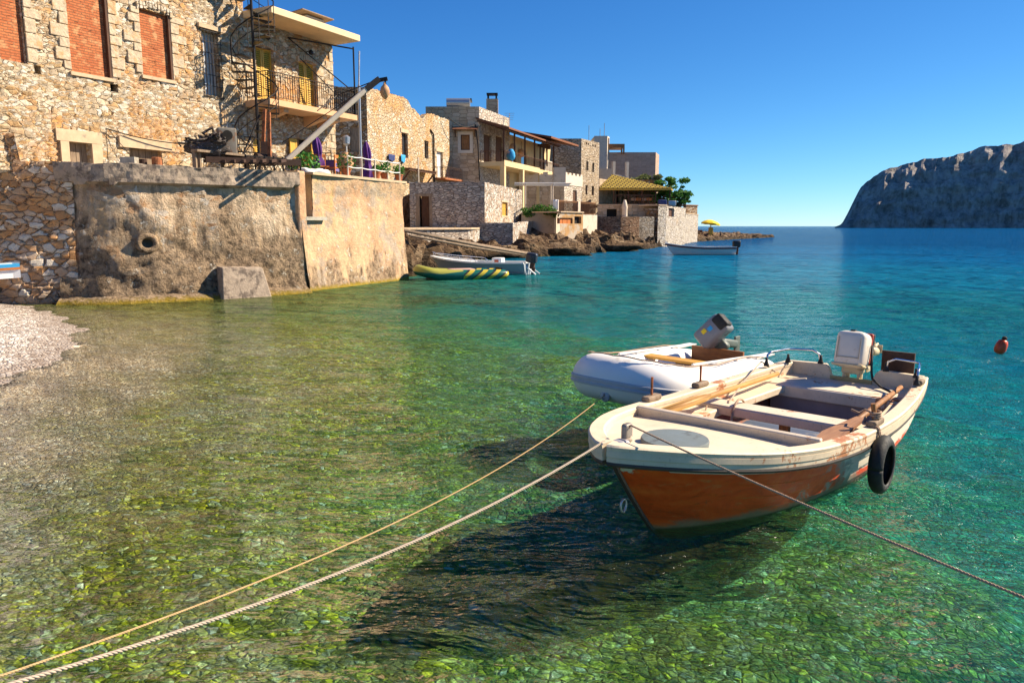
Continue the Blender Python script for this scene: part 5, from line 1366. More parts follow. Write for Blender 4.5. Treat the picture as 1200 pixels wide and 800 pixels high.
    for i in range(3): m = MB(); a = lerp(dd[0],dd[1],i/3)+.03; b = lerp(dd[0],dd[1],(i+1)/3)-.03; B.box(m, a, b, dd[2], dd[3], -.2, -.12); m.build('orange_door', M['orange_wood'], rb)
    pane(B, rb, d2, 'dark_opening', M['dark'], .25, .03)
annex()

def tower():
    Y = 92; f, s = corner_building(636, 681, Y, (.5,.87), xr=702, py=200)
    root = thing('stone_tower', (s.A.x, s.A.y, 3), 'tall square stone tower house with narrow slit windows', 'tower')
    zt = zpx(162.5, Y); hs = [s.rect(687,189,689.5,200), s.rect(694,191,696.5,202), s.rect(686,217,688.5,228), s.rect(693.5,218,696,229), s.rect(686.5,167,688,169.5), s.rect(689,168,690.5,170), s.rect(694,169.5,695.5,172), s.rect(696.8,170,698.3,172.5), s.rect(692,246,696,253)]
    shell(root, f, s, 2.5, zt, M['tower_stone'], [], hs, .4, back=8)
    core(root, f, s, 2.5, zt-1, .9)
    for h in hs[:4]: window(s, root, h, M['dark_wood'], .25, .05, bars=0)
    m = MB(); m.rbox((s.A.x-2.2, s.A.y+3, zt+.05), (1.6,1.2,.5), .15); m.build('roof_tank', M['galv'], root)
    # pergola bay to the left of it
    p = thing('roof_pergola', tuple(W(640,170,88)), 'dark timber pergola between the tiled roof and the tower', 'pergola'); m = MB(); z = zpx(172, 88)
    for k in range(5): a = W(630,172,86+k); b = W(645,172,86+k); a.z = b.z = z; m.bar(a, b, .14, .2)
    m.build('beams', M['dark_wood'], p)
    for x in (633, 641): q = W(x, 172, 86); m = MB(); m.bar((q.x,q.y,zpx(195,86)), (q.x,q.y,z), .16); m.build('post', M['dark_wood'], p)
    q = W(634, 178, 90); d = thing('satellite_dish', tuple(q), 'pale round satellite dish left of the tower', 'dish'); m = MB(); m.lathe([(.02,0),(.3,.04),(.55,.16),(.57,.16),(.3,0),(.02,-.04)], q, 20, Matrix.Rotation(R(70),3,'X')); m.build('dish_bowl', M['galv'], d, smooth=True); m = MB(); m.tube([q, (q.x,q.y+.1,q.z-3)], .05, 6); m.build('mast', M['galv'], d)
    w3 = Wall(XY(620, 88, 200), XY(638, 88, 200)); r3 = thing('white_cubic_house', (w3.A.x,w3.A.y,3), 'small pale plastered house partly hidden left of the tower', 'house'); m = MB(); w3.face(m, 3, zpx(187,88)); e3 = Wall(w3.B, w3.B+Vector((2,6))); e3.face(m, 3, zpx(187,88)); m.build('wall', M['white_plaster'], r3); m = MB(); m.prism([tuple(w3.A), tuple(w3.B), (w3.B.x,w3.B.y+4), (w3.A.x,w3.A.y+4)], zpx(187,88)-.02, zpx(185.5,88)); m.build('roof', M['white_plaster'], r3)
tower()

def block():
    Y = 112; f, s = corner_building(680, 768, Y, (.3,.95), xr=772, py=200)
    root = thing('grey_block_house', (s.A.x, s.A.y, 3), 'large plain grey brown block house behind the yellow roof', 'house')
    zt = zpx(178.5, Y); shell(root, f, s, 3, zt, M['grey_block'], back=10)
    f2, s2 = corner_building(696, 711.5, Y-1.2, (.3,.95), xr=714, py=180); zt2 = zpx(160.5, Y)
    m = MB(); f2.face(m, 6, zt2); s2.face(m, 6, zt2, [(s2.L*.3, s2.L*.9, zt+.3, zt+2)]); m.add([f2.pt(0,zt2-.1), f2.pt(f2.L,zt2-.1), s2.pt(s2.L,zt2-.1), (f2.A.x,f2.A.y+8,zt2-.1)], [(0,1,2,3)]); m.build('stair_tower', M['cream_plaster'], root)
    for x, h in ((703,3.2),(708,5.2),(690,4.4)): p = W(x, 165, Y+1); m = MB(); m.tube([(p.x,p.y,zt2-2),(p.x,p.y,zt2+h*.4)], .05, 6); m.build('antenna', M['galv'], root)
    m = MB(); a = W(712,172,Y-.5); b = W(732,172,Y-.5); 
    m.box(((a.x+b.x)/2,(a.y)+2,a.z+.15),(b.x-a.x,4,.5)); m.build('roof_awning', M['brown_wood'], root)
    for x in (728.5, 731): p = W(x,175,Y-.4); m = MB(); m.bar((p.x,p.y,zt-.3),(p.x,p.y,a.z), .22); m.build('awning_post', M['brown_wood'], root)
    # pale terrace in front of block
    f3, s3 = corner_building(702, 717.5, 98, (.95,.3), xr=737, py=205); r3 = thing('white_roof_terrace', (f3.A.x,f3.A.y,3), 'pale plastered roof terrace parapet above the yellow roof', 'terrace'); z3 = zpx(194,98)
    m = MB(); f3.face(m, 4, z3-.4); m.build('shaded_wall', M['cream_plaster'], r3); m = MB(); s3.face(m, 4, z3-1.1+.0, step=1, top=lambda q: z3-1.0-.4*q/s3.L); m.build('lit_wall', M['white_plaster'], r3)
    for q in (.05, s3.L-.4): m = MB(); s3.box(m, q, q+.35, 4, z3+.5, -.4, .06); m.build('pier', M['white_plaster'], r3)
    m = MB(); m.add([(f3.A.x,f3.A.y+.1,z3-1.5),(s3.A.x,s3.A.y+.1,z3-1.5),(s3.B.x,s3.B.y,z3-1.6),(f3.A.x,s3.B.y+3,z3-1.5)], [(0,1,2,3)]); m.build('terrace_floor', M['concrete'], r3)
block()

def restaurant():
    Y = 84; a = Vector(XY(702, Y, 222)); b = Vector(XY(786, Y, 222)); u = ray(787,222)
    ze = zpx(221.5, Y); za = zpx(205.5, Y+5)
    e = Vector(XY(788, Y+11, 222)); bk = Vector(XY(703, Y+11, 222))
    root = thing('yellow_roof_pergola', (a.x, a.y, 3.2), 'open restaurant shelter with yellow latticed hip roof beside the tower', 'pergola')
    ap = W(717, 205.5, Y+4.5); ap2 = W(745, 212, Y+7)
    m = MB(); za2 = ap.z
    A_ = Vector((a.x,a.y,ze)); B_ = Vector((b.x,b.y,ze)); E_ = Vector((e.x,e.y,zpx(222.5,Y+11))); K_ = Vector((bk.x,bk.y,ze))
    t = Vector((0,0,.12))
    def slope(pts): 
        m.poly3(pts, t)
    slope([A_, B_, ap]); slope([B_, E_, ap]); slope([A_, ap, K_]); slope([K_, ap, E_]); m.build('lattice_roof', M['lattice'], root)
    for nm, p0, p1 in (('front', A_, B_), ('side', B_, E_)):
        r = MB(); r.bar(p0-Vector((0,0,.06)), p1-Vector((0,0,.06)), .2, .16)
        r.build('eave_beam', M['yellow_canvas'] if 0 else M['yellow_shutter'], root)
    zf = 3.3
    for x, y_ in ((719,Y+.2),(736,Y+.2),(752,Y+.2),(768,Y+.2),(785,Y+.2)):
        p = XY(x, y_, 235); m = MB(); m.bar((p[0],p[1],zf),(p[0],p[1],ze), .13); m.build('post', M['dark_wood'], root)
    p = e; pass
    # house front under the roof
    hw = Wall(XY(702, Y+1.0, 235), XY(732, Y+7.5, 235)); hr = thing('restaurant_house', (hw.A.x,hw.A.y,3), 'shaded stone restaurant front with tall dark windows under the yellow roof', 'house')
    hs = [hw.rect(722,223,726,240), hw.rect(729,224,731.5,238)]
    m = MB(); hw.face(m, 2.5, ze+1.2, hs, .3); m.build('wall', M['ashlar'], hr)
    m = MB(); bw = Wall(XY(732, Y+7.5, 235), XY(768, Y+8, 235)); bw.face(m, 2.5, ze+1.5); m.build('back_wall', M['ruin_shade'], hr)
    for h in hs: window(hw, hr, h, M['dark_wood'], .2, .08, bars=0)
    # stepped platform wall with dark cellar opening
    pw = Wall(XY(700, Y-2, 250), XY(772, Y-2, 250)); pr = thing('platform_wall', (pw.A.x,pw.A.y,2), 'stone platform wall with square dark cellar opening under the restaurant', 'wall')
    zp = zpx(240.5, Y-2); op = pw.rect(711,245,723,256); m = MB(); pw.face(m, 1, zp, [op], .6); m.build('wall_face', M['ashlar'], pr); pane(pw, pr, op, 'cellar_opening', M['dark'], .5, .05)
    m = MB(); pw.box(m, 0, pw.L, zp-.02, zp+.1, -11, .08); m.build('platform_floor', M['cap'], pr)
    railing(pr, 'platform_railing', [tuple(pw.pt(pw.L*.3,0,-.1)[:2]), tuple(pw.pt(pw.L*.9,0,-.1)[:2])], zp+.1, 1.0, .5, M['dark_wood'], r=.03, rail=.05)
    # statue-like white post
    p = XY(732, Y-2.6, 245); m = MB(); m.lathe([(.42,0),(.34,.2),(.3,2.0),(.34,2.2),(.22,2.7),(.12,3.0)], (p[0],p[1],2.0), 10); tag(m.build('white_stone_post', M['white_plaster'], smooth=True), 'slender whitewashed stone post in front of the restaurant platform', 'post')
    for k, x in enumerate((742, 748, 754, 760)):
        p = XY(x, Y+.9, 235); t_ = thing('dining_table', (p[0],p[1],zp+.1), 'pale dining table under the yellow roof', 'table', 'dining tables under the yellow roof'); m = MB(); m.box((p[0],p[1],zp+.85),(.62,.6,.05)); m.box((p[0],p[1]-.3,zp+.7),(.6,.03,.28)); m.build('table_top', M['orange_wood'] if k%2 else M['terracotta'], t_); m = MB(); m.bar((p[0],p[1],zp+.1),(p[0],p[1],zp+.83), .08); m.build('leg', M['dark_wood'], t_)
    # brown layered wall
    f, s = corner_building(680, 749, 77, (.9,.44), xr=766.5, py=265); r2 = thing('layered_stone_wall', (s.A.x,s.A.y,.7), 'brown layered stone wall with sunlit squared end standing on the rocks', 'wall')
    zt = zpx(254, 77); m = MB(); n = 12
    pts = [Vector((lerp(f.A.x, f.B.x, i/n), f.A.y-3.2*(1-i/n)**1.5*0+.0-1.0*math.sin(math.pi*i/n))) for i in range(n+1)]
    for p, q in zip(pts, pts[1:]): Wall(p, q).face(m, -.4, zt, step=.6)
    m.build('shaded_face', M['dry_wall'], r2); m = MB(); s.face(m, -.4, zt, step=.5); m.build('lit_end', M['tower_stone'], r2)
    m = MB(); m.add([(p.x,p.y,zt) for p in pts]+[s.pt(s.L,zt,0), (s.B.x-1,s.B.y+3,zt), (f.A.x,f.A.y+4,zt)], [tuple(range(len(pts)+3))]); m.build('wall_top', M['cap'], r2)
    # walls right of it
    g1 = Wall(XY(771, 80, 260), XY(781, 81, 260)); g2 = Wall(g1.B, Vector(XY(803, 90, 260))); g3 = Wall(XY(795, 90, 260), XY(818, 106, 260)); g4 = Wall(g3.B, g3.B+Vector((-2,3)))
    r4 = thing('white_sea_wall', (g1.A.x,g1.A.y,1), 'patchy whitewashed rubble wall below the green tree at the point', 'wall'); z4 = zpx(241,80)
    cr = thing('rock_stack_wall', (XY(768, 80)[0],80,1), 'dark rubble buttress with a black grate between the layered wall and the white wall', 'wall')
    m = MB(); k1 = Wall(XY(757,81,260), XY(772,80.2,260)); k1.face(m, 0, z4-.3, step=.5); m.build('wall_face', M['ruin_shade'], cr)
    m = MB(); k1.box(m, k1.L*.15, k1.L*.75, zpx(276,80), zpx(267,80), .02, .1); m.build('black_grate', M['iron'], cr)
    m = MB(); w4 = g2.rect(783.5,244,790,254); g1.face(m, -.2, z4, step=.5); g2.face(m, -.2, z4, [w4], .3, step=.5); g3.face(m, 0, zpx(250,92), step=.5); g4.face(m, 0, zpx(250,92)); m.build('wall_face', M['white_rubble'], r4)
    pane(g2, r4, w4, 'opening', M['dark_wood'], .25, .05)
    m = MB(); g1.box(m, 0, g1.L, z4, z4+.12, -6, .05); m.build('wall_cap', M['cap'], r4); m = MB(); g3.box(m, 0, g3.L, zpx(250,92), zpx(249,92), -5, .05); m.build('wall_cap', M['cap'], r4)
    g5 = Wall(XY(803,108,250), XY(817,110,250)); r5 = thing('brown_hut', (g5.A.x,g5.A.y,1), 'small brown stone hut at the end of the white wall', 'hut'); z5 = zpx(241,108)
    m = MB(); g5.face(m, 1, z5); Wall(g5.B, g5.B+Vector((1,4))).face(m, 1, z5); m.build('wall', M['ruin_shade'], r5); m = MB(); g5.box(m, -.1, g5.L+.1, z5, z5+.15, -4, .1); m.build('roof', M['brown_wood'], r5)
    # pots and chairs on the wall: a few pieces
    for k,(x,Yq,mt,lb) in enumerate(((776,81.5,M['blue_cloth'],'dark blue draped crate on the wall beside the yellow roof'),(787,84,M['galv'],'grey crate on the wall beside the tree'))):
        p = XY(x,Yq,240); m = MB(); m.rbox((p[0],p[1],z4+.35),(.9,.7,.6),.1); tag(m.build('draped_crate', mt, smooth=True), lb, 'crate')
restaurant()

def trees():
    def tree(px, Y, ytop, ybase, wpx, mat, label, seed, lean=0, n=2600, leaf=.26, gaps=14, ground=None):
        rnd = random.Random(seed); b = W(px, ybase, Y); t_ = W(px+lean, ytop, Y); h = t_.z-b.z; wd = wpx/F*Y/2
        root = thing('shore_tree', tuple(b), label, 'tree', 'trees on the point')
        m = MB(); c = Vector((t_.x, t_.y, t_.z-h*.42))
        m.tube([b, b.lerp(c,.5)+Vector((.15,0,0)), c], [.22,.17,.1], 8)
        ends = []
        for k in range(gaps):
            a = rnd.uniform(0, 2*math.pi); rr = rnd.uniform(.35,1)*wd; e = c+Vector((math.cos(a)*rr, math.sin(a)*rr*.8, rnd.uniform(-.35,1)*h*.36))
            s_ = b.lerp(c, rnd.uniform(.45,1)); mid = s_.lerp(e,.5)+Vector((0,0,.2)); m.tube([s_, mid, e], [.08,.055,.02], 5); ends.append(e)
        m.build('trunk', M['bark'], root, smooth=True)
        m = MB()
        for e in ends:
            k = rnd.uniform(.7,1.3); leaves(m, rnd, e, (wd*.27*k, wd*.27*k, wd*.12*k), n//gaps, leaf)
        m.build('crown', mat, root)
    tree(757, 99, 204, 240, 36, M['olive'], 'greyish olive tree behind the yellow lattice roof', 3, 0, 2600, .26, 20)
    tree(787, 92, 206, 262, 42, M['leaf'], 'bright green broad tree rising above the white wall', 5, -2, 2300, .22, 20)
    tree(793, 88, 222, 262, 24, M['leaf'], 'smaller green tree leaning right in front of the white wall', 9, 4, 1000, .2, 10)
    tree(801, 94, 213, 258, 13, M['leaf'], 'slim green tree at the right end of the tree group', 12, 2, 500, .2, 7)
    tree(775, 86, 224, 246, 26, M['leaf'], 'low dark green tree under the right corner of the yellow roof', 14, 0, 1200, .24, 10)
trees()

def umbrella():
    Y = 116; b = W(833, 272, Y); t_ = W(833, 257.5, Y); r = thing('beach_umbrella', tuple(b), 'yellow beach umbrella standing on the rocky point', 'umbrella')
    m = MB(); m.tube([b-Vector((0,0,.6)), t_], .07, 8); m.build('pole', M['orange_pole'], r)
    m = MB(); n = 16; rows = []
    for rr, z in ((.02,.0),(.5,-.08),(1.0,-.25),(1.4,-.5),(1.4,-.72)):
        rows.append([(t_.x+rr*math.cos(2*math.pi*k/n)*(1+.03*(k%2)), t_.y+rr*math.sin(2*math.pi*k/n), t_.z+z-.04*(k%2)*rr+.12*math.cos(2*math.pi*k/n)*-rr) for k in range(n+1)])
    m.grid(rows); o = m.build('canopy', M['yellow_canvas'], r); s = o.modifiers.new('s','SOLIDIFY'); s.thickness = .02
    m = MB(); c = W(833,268,Y-.3); m.rbox((c.x,c.y,c.z-.35),(.7,.4,1.1),.12); m.build('folded_skirt', M['orange_pole'], r)
    c = W(820,271,Y); m = MB(); m.rbox((c.x,c.y,c.z),(.8,.5,.4),.1); tag(m.build('beach_bag', M['pot'], smooth=True), 'small red bag on the rocks left of the yellow umbrella', 'bag')
umbrella()
# ------------------------------------------------------------------ boats
def interp(tab, x):
    """monotone cubic through the table, so sheer and beam run fair"""
    n = len(tab)
    if x <= tab[0][0]: return tab[0][1]
    if x >= tab[-1][0]: return tab[-1][1]
    d = [(tab[i+1][1]-tab[i][1])/(tab[i+1][0]-tab[i][0]) for i in range(n-1)]
    def tg(i):
        if i == 0: return d[0]
        if i == n-1: return d[-1]
        return 0 if d[i-1]*d[i] <= 0 else 2*d[i-1]*d[i]/(d[i-1]+d[i])
    for i in range(n-1):
        if x <= tab[i+1][0]:
            h = tab[i+1][0]-tab[i][0]; t = (x-tab[i][0])/h
            return (2*t**3-3*t*t+1)*tab[i][1]+(t**3-2*t*t+t)*h*tg(i)+(-2*t**3+3*t*t)*tab[i+1][1]+(t**3-t*t)*h*tg(i+1)
def hull_mat():
    t = NT('worn_boat_paint')
    co = t.coord('Object'); s = t.n('SeparateXYZ', {0: co}); x, z = s.outputs[0], s.outputs[2]
    n1 = t.noise(t.coord('Object', scale=(.8,1,2.2)), 2.2, 6, .7, .8); n2 = t.noise(t.coord('Object', scale=(1.5,3,7)), 3, 6, .75); n3 = t.noise(co, 14, 4, .7)
    org = t.ramp(n1, [(.3, (.52,.035,.004)), (.5, (.82,.07,.006)), (.7, (.90,.14,.02))])
    org = t.mix(t.mapr(n2, .56, .7, 0, .6), org, (.62,.26,.10)); org = t.mix(t.mapr(n2, .3, .4, .5, 0), org, (.2,.04,.012))
    wht = t.mix(t.mapr(n2, .4, .7, 0, .5), (.74,.66,.52), (.55,.47,.35))
    prim = t.mix(n3, (.20,.25,.20), (.34,.36,.29))
    # orange boot top: low aft, sweeping up to the rail towards the bow
    edge = t.math('ADD', t.math('ADD', t.mapr(x, 0, 2.4, .07, .17), t.mapr(x, 2.65, 3.35, 0, .42)), t.mapr(n1, .3, .7, -.10, .10))
    up = t.math('SUBTRACT', z, edge)
    aft = t.mapr(x, 1.7, 1.95, 0, 1)
    c = t.mix(t.mapr(up, -.012, .012), org, wht)
    band = t.math('MULTIPLY', t.mapr(t.math('ABSOLUTE', t.math('ADD', up, .02)), .05, .10, 1, 0), t.mapr(x, 2.3, 2.7, 0, .9), clamp=True)
    band = t.math('MULTIPLY', band, t.mapr(t.math('ADD', n1, t.math('MULTIPLY', n3, .4)), .58, .72, .25, 1), clamp=True)
    band = t.math('MULTIPLY', band, t.mapr(x, 3.1, 3.6, 1, 0))
    c = t.mix(band, c, prim)
    ob = t.math('MULTIPLY', t.mapr(t.noise(t.coord('Object', scale=(1,1,1), rot=(0,.8,0)), 2.6, 5, .7, .6), .54, .6, 0, 1), t.math('MULTIPLY', t.mapr(x, 2.1, 2.5, 0, 1), t.mapr(x, 3.3, 3.6, 1, 0)), clamp=True)
    c = t.mix(t.math('MULTIPLY', ob, .8), c, prim)
    wl = t.math('ADD', z, t.mapr(n1, .3, .7, -.05, .05))
    c = t.mix(t.mapr(wl, .03, .09, .8, 0), c, t.mix(n3, (.10,.10,.06), (.26,.27,.2))); c = t.mix(t.mapr(z, .0, .025, .9, 0), c, (.03,.032,.02))
    c = t.mix(t.mapr(n3, .64, .72, 0, .5), c, (.2,.12,.07)); c = underwater(t, c)
    t.principled(c, .55, t.bump(t.math('ADD', n2, n3), .35, .006), spec=.4); return t.m
def cream_mat(name, base=(.74,.60,.42), rust=True):
    t = NT(name)
    co = t.coord('Object'); n1 = t.noise(co, 3, 6, .7); n2 = t.noise(t.coord('Object', loc=(3,1,2)), 1.4, 6, .75, .5); n3 = t.noise(co, 22, 4, .7)
    c = t.mix(t.mapr(n1, .35, .7, 0, .55), base, tuple(b*.62 for b in base))
    if rust: c = t.mix(t.mapr(t.math('ADD', n2, t.math('MULTIPLY', n3, .15)), .665, .70, 0, .9), c, (.38,.12,.03))
    sc_ = t.noise(t.coord('Object', scale=(2,14,8), loc=(1,1,1)), 3, 4, .7); c = t.mix(t.mapr(sc_, .60, .68, 0, .5), c, (.34,.27,.19))
    c = t.mix(t.mapr(n3, .62, .72, 0, .35), c, (.3,.2,.12))
    t.principled(c, .6, t.bump(n3, .25, .004), spec=.35); return t.m
HM = hull_mat(); CR = cream_mat('cream_boat_paint'); CRD = cream_mat('dusty_thwart_paint', (.72,.60,.45)); DECK = cream_mat('deck_paint', (.70,.58,.42), False)
REDI = plain('red_brown_inner_paint', (.30,.06,.03), .6, .3, .5, 4, dirt=((.16,.10,.07), 3, .5))
FLOOR = plain('blue_grey_floor_paint', (.10,.13,.20), .6, .3, .4, 5, dirt=((.30,.28,.26), 2.5, .54))
RUB = plain('black_rubber', (.02,.02,.02), .7, .4, .3, 20); RUBG = plain('dark_rub_rail', (.06,.045,.035), .6, .3, .5, 10)
CHROME = plain('chrome_tube', (.7,.7,.72), .15, metal=1, var=.05); ROPE = plain('pale_rope', (.52,.42,.32), .9, .3, .3, 60); ROPE2 = plain('tan_rope', (.52,.36,.18), .9, .3, .3, 60); ROPE3 = plain('brown_worn_rope', (.44,.30,.2), .9, .3, .3, 40)
COWL = plain('cream_motor_paint', (.74,.66,.55), .4, var=.22, scale=4, dirt=((.5,.38,.26), 5, .58)); COWLR = plain('cream_motor_casting', (.66,.53,.32), .5, var=.3, dirt=((.2,.12,.05), 8, .55))
STRIPE = plain('red_motor_stripe', (.5,.07,.03), .4)

def profile_hull(L, hbt, zgt, zkt, et, nst=34, nt_=26, laps=0, lapamp=.012, inset=0.0, zinset=0.0, tcut=0.0):
    """rows of points port side keel->gunwale per station"""
    rows = []
    for i in range(nst+1):
        x = L*(1-(1-i/nst)**1.5)
        hb = max(.004, interp(hbt, x)-inset); zg = interp(zgt, x)-zinset; zk = interp(zkt, x)+inset*1.2; e = interp(et, x)
        r = []
        ts = []
        for k in range(nt_+1): ts.append(tcut+(1-tcut)*k/nt_)
        for t_ in ts:
            y = hb*max(0, t_)**e
            if laps:
                fr = (t_*laps) % 1.0; y += lapamp*(1-fr)*min(1, max(0, (L-x)/1.5))*(1 if t_ < .98 else 0)*min(1, t_*4)
            r.append(Vector((x, y, lerp(zk, zg, t_))))
        rows.append(r)
    return rows
def mirror(r): return [Vector((p.x, -p.y, p.z)) for p in r]

def wooden_boat():
    root = thing('wooden_boat', (0,0,0), 'weathered orange and cream wooden rowing boat with outboard moored in the foreground', 'boat', local=True)
    hbt = [(0,.74),(.6,.83),(1.2,.89),(2.0,.93),(2.8,.92),(3.4,.87),(3.9,.75),(4.3,.57),(4.6,.39),(4.8,.235),(4.92,.125),(4.98,.055),(5.0,.005)]
    zgt = [(0,.53),(1.5,.49),(2.4,.50),(3.2,.54),(4.0,.61),(4.6,.69),(5.0,.75)]
    zkt = [(0,-.16),(1,-.24),(3.4,-.26),(4.0,-.2),(4.3,-.08),(4.42,.02),(4.7,.34),(5.0,.73)]
    et = [(0,.13),(1,.15),(2.2,.19),(3.0,.30),(3.6,.46),(4.1,.68),(4.6,.92),(5.0,1.0)]
    L = 5.0
    rows = profile_hull(L, hbt, zgt, zkt, et, 90, 42, laps=7, lapamp=.024)
    m = MB(); m.grid(rows); m.grid([mirror(r)[::-1] for r in rows])
    m.build('hull', HM, root, smooth=True, merge=True, angle=22)
    # inner skin
    inn = profile_hull(4.9, hbt, zgt, zkt, et, 40, 14, inset=.055, zinset=.03, tcut=.05)
    m = MB(); m.grid(inn); m.grid([mirror(r)[::-1] for r in inn]); m.build('inner_hull', REDI, root, smooth=True, merge=False)
    # gunwale cap, moulding, rub rail following the sheer on both sides
    xs_ = [L*i/70 for i in range(71)]
    def sheer(x, off, dz):
        hb = interp(hbt, x); a = .01
        tx = Vector((2*a, interp(hbt, x+a)-interp(hbt, x-a))).normalized() if x < L-.02 else Vector((.25,-1)).normalized()
        n_ = Vector((-tx.y, tx.x))
        return Vector((x+n_.x*off, max(0.0, hb+n_.y*off), interp(zgt, x)+dz))
    def strip(section, name, mat, smooth=False, x0=0, x1=L, sides=(1,-1)):
        m = MB()
        for sg in sides:
            rr = []
            for x in [lerp(x0, x1, 1-(1-i/90)**1.8) for i in range(91)]:
                r = [sheer(x, o, dz) for o, dz in section]; r.append(r[0])
                rr.append([Vector((p.x, p.y*sg, p.z)) for p in r])
            m.grid(rr)
            for e in (rr[0], rr[-1]): m.add(e[:-1], [tuple(range(len(section)))])
        return m.build(name, mat, root, smooth=False)
    strip([(.045,.0),(.05,.03),(.038,.042),(-.06,.042),(-.075,.03),(-.075,-.0)], 'gunwale', CR)
    strip([(.012,-.075),(.042,-.075),(.042,-.045),(.048,-.04),(.048,.001),(.012,.001)], 'moulding', CR)
    strip([(.008,-.105),(.040,-.105),(.046,-.09),(.040,-.074),(.008,-.074)], 'rub_rail', RUBG)
    # narrow painted line below the rail at the bow: rust and yellow trim
    # foredeck
    def deck(x0, x1, dz, inset, name, mat, n=24, camber=.02, mb=None):
        m = mb or MB(); rr = []
        for i in range(n+1):
            x = lerp(x0, x1, i/n); hb = max(.002, interp(hbt, x)-inset); z = interp(zgt, x)+dz
            rr.append([Vector((x, hb*(j/8*2-1), z+camber*(1-(j/8*2-1)**2))) for j in range(9)])
        m.grid(rr)
        return m.build(name, mat, root, smooth=True) if mb is None else m
    strip([(-.05,.0),(-.07,.0),(-.07,-.14),(-.05,-.14)], 'inner_bulwark', CR, x0=.03, x1=4.7)
    deck(3.32, 4.96, -.035, .06, 'foredeck', DECK)
    m = MB(); hb = interp(hbt, 3.32)-.07; z = interp(zgt, 3.32)
    m.box((3.33,0,z-.01), (.05, 2*hb, .15), Matrix.Rotation(R(12),3,'Y')); o = m.build('deck_coaming', CRD, root); b = o.modifiers.new('b','BEVEL'); b.width = .008
    # side benches with a drop to the inside
    m = MB()
    for sg in (1,-1):
        rr = []
        for i in range(31):
            x = lerp(.03, 3.31, i/30); hb = interp(hbt, x)-.06; z = interp(zgt, x)-.10; wd = .27 if sg < 0 else .16
            rr.append([Vector((x, hb*sg, z+.0)), Vector((x, (hb-wd)*sg, z)), Vector((x, (hb-wd-.012)*sg, z-.015)), Vector((x, (hb-wd-.012)*sg, z-.075)), Vector((x, (hb-wd+.02)*sg, z-.08))])
        m.grid(rr)
    m.build('side_bench', CR, root)
    # stern seat
    m = MB(); zs = .395; m.box((.36,0,zs),(.66,1.44,.045)); m.box((.70,0,zs-.05),(.035,1.42,.13)); o = m.build('stern_seat', CRD, root); b = o.modifiers.new('b','BEVEL'); b.width = .01
    m = MB(); m.box((.66,0,.2),(.02,1.36,.36)); m.build('locker_panel', plain('mauve_grey_panel', (.32,.26,.26), .6, .3, .4, 3), root)
    # thwart
    m = MB(); m.box((2.05,0,.415),(.26,1.62,.04)); m.box((2.17,0,.385),(.03,1.6,.09)); m.box((1.93,0,.385),(.03,1.6,.09)); o = m.build('thwart', CRD, root); b = o.modifiers.new('b','BEVEL'); b.width = .01
    m = MB(); m.box((2.1,.05,.2),(.06,.09,.36)); m.build('thwart_post', M['brown_wood'], root)
    # floor boards
    m = MB(); rr = []
    for i in range(25):
        x = lerp(.62, 3.6, i/24); hb = interp(hbt, x)*.80
        hb = min(hb, max(.02, interp(hbt,x)*((.055-interp(zkt,x))/(interp(zgt,x)-interp(zkt,x)))**interp(et,x)-.07)); rr.append([Vector((x, hb*(j/6*2-1), .055+.012*((i % 2)))) for j in range(7)])
    m.grid(rr); m.build('floor_boards', FLOOR, root)
    # transom with motor notch
    tr = []; base = rows[0]
    pts = [base[k] for k in range(0, len(base), 3)]+[base[-1]]
    outer = [Vector((0,p.y,p.z)) for p in pts]
    zt = interp(zgt, 0)+.045
    top = [Vector((0,.76,zt)), Vector((0,.30,zt+.015)), Vector((0,.26,zt-.03)), Vector((0,.22,zt-.14)), Vector((0,-.22,zt-.14)), Vector((0,-.26,zt-.03)), Vector((0,-.30,zt+.015)), Vector((0,-.76,zt))]
    # build as vertical slabs across to stay planar and non-degenerate
    ysl = [-.745,-.6,-.45,-.3,-.26,-.22,0,.22,.26,.3,.45,.6,.745]
    def ztop(y): return interp([(0,zt-.14),(.22,zt-.14),(.26,zt-.03),(.30,zt+.012),(.76,zt+.0)], abs(y))
    def zbot(y):
        for p, q in zip(outer, outer[1:]):
            if p.y <= abs(y) <= q.y: return lerp(p.z, q.z, (abs(y)-p.y)/max(1e-6, q.y-p.y))
        return outer[-1].z-.05
    m = MB()
    for sx in (0,):
        A_ = [(y, zbot(y)) for y in ysl]; B_ = [(y, ztop(y)) for y in ysl]
        for (y0, b0), (y1, b1) in zip(A_, A_[1:]):
            t0 = ztop(y0+1e-5 if y0 < 0 else y0); t1 = ztop(y1)
            V = [(-.035,y0,b0),(.035,y0,b0),(.035,y1,b1),(-.035,y1,b1),(-.035,y0,t0),(.035,y0,t0),(.035,y1,t1),(-.035,y1,t1)]
            m.add(V, [(3,2,1,0),(4,5,6,7),(0,1,5,4),(2,3,7,6),(1,2,6,5),(3,0,4,7)])
    m.build('transom', CR, root)
    m = MB(); m.box((.045,0,zt-.2),(.03,.46,.18)); m.build('motor_pad', plain('stained_yellow_wood', (.45,.36,.16), .7, .3, .5, 8, dirt=((.2,.12,.05),6,.5)), root)
    # grey round hatch on the bow deck
    m = MB(); c = Vector((4.30,.10,interp(zgt,4.30)+.0)); prof = [(.235,-.05),(.245,.03),(.238,.044),(.1,.05),(.001,.05)]
    m.lathe(prof, c, 36); o = m.build('round_hatch', plain('grey_hatch_paint', (.17,.20,.20), .6, .3, .35, 5, dirt=((.09,.09,.08),8,.54)), root, smooth=True, angle=40)
    # bow bollard with cleats
    zb = .66
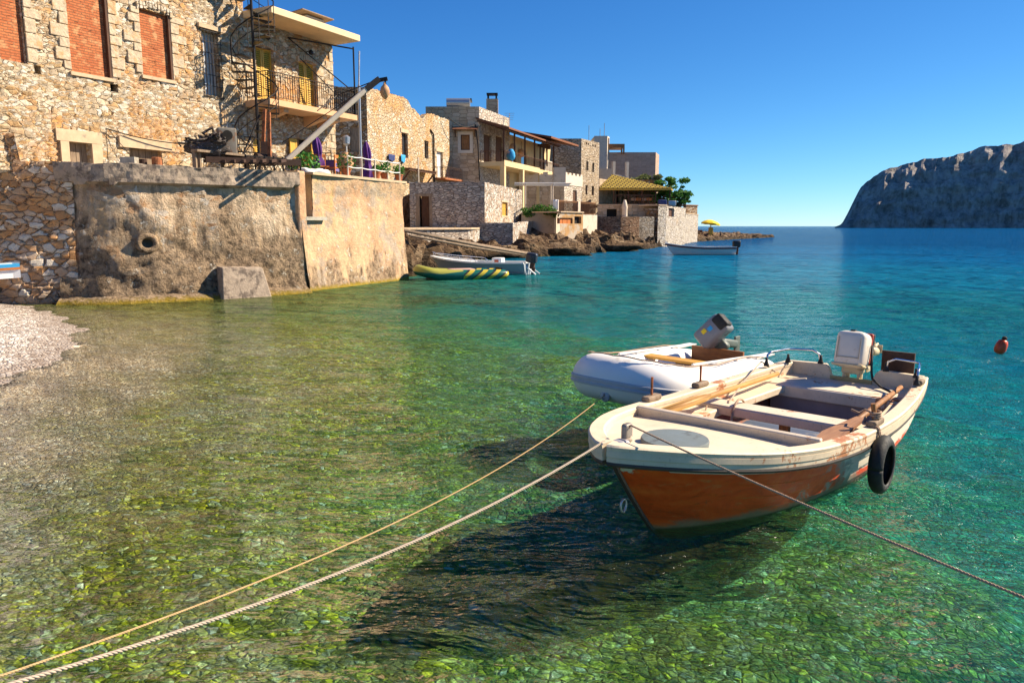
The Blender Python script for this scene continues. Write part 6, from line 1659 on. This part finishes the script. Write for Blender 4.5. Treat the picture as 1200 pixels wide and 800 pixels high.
    m = MB(); m.rbox((4.78,.0,zb+.09),(.09,.05,.26),.02); m.tube([(4.79,-.10,zb+.03),(4.79,.10,zb+.03)], .022, 8); o = m.build('mooring_post', plain('worn_iron_cleat', (.3,.26,.22), .5, .3, .5, 14, metal=.4), root, smooth=True)
    m = MB(); m.rbox((4.90,.02,.745),(.14,.11,.09),.03); m.build('bow_fairlead', plain('blue_grey_fairlead', (.4,.38,.4), .5, .2, .4, 10, metal=.3), root, smooth=True)
    m = MB(); ring = [(4.78+.035*math.cos(a)+.02, 0, .30+.045*math.sin(a)) for a in [2*math.pi*k/14 for k in range(14)]]; m.tube(ring, .008, 6, closed=True); m.build('bow_ring', M['galv'], root, smooth=True)
    # stem band
    m = MB(); sp = [Vector((x+.008,0,interp(zkt,x))) for x in (4.28,4.42,4.56,4.7,4.85,4.97)]
    for a, b in zip(sp, sp[1:]): m.bar(a, b, .035, .02)
    m.build('stem_band', RUBG, root)
    # oars and boards lying inside
    # thole pads
    for x, sg, nm in ((2.95,-1,0),(1.95,-1,0),(2.38,1,1),(.42,1,2)):
        p = sheer(x, -.01, .07); p.y *= sg; m = MB(); m.rbox(p, (.24 if nm < 2 else .15,.09,.055), .02); o = m.build('thole_pad', M['grey_wood'], root)
        if nm == 0: m = MB(); m.tube([p, p+Vector((0,0,.20))], .012, 7); m.build('thole_pin', M['rust'], o)
        if nm == 1: m = MB(); m.tube([p, p+Vector((.02,-.02,.16))], .022, 7); m.build('thole_pin', M['brown_wood'], o)
    # grab rails at the quarters
    for sg in (1,-1):
        m = MB(); z = .575; pts = []
        P1 = Vector((.55,.80*sg,z)); P2 = Vector((.05,.70*sg,z)); P3 = Vector((.02,.36*sg,z+.01))
        path = [P1, P1+Vector((-.02,0,.13)), P1+Vector((-.10,-.01*sg,.155)), P2+Vector((.06,.02*sg,.155)), P2+Vector((0,-.05*sg,.155)), P3+Vector((0,.10*sg,.15)), P3+Vector((0,.02*sg,.11)), P3]
        m.tube(path, .013, 8); o = m.build('grab_rail', CHROME, root, smooth=True)
        m = MB()
        for p in (P1, P3, P2+Vector((.1,0,0))): m.lathe([(.035,0),(.03,.02),(.016,.06),(.014,.10)], p, 10)
        m.build('rail_mount', RUB, o, smooth=True)
    # brown plate behind the transom
    m = MB(); m.box((-.14,.44,.66),(.03,.34,.27)); m.bar((-.14,.44,.55),(-.03,.44,.5), .05); m.build('transducer_board', M['dark_rust'], root)
    # outboard, tilted
    T = Matrix.Rotation(R(-52), 3, 'Y')
    ob = Vector((-.02,.0,.60))
    def tp(x, y, z): return ob+T @ Vector((x, y, z))
    Ro = Matrix.Rotation(R(-14), 3, 'Y')
    m = MB(); m.rbox(Vector((.04,.0,.79)), (.32,.33,.42), .075, Ro); m.build('motor_cowl', COWL, root, smooth=True, merge=True)
    def cw(x, y, z): return Vector((.04,.0,.79))+Ro @ Vector((x, y, z))
    m = MB(); m.bar(cw(.163,-.12,-.10), cw(.163,.12,-.10), .012, .006); m.bar(cw(.163,-.12,-.115), cw(.163,-.12,.13), .006, .006); m.bar(cw(.163,.12,-.115), cw(.163,.12,.13), .006, .006); m.build('cowl_seam', plain('worn_seam', (.35,.28,.2), .7), root)
    m = MB(); m.rbox(cw(0,0,-.185), (.325,.335,.03), .012, Ro); m.build('cowl_skirt', COWLR, root, smooth=True)
    m = MB(); m.bar(cw(.10,.0,.215), cw(-.08,.0,.215), .05, .02); m.build('cowl_handle', RUB, root)
    m = MB(); m.rbox(Vector((-.075,.0,.80)), (.05,.342,.36), .02, Ro); m.build('red_stripe', STRIPE, root, smooth=True, merge=True)
    m = MB(); m.rbox(Vector((-.125,.0,.785)), (.06,.348,.37), .02, Ro); m.build('black_band', RUB, root, smooth=True, merge=True)
    m = MB(); m.rbox(Vector((-.22,.02,.74)), (.15,.24,.30), .06, Ro); m.rbox(Vector((-.42,.02,.70)), (.34,.10,.10), .04, Matrix.Rotation(R(-8),3,'Y')); m.rbox(Vector((-.60,.02,.70)), (.26,.16,.10), .045, Matrix.Rotation(R(-8),3,'Y'))
    m.rbox(Vector((-.55,.02,.55)), (.16,.02,.20), .009); m.tube([(-.68,.02,.72),(-.86,.02,.76)], [.035,.012], 8)
    for k in range(3):
        a = 2*math.pi*k/3; m.rbox(Vector((-.70,.02+.07*math.cos(a),.72+.07*math.sin(a))), (.015,.06,.10), .006, Matrix.Rotation(a,3,'X'))
    m.build('motor_leg', COWLR, root, smooth=True, merge=True)
    m = MB(); m.rbox(Vector((-.02,0,.56)), (.16,.22,.10), .02); m.rbox(Vector((-.06,.07,.47)), (.05,.05,.26), .015); m.rbox(Vector((-.06,-.07,.47)), (.05,.05,.26), .015); m.tube([(.04,-.08,.52),(.04,-.08,.44)], .018, 8); m.tube([(.04,.08,.52),(.04,.08,.44)], .018, 8); m.build('motor_clamp', COWLR, root, smooth=True)
    m = MB(); m.tube([(-.05,.18,.85),(.0,.20,.66),(.05,.22,.56),(.14,.26,.50),(.3,.4,.45),(.45,.55,.44)], .013, 6); m.build('fuel_hose', RUB, root, smooth=True)
    root.location = (3.96, 8.45, 0); ang = math.atan2(-.747, -.665); root.rotation_euler = (0, R(0), ang)
    return root, sheer, interp, hbt, zgt
WB, sheer, _, HBT, ZGT = wooden_boat()
BANG = math.atan2(-.747, -.665)
def bw(x, y, z): return Vector((3.96,8.45,0))+Matrix.Rotation(BANG,3,'Z') @ Vector((x,y,z))
def local_thing(name, label, cat, group=None): 
    r = thing(name, (0,0,0), label, cat, group, local=True); r.location = (3.96,8.45,0); r.rotation_euler = (0,0,BANG); return r
def boat_gear():
    def bsheer(x, off, dz, sg): p = sheer(x, off, dz); p.y *= sg; return p
    # oars
    r = local_thing('wooden_oar', 'yellow brown varnished oar lying along the far side bench of the orange boat', 'oar')
    m = MB(); a = Vector((3.22,-.66,.535)); b = Vector((.55,-.66,.50)); m.tube([a, a.lerp(b,.3), b], [.034,.03,.025], 10); m.build('shaft', wood('varnished_oar_wood', (.56,.31,.08), (.36,.17,.04), .5, 0), r, smooth=True)
    m = MB(); m.poly3([a+Vector((-.05,-.065,-.01)), a+Vector((-.75,-.08,-.01)), a+Vector((-.95,-.03,-.01)), a+Vector((-.95,.03,-.01)), a+Vector((-.75,.08,-.01)), a+Vector((-.05,.065,-.01))], (0,0,.022)); m.build('blade', wood('varnished_blade_wood', (.6,.36,.10), (.4,.2,.05), .5, 0), r)
    r = local_thing('wooden_oar', 'brown oar resting along the near side bench of the orange boat', 'oar')
    m = MB(); a = Vector((.40,.62,.50)); b = Vector((2.95,.72,.47)); m.tube([a, b], [.024,.03], 10); m.build('shaft', M['brown_wood'], r, smooth=True)
    m = MB(); m.poly3([b+Vector((-.9,-.05,.02)), b+Vector((-.2,-.11,.02)), b+Vector((.1,-.07,.02)), b+Vector((.1,.05,.02)), b+Vector((-.2,.075,.02)), b+Vector((-.9,.03,.02))], (0,0,.022)); m.build('blade', wood('brown_blade_wood', (.40,.21,.10), (.22,.10,.05), .6, 0), r)
    # tyre fender
    p = bsheer(2.50, .10, -.25, 1); r = local_thing('tyre_fender', 'black scooter tyre hanging as a fender on the near side of the orange boat', 'tyre')
    m = MB(); rows = []
    for i in range(49):
        a = 2*math.pi*i/48; row = []
        for k in range(17):
            t_ = math.pi*(k/16)*1.35-math.pi*.175
            rr = .175+.048*math.sin(t_)*(1.0)+ (.006 if (i % 2) and 5 < k < 11 else 0); y = .056*math.cos(t_)
            row.append(Vector((p.x+rr*math.cos(a), p.y+y*1.05, p.z+rr*math.sin(a)*1.08)))
        rows.append(row)
    m.grid(rows); o = m.build('tyre_casing', RUB, r, smooth=True); s = o.modifiers.new('s','SOLIDIFY'); s.thickness = .012; s.offset = -1
    g = bsheer(2.28, 0, .05, 1)
    for k in range(2):
        m = rope_mb([p+Vector((.0+.03*k,0,.21)), bsheer(2.50-.03*k,.065,-.02,1), bsheer(2.50-.02*k,.05,.055,1), bsheer(2.48-.05*k,-.08,.06,1), Vector((2.38+.02*k,.84,.60))], .009); tag(m.build('tyre_lashing', ROPE3, r, smooth=True))
    # knots on near thole pin
    m = MB(); c = bsheer(2.38,-.01,.11,1)
    pts = [c+Vector((.045*math.cos(a*3.1), .04*math.sin(a*3.1), .01*a)) for a in [k*.25 for k in range(22)]]; m.tube(pts, .010, 5)
    m.tube([c+Vector((0,0,.03)), c+Vector((-.05,-.10,.04)), c+Vector((-.1,-.16,-.01)), c+Vector((-.02,-.2,.03))], .010, 5); tag(m.build('knotted_line', ROPE3, smooth=True), 'short knotted brown line around the near thole pin above the tyre', 'rope'); bpy.data.objects['knotted_line'].location = (3.96,8.45,0); bpy.data.objects['knotted_line'].rotation_euler = (0,0,BANG)
    # coil on floor
    m = MB(); pts = []
    for k in range(90):
        a = k*.32; rr = .10+.012*math.sin(k*.9)+.0006*k; pts.append((2.45+rr*math.cos(a)*1.3, .1+rr*math.sin(a), .085+.0005*k))
    pts += [(2.6,-.2,.09),(2.9,-.45,.10),(3.0,-.62,.2)]
    m = rope_mb(pts, .011); o = m.build('rope_coil', ROPE, smooth=True); o.location = (3.96,8.45,0); o.rotation_euler = (0,0,BANG); tag(o, 'pale rope coiled on the blue floor of the orange boat', 'rope')
    # line from thwart to far quarter
    m = rope_mb(catenary((2.05,-.55,.44), (.55,-.86,.62), -.02, 8)+[(.5,-.7,.5)], .009); o = m.build('thin_line', ROPE, smooth=True); o.location = (3.96,8.45,0); o.rotation_euler = (0,0,BANG); tag(o, 'thin line stretched from the thwart to the far quarter of the orange boat', 'rope')
    # loop over thwart
    m = MB(); pts = [(2.05+.15*math.cos(a), -.44+.01*math.sin(2*a), .40+.09*math.sin(a)) for a in [2*math.pi*k/20 for k in range(20)]]; m.tube(pts, .012, 6, closed=True); m.tube([(2.2,-.44,.38),(2.24,-.43,.2),(2.3,-.42,.1)], .011, 6); m.tube([(2.3,-.66,.44),(2.4,-.64,.3),(2.38,-.6,.15)], .008, 5); o = m.build('rope_loop', ROPE3, smooth=True); o.location = (3.96,8.45,0); o.rotation_euler = (0,0,BANG); tag(o, 'brown rope looped over the middle thwart of the orange boat', 'rope')
    m = MB(); boulder(m, (3.0,-.35,.12), (.34,.26,.07), 5); o = m.build('red_cloth', plain('faded_red_cloth', (.5,.09,.05), .85, .4), smooth=True); o.location = (3.96,8.45,0); o.rotation_euler = (0,0,BANG); tag(o, 'crumpled red cloth on the floor under the coaming of the orange boat', 'cloth')
boat_gear()

def dinghy():
    root = thing('inflatable_dinghy', (0,0,0), 'white and grey inflatable dinghy moored behind the orange boat', 'boat', local=True)
    PVC = plain('white_pvc_tube', (.84,.80,.74), .45, .15, .12, 3, dirt=((.5,.47,.42), 2.5, .6)); BAND = plain('grey_rubber_band', (.46,.46,.48), .5, .2, .2, 12)
    path = []; rad = []; wd = .60
    def add(x, y, z, r): path.append(Vector((x,y,z))); rad.append(r)
    def zc(x): return .23+max(0, x-1.2)**2*.16
    for x, r in ((-.55,.03),(-.45,.10),(-.28,.17),(-.05,.215),(.3,.26),(.8,.275),(1.3,.28),(1.6,.28)): add(x, wd, zc(x), r)
    n = 18
    for k in range(1, n):
        a = math.pi*k/n; ca = math.cos(a); sa = math.sin(a)
        x = 1.62+.62*sa**.75; y = wd*(abs(ca)**.72)*(1 if ca > 0 else -1); add(x, y, zc(x), .28)
    half = [(p, r) for p, r in zip(path[:8], rad[:8])][::-1]
    for p, r in half: add(p.x, -p.y, p.z, r)
    m = MB(); m.tube(path, rad, 24); m.build('inflated_tube', PVC, root, smooth=True)
    # rubbing strake: outside and slightly below the middle
    def around(k, ang, ex=0):
        p = path[k]; t_ = (path[min(k+1,len(path)-1)]-path[max(k-1,0)]).normalized(); out = Vector((t_.y,-t_.x,0)).normalized()
        return p+(out*math.cos(ang)+Vector((0,0,1))*math.sin(ang))*(rad[k]+ex)
    sgn = 1 if around(3,0).y > path[3].y else -1
    def arnd(k, ang, ex=0):
        p = path[k]; t_ = (path[min(k+1,len(path)-1)]-path[max(k-1,0)]).normalized(); out = Vector((t_.y,-t_.x,0)).normalized()*sgn
        return p+(out*math.cos(ang)+Vector((0,0,1))*math.sin(ang))*(rad[k]+ex)
    rr = []
    K = list(range(2, len(path)-2))
    for k in K: rr.append([arnd(k, -.20, .0), arnd(k, -.18, .026), arnd(k, -.09, .026), arnd(k, -.06, .010), arnd(k, .0, .010), arnd(k, .03, .018), arnd(k, .12, .018), arnd(k, .15, .0)])
    m = MB(); m.grid(rr); m.build('rubbing_strake', BAND, root, smooth=True, angle=35)
    # bow ring patch
    k = len(path)//2; c = arnd(k, -.62, .01); m = MB(); m.lathe([(.07,-.01),(.065,.012),(.02,.02)], c, 16, Matrix.Rotation(R(90),3,'Y')); o = m.build('bow_patch', BAND, root, smooth=True)
    m = MB(); m.tube([c+Vector((.02+.03*math.cos(a),.0,.03*math.sin(a))) for a in [2*math.pi*j/12 for j in range(12)]], .008, 6, closed=True); m.build('bow_ring', M['galv'], o, smooth=True)
    # valve/handles & grab rope
    for sg in (1,-1):
        pts = []
        for j in range(40):
            f = j/39; kk = 3+f*(len(path)//2-3.01); k0 = int(kk); fr = kk-k0
            a = arnd(k0, 1.25, .02).lerp(arnd(k0+1, 1.25, .02), fr); sgz = abs(math.sin(f*math.pi*5)); a.z += .012-.0*sgz; a.y *= sg if sg > 0 else -1
            pts.append(a+Vector((0, (-.04 if sg > 0 else .04)*sgz, .01*sgz)))
        m = rope_mb(pts, .009, .08); m.build('grab_rope', ROPE3, root, smooth=True)
    # transom, floor, thwarts
    OR = M['orange_wood']; WV = wood('varnished_thwart', (.66,.36,.05), (.48,.22,.03), .5, 1)
    m = MB(); m.box((-.02,0,.30),(.035,.80,.42)); m.build('transom', wood('brown_transom_board', (.36,.14,.04), (.2,.07,.02), .5, 1), root)
    m = MB(); m.prism([(-.02,-.42),(1.75,-.42),(2.0,-.2),(2.0,.2),(1.75,.42),(-.02,.42)], .06, .09); m.build('floor', plain('grey_floor_cloth', (.45,.45,.47), .7, .2), root)
    m = MB(); m.box((.95,0,.47),(.20,1.08,.03)); m.build('thwart', WV, root)
    m = MB(); m.box((.35,0,.33),(.24,.80,.03)); m.build('rear_seat', M['brown_wood'], root)
    m = MB(); m.rbox((1.35,.0,.28),(.35,.34,.3),.06); m.build('seat_bag', PVC, root, smooth=True)
    # oars on both tubes
    for sg in (1,-1):
        m = MB(); m.tube([(-.3,.60*sg,.47),(1.5,.55*sg,.55)], .018, 8); m.box((-.12,.61*sg,.47),(.5,.13,.015)); o = m.build('oar', M['white_metal'], root)
        m = MB()
        for x in (.25,.6,1.1): m.box((x,.585*sg,.475+.03*x),(.05,.10,.03))
        m.build('oar_clip', BAND, o)
    # outboard tilted forward
    GM = plain('grey_motor_cowl', (.23,.225,.23), .3, .1, .2, 4); Rm = Matrix.Rotation(R(-42),3,'X') @ Matrix.Rotation(R(-12),3,'Y')
    m = MB(); m.rbox((.10,0,.76),(.31,.29,.46),.06,Rm); m.build('motor_cowl', GM, root, smooth=True, merge=True)
    m = MB(); m.rbox(Vector((.10,0,.76))+Rm @ Vector((.07,0,.19)),(.20,.21,.15),.03,Rm); m.build('cowl_vent', RUB, root, smooth=True, merge=True)
    m = MB(); m.rbox(Vector((.10,0,.76))+Rm @ Vector((.156,-.02,.03)),(.01,.06,.07),.004,Rm); m.build('blue_sticker', M['cyan_cloth'], root); m = MB(); m.rbox(Vector((.10,0,.76))+Rm @ Vector((.156,-.05,-.06)),(.01,.06,.07),.004,Rm); m.build('yellow_sticker', M['yellow_canvas'], root)
    m = MB(); m.rbox((-.12,0,.52),(.16,.16,.22),.05,Rm); m.rbox((-.34,0,.55),(.42,.09,.12),.04,Matrix.Rotation(R(-10),3,'Y')); m.rbox((-.56,0,.5),(.14,.03,.26),.012); m.build('motor_leg', plain('dark_green_casting', (.10,.12,.10), .5), root, smooth=True, merge=True)
    root.location = (2.86, 10.2, 0); root.rotation_euler = (0,0,math.atan2(-.70,-.714))
    return root
DG = dinghy()
DANG = math.atan2(-.70,-.714)
def dw(x, y, z): return Vector((2.86,10.2,0))+Matrix.Rotation(DANG,3,'Z') @ Vector((x,y,z))

def shore_end(a, b, k):
    p = b+(b-a)*k; p.z = max(.02, bed_z(p.x, p.y)+.03); return p
def mooring():
    b = bw(4.80,.0,.72); lead = bw(4.99,-.04,.79)
    e = EYE+ray(-60, 822)*2.35
    m = rope_mb([b, bw(4.93,-.02,.76)]+catenary(lead, e, .13, 60)+[shore_end(lead, e, 1.9)], .0085, .05); tag(m.build('mooring_rope', ROPE, smooth=True), 'thick pale mooring rope from the orange boat bow to the lower left corner', 'rope')
    # coil round bollard
    m = MB(); pts = [bw(4.79+.035*math.cos(a), .035*math.sin(a)+.0, .69+.006*a) for a in [k*.4 for k in range(40)]]; m.tube(pts, .012, 6); tag(m.build('bollard_turns', ROPE, smooth=True), 'turns of pale rope wrapped round the bow post of the orange boat', 'rope')
    s = G(703, 470, .1); s = dw(2.48,0,.25) 
    e2 = EYE+ray(-60, 812)*2.7
    m = rope_mb(catenary(s, e2, .24, 60)+[shore_end(s, e2, 1.1)], .0055, .04); tag(m.build('mooring_rope', ROPE2, smooth=True), 'thin tan mooring rope from the inflatable dinghy bow to the lower left corner', 'rope')
    e3 = EYE+ray(1290, 737)*2.75
    m = rope_mb([bw(4.80,.0,.80)]+catenary(bw(4.78,.03,.87), e3, .02, 40)+[e3+(e3-bw(4.78,.03,.87))*2.0+Vector((0,0,-.1))], .0065, .045); tag(m.build('mooring_rope', ROPE3, smooth=True), 'brown mooring rope running from the orange boat bow out of the right edge', 'rope')
mooring()

def simple_boat(name, label, L, B, D, loc, ang, hullm, inner, extra, group=None):
    root = thing(name, (0,0,0), label, 'boat', group, local=True)
    hbt = [(0,B*.82),(L*.3,B),(L*.55,B*.96),(L*.78,B*.68),(L*.9,B*.36),(L*.97,B*.12),(L,.004)]
    zgt = [(0,D),(L*.4,D*.98),(L*.75,D*1.15),(L,D*1.45)]; zkt = [(0,-.12),(L*.7,-.15),(L*.86,-.02),(L,D*1.4)]; et = [(0,.3),(L*.5,.4),(L*.85,.8),(L,1)]
    rows = profile_hull(L, hbt, zgt, zkt, et, 26, 10)
    m = MB(); m.grid(rows); m.grid([mirror(r)[::-1] for r in rows]); t = rows[0]; 
    poly = [p for p in t]+[Vector((p.x,-p.y,p.z)) for p in t[::-1][:-1]]
    m.add(poly, [tuple(range(len(poly)))]); m.build('hull', hullm, root, smooth=True, merge=True, angle=40)
    inn = profile_hull(L*.96, hbt, zgt, zkt, et, 20, 6, inset=.05, zinset=.01, tcut=.1); m = MB(); m.grid(inn); m.grid([mirror(r)[::-1] for r in inn])
    rr = [[Vector((x, interp(hbt,x)*.82*s_, .07)) for s_ in (-1,0,1)] for x in [L*.9*i/10 for i in range(11)]]; m.grid(rr); m.build('inner_hull', inner, root, smooth=True)
    def rail(dz, w, h, nm, mt):
        m = MB()
        for sg in (1,-1):
            pr = None
            for i in range(31):
                x = L*i/30; p = Vector((x, (interp(hbt,x)+.005)*sg, interp(zgt,x)+dz))
                if pr: m.bar(pr, p, w, h)
                pr = p
        m.build(nm, mt, root)
    extra(root, hbt, zgt, rail, L, B, D)
    root.location = loc; root.rotation_euler = (0,0,ang); return root
def outboard(root, x, z, mt, s=1.0, tilt=0):
    m = MB(); Rm = Matrix.Rotation(tilt,3,'Y'); m.rbox((x-.12*s,0,z+.32*s),(.52*s,.36*s,.46*s),.10*s,Rm); m.build('motor_cowl', mt, root, smooth=True, merge=True)
    m = MB(); m.rbox((x-.15*s,0,z-.02*s),(.22*s,.2*s,.34*s),.05*s,Rm); m.rbox((x-.18*s,0,z-.35*s),(.16*s,.1*s,.5*s),.04*s,Rm); m.build('motor_leg', M['dark_rust'] if mt is not M['galv'] else M['iron'], root, smooth=True, merge=True)
def more_boats():
    WHT = plain('white_boat_paint', (.84,.82,.78), .35, var=.1); MAR = plain('maroon_stripe', (.22,.03,.03), .5)
    def ex(root, hbt, zgt, rail, L, B, D):
        rail(.0, .07, .05, 'gunwale', WHT); rail(-.10, .05, .10, 'maroon_band', MAR)
        for x in (L*.3, L*.55): m = MB(); m.box((x,0,D*.72),(.28,interp(hbt,x)*1.85,.05)); m.build('thwart', WHT, root)
        m = MB(); m.bar((L*.95,0,D*1.3),(L*.99,0,D*1.62),.07); m.build('stem_head', WHT, root)
        outboard(root, -.05, D*.75, plain('black_motor_cowl', (.012,.012,.016), .35), 1.15)
    a = G(868, 298.5); b = G(800, 298); simple_boat('rowing_boat', 'white boat with maroon band and black outboard moored off the rocky point', 5.4, .85, .62, tuple(a-Vector((.55,0,0))), math.pi+.03, WHT, CRD, ex)
    BG = plain('grey_hull_paint', (.34,.38,.42), .4, var=.1)
    def ex2(root, hbt, zgt, rail, L, B, D):
        rail(.02, .16, .07, 'gunwale', WHT)
        m = MB(); rr = [[Vector((x, interp(hbt,x)*s_*.97, interp(zgt,x)+.015)) for s_ in (-1,-.5,0,.5,1)] for x in [lerp(L*.55, L*.99, i/10) for i in range(11)]]; m.grid(rr); m.build('foredeck', WHT, root)
        m = MB(); m.rbox((L*.3,0,D+.03),(.5,.5,.4),.06); m.build('console', WHT, root, smooth=True); m = MB(); m.rbox((L*.30,.26,D+.08),(.2,.02,.12),.008); m.build('red_badge', STRIPE, root)
        m = MB(); m.bar((.2,-.5,D),(.2,.5,D+.0),.1); m.box((.45,0,D-.05),(.4,1.2,.08)); m.build('rear_bench', WHT, root)
        m = MB()
        for sg in (1,-1):
            pts = [Vector((lerp(L*.45, L*.97, i/14), interp(hbt, lerp(L*.45, L*.97, i/14))*.92*sg, interp(zgt, lerp(L*.45, L*.97, i/14))+.2*min(1, i*.7+.1))) for i in range(15)]
            m.tube(pts, .016, 6)
            for k in range(2, 15, 3): m.tube([pts[k], pts[k]-Vector((0,0,.2))], .012, 5)
        m.tube([Vector((L*.97, interp(hbt,L*.97)*.92, interp(zgt,L*.97)+.2)), Vector((L*.99,0,interp(zgt,L)+.22)), Vector((L*.97, -interp(hbt,L*.97)*.92, interp(zgt,L*.97)+.2))], .016, 6)
        m.build('bow_rail', CHROME, root, smooth=True); outboard(root, -.05, D*.85, plain('dark_motor_cowl', (.03,.035,.045), .3), 1.0, -.15)
        m = MB(); m.bar((.0,.25,.35),(-.45,.3,.02),.09,.05); m.bar((.0,-.25,.35),(-.45,-.3,.02),.09,.05); m.build('boarding_bracket', WHT, root)
    s = G(619, 321.5); e = G(506, 319); v = e-s; L = v.length
    simple_boat('speedboat', 'small grey and white open speedboat with bow rail behind the striped inflatable', L, .80, .52, tuple(s), math.atan2(v.y, v.x), BG, BG, ex2)
    # striped inflatable
    root = thing('striped_inflatable', (0,0,0), 'green yellow and black striped inflatable boat lying by the sea wall corner', 'boat', local=True)
    t = NT('striped_pvc'); co = t.coord('Object'); s_ = t.n('SeparateXYZ', {0: co})
    st = t.math('FRACT', t.math('MULTIPLY', t.math('ADD', s_.outputs[0], t.math('MULTIPLY', s_.outputs[2], 1.3)), 1.75))
    stripes = t.ramp(st, [(0, (.0,.10,.075)), (.42, (.50,.38,.03)), (.8, (.012,.02,.02))], 'CONSTANT')
    fr = t.ramp(t.mapr(s_.outputs[0], 0, 4), [(0, (.0,.13,.10)), (.05, (1,1,1))], 'CONSTANT')
    swoosh = t.math('GREATER_THAN', t.math('ADD', s_.outputs[2], t.math('MULTIPLY', t.math('ABSOLUTE', t.math('SUBTRACT', s_.outputs[0], 2.9)), -.10)), .26)
    front = t.mix(swoosh, (.0,.09,.07), (.32,.31,.05))
    c = t.mix(t.mapr(s_.outputs[0], 1.95, 2.0), stripes, front); t.principled(c, .35, spec=.5)
    path = []; rad = []
    def add(x,y,z,r): path.append(Vector((x,y,z))); rad.append(r)
    for x, r in ((0,.13),(.15,.2),(.6,.22),(1.4,.22),(2.3,.22),(3.0,.22)): add(x,.5,.18+max(0,x-2)*.05,r)
    for k in range(1,12): a = math.pi*k/12; add(3.1+.62*math.sin(a), .5*math.cos(a), .24+.16*math.sin(a), .22)
    for x, r in ((3.0,.22),(2.3,.22),(1.4,.22),(.6,.22),(.15,.2),(0,.13)): add(x,-.5,.18+max(0,x-2)*.05,r)
    m = MB(); m.tube(path, rad, 16); m.build('inflated_tube', t.m, root, smooth=True)
    m = MB(); m.prism([(.1,-.4),(3.2,-.4),(3.4,0),(3.2,.4),(.1,.4)], .05, .09); m.build('floor', M['iron'], root)
    m = MB(); m.rbox((1.9,0,.32),(1.1,.7,.22),.08); m.build('seat_cushion', plain('dusty_pink_cushion', (.5,.32,.26), .8), root, smooth=True); m = MB(); m.box((.25,0,.3),(.05,.8,.3)); m.build('transom', M['iron'], root)
    a = G(591, 325.5); b = G(484, 328); v = b-a; k = v.length/3.95; root.location = a; root.rotation_euler = (0,0,math.atan2(v.y,v.x)); root.scale = (k,k,k)
    # blue and white boat poking in at the left edge
    root = thing('beached_boat', (0,0,0), 'white and light blue boat tip lying on the beach at the left edge', 'boat', local=True)
    c = W(24, 313, 17.6); L = 3.6
    def exq(*a): pass
    m = MB(); hbt = [(0,.5),(1.5,.62),(2.6,.45),(3.3,.16),(3.6,.01)]
    def lay(z0, z1, ins, nm, mt):
        m = MB(); rr = []
        for i in range(25):
            x = 3.6*i/24; h = max(.003, interp(hbt, x)-ins); rr.append([Vector((x,-h,z0+.05*x)), Vector((x,-h*1.04,z1+.05*x)), Vector((x,h*1.04,z1+.05*x)), Vector((x,h,z0+.05*x)), Vector((x,-h,z0+.05*x))])
        m.grid(rr); m.build(nm, mt, root)
    lay(0,.20,.06,'hull',WHT); lay(.2,.25,.0,'orange_stripe',M['orange_wood']); lay(.25,.33,.02,'blue_band',M['cyan_cloth']); lay(.33,.36,.08,'top_deck',WHT)
    gz = bed_z(c.x, c.y); root.location = (c.x-3.45, c.y-.9, c.z-.42); root.rotation_euler = (0,0,.22)
    # red buoy
    p = G(1171, 414); r = thing('red_buoy', (p.x,p.y,0), 'small red buoy floating on the open water at the right', 'buoy')
    RD = plain('red_buoy_plastic', (.75,.07,.015), .4, var=.2); ax = Matrix.Rotation(R(18),3,'Y')
    m = MB(); m.lathe([(.03,-.07),(.075,-.05),(.095,.01),(.09,.11),(.07,.17),(.035,.19)], (p.x,p.y,.06), 20, ax); m.build('float', RD, r, smooth=True); m = MB(); m.lathe([(.035,.185),(.042,.23),(.02,.25)], (p.x,p.y,.06), 14, ax); m.build('top_cap', M['dark_rust'], r, smooth=True)
    return
more_boats()
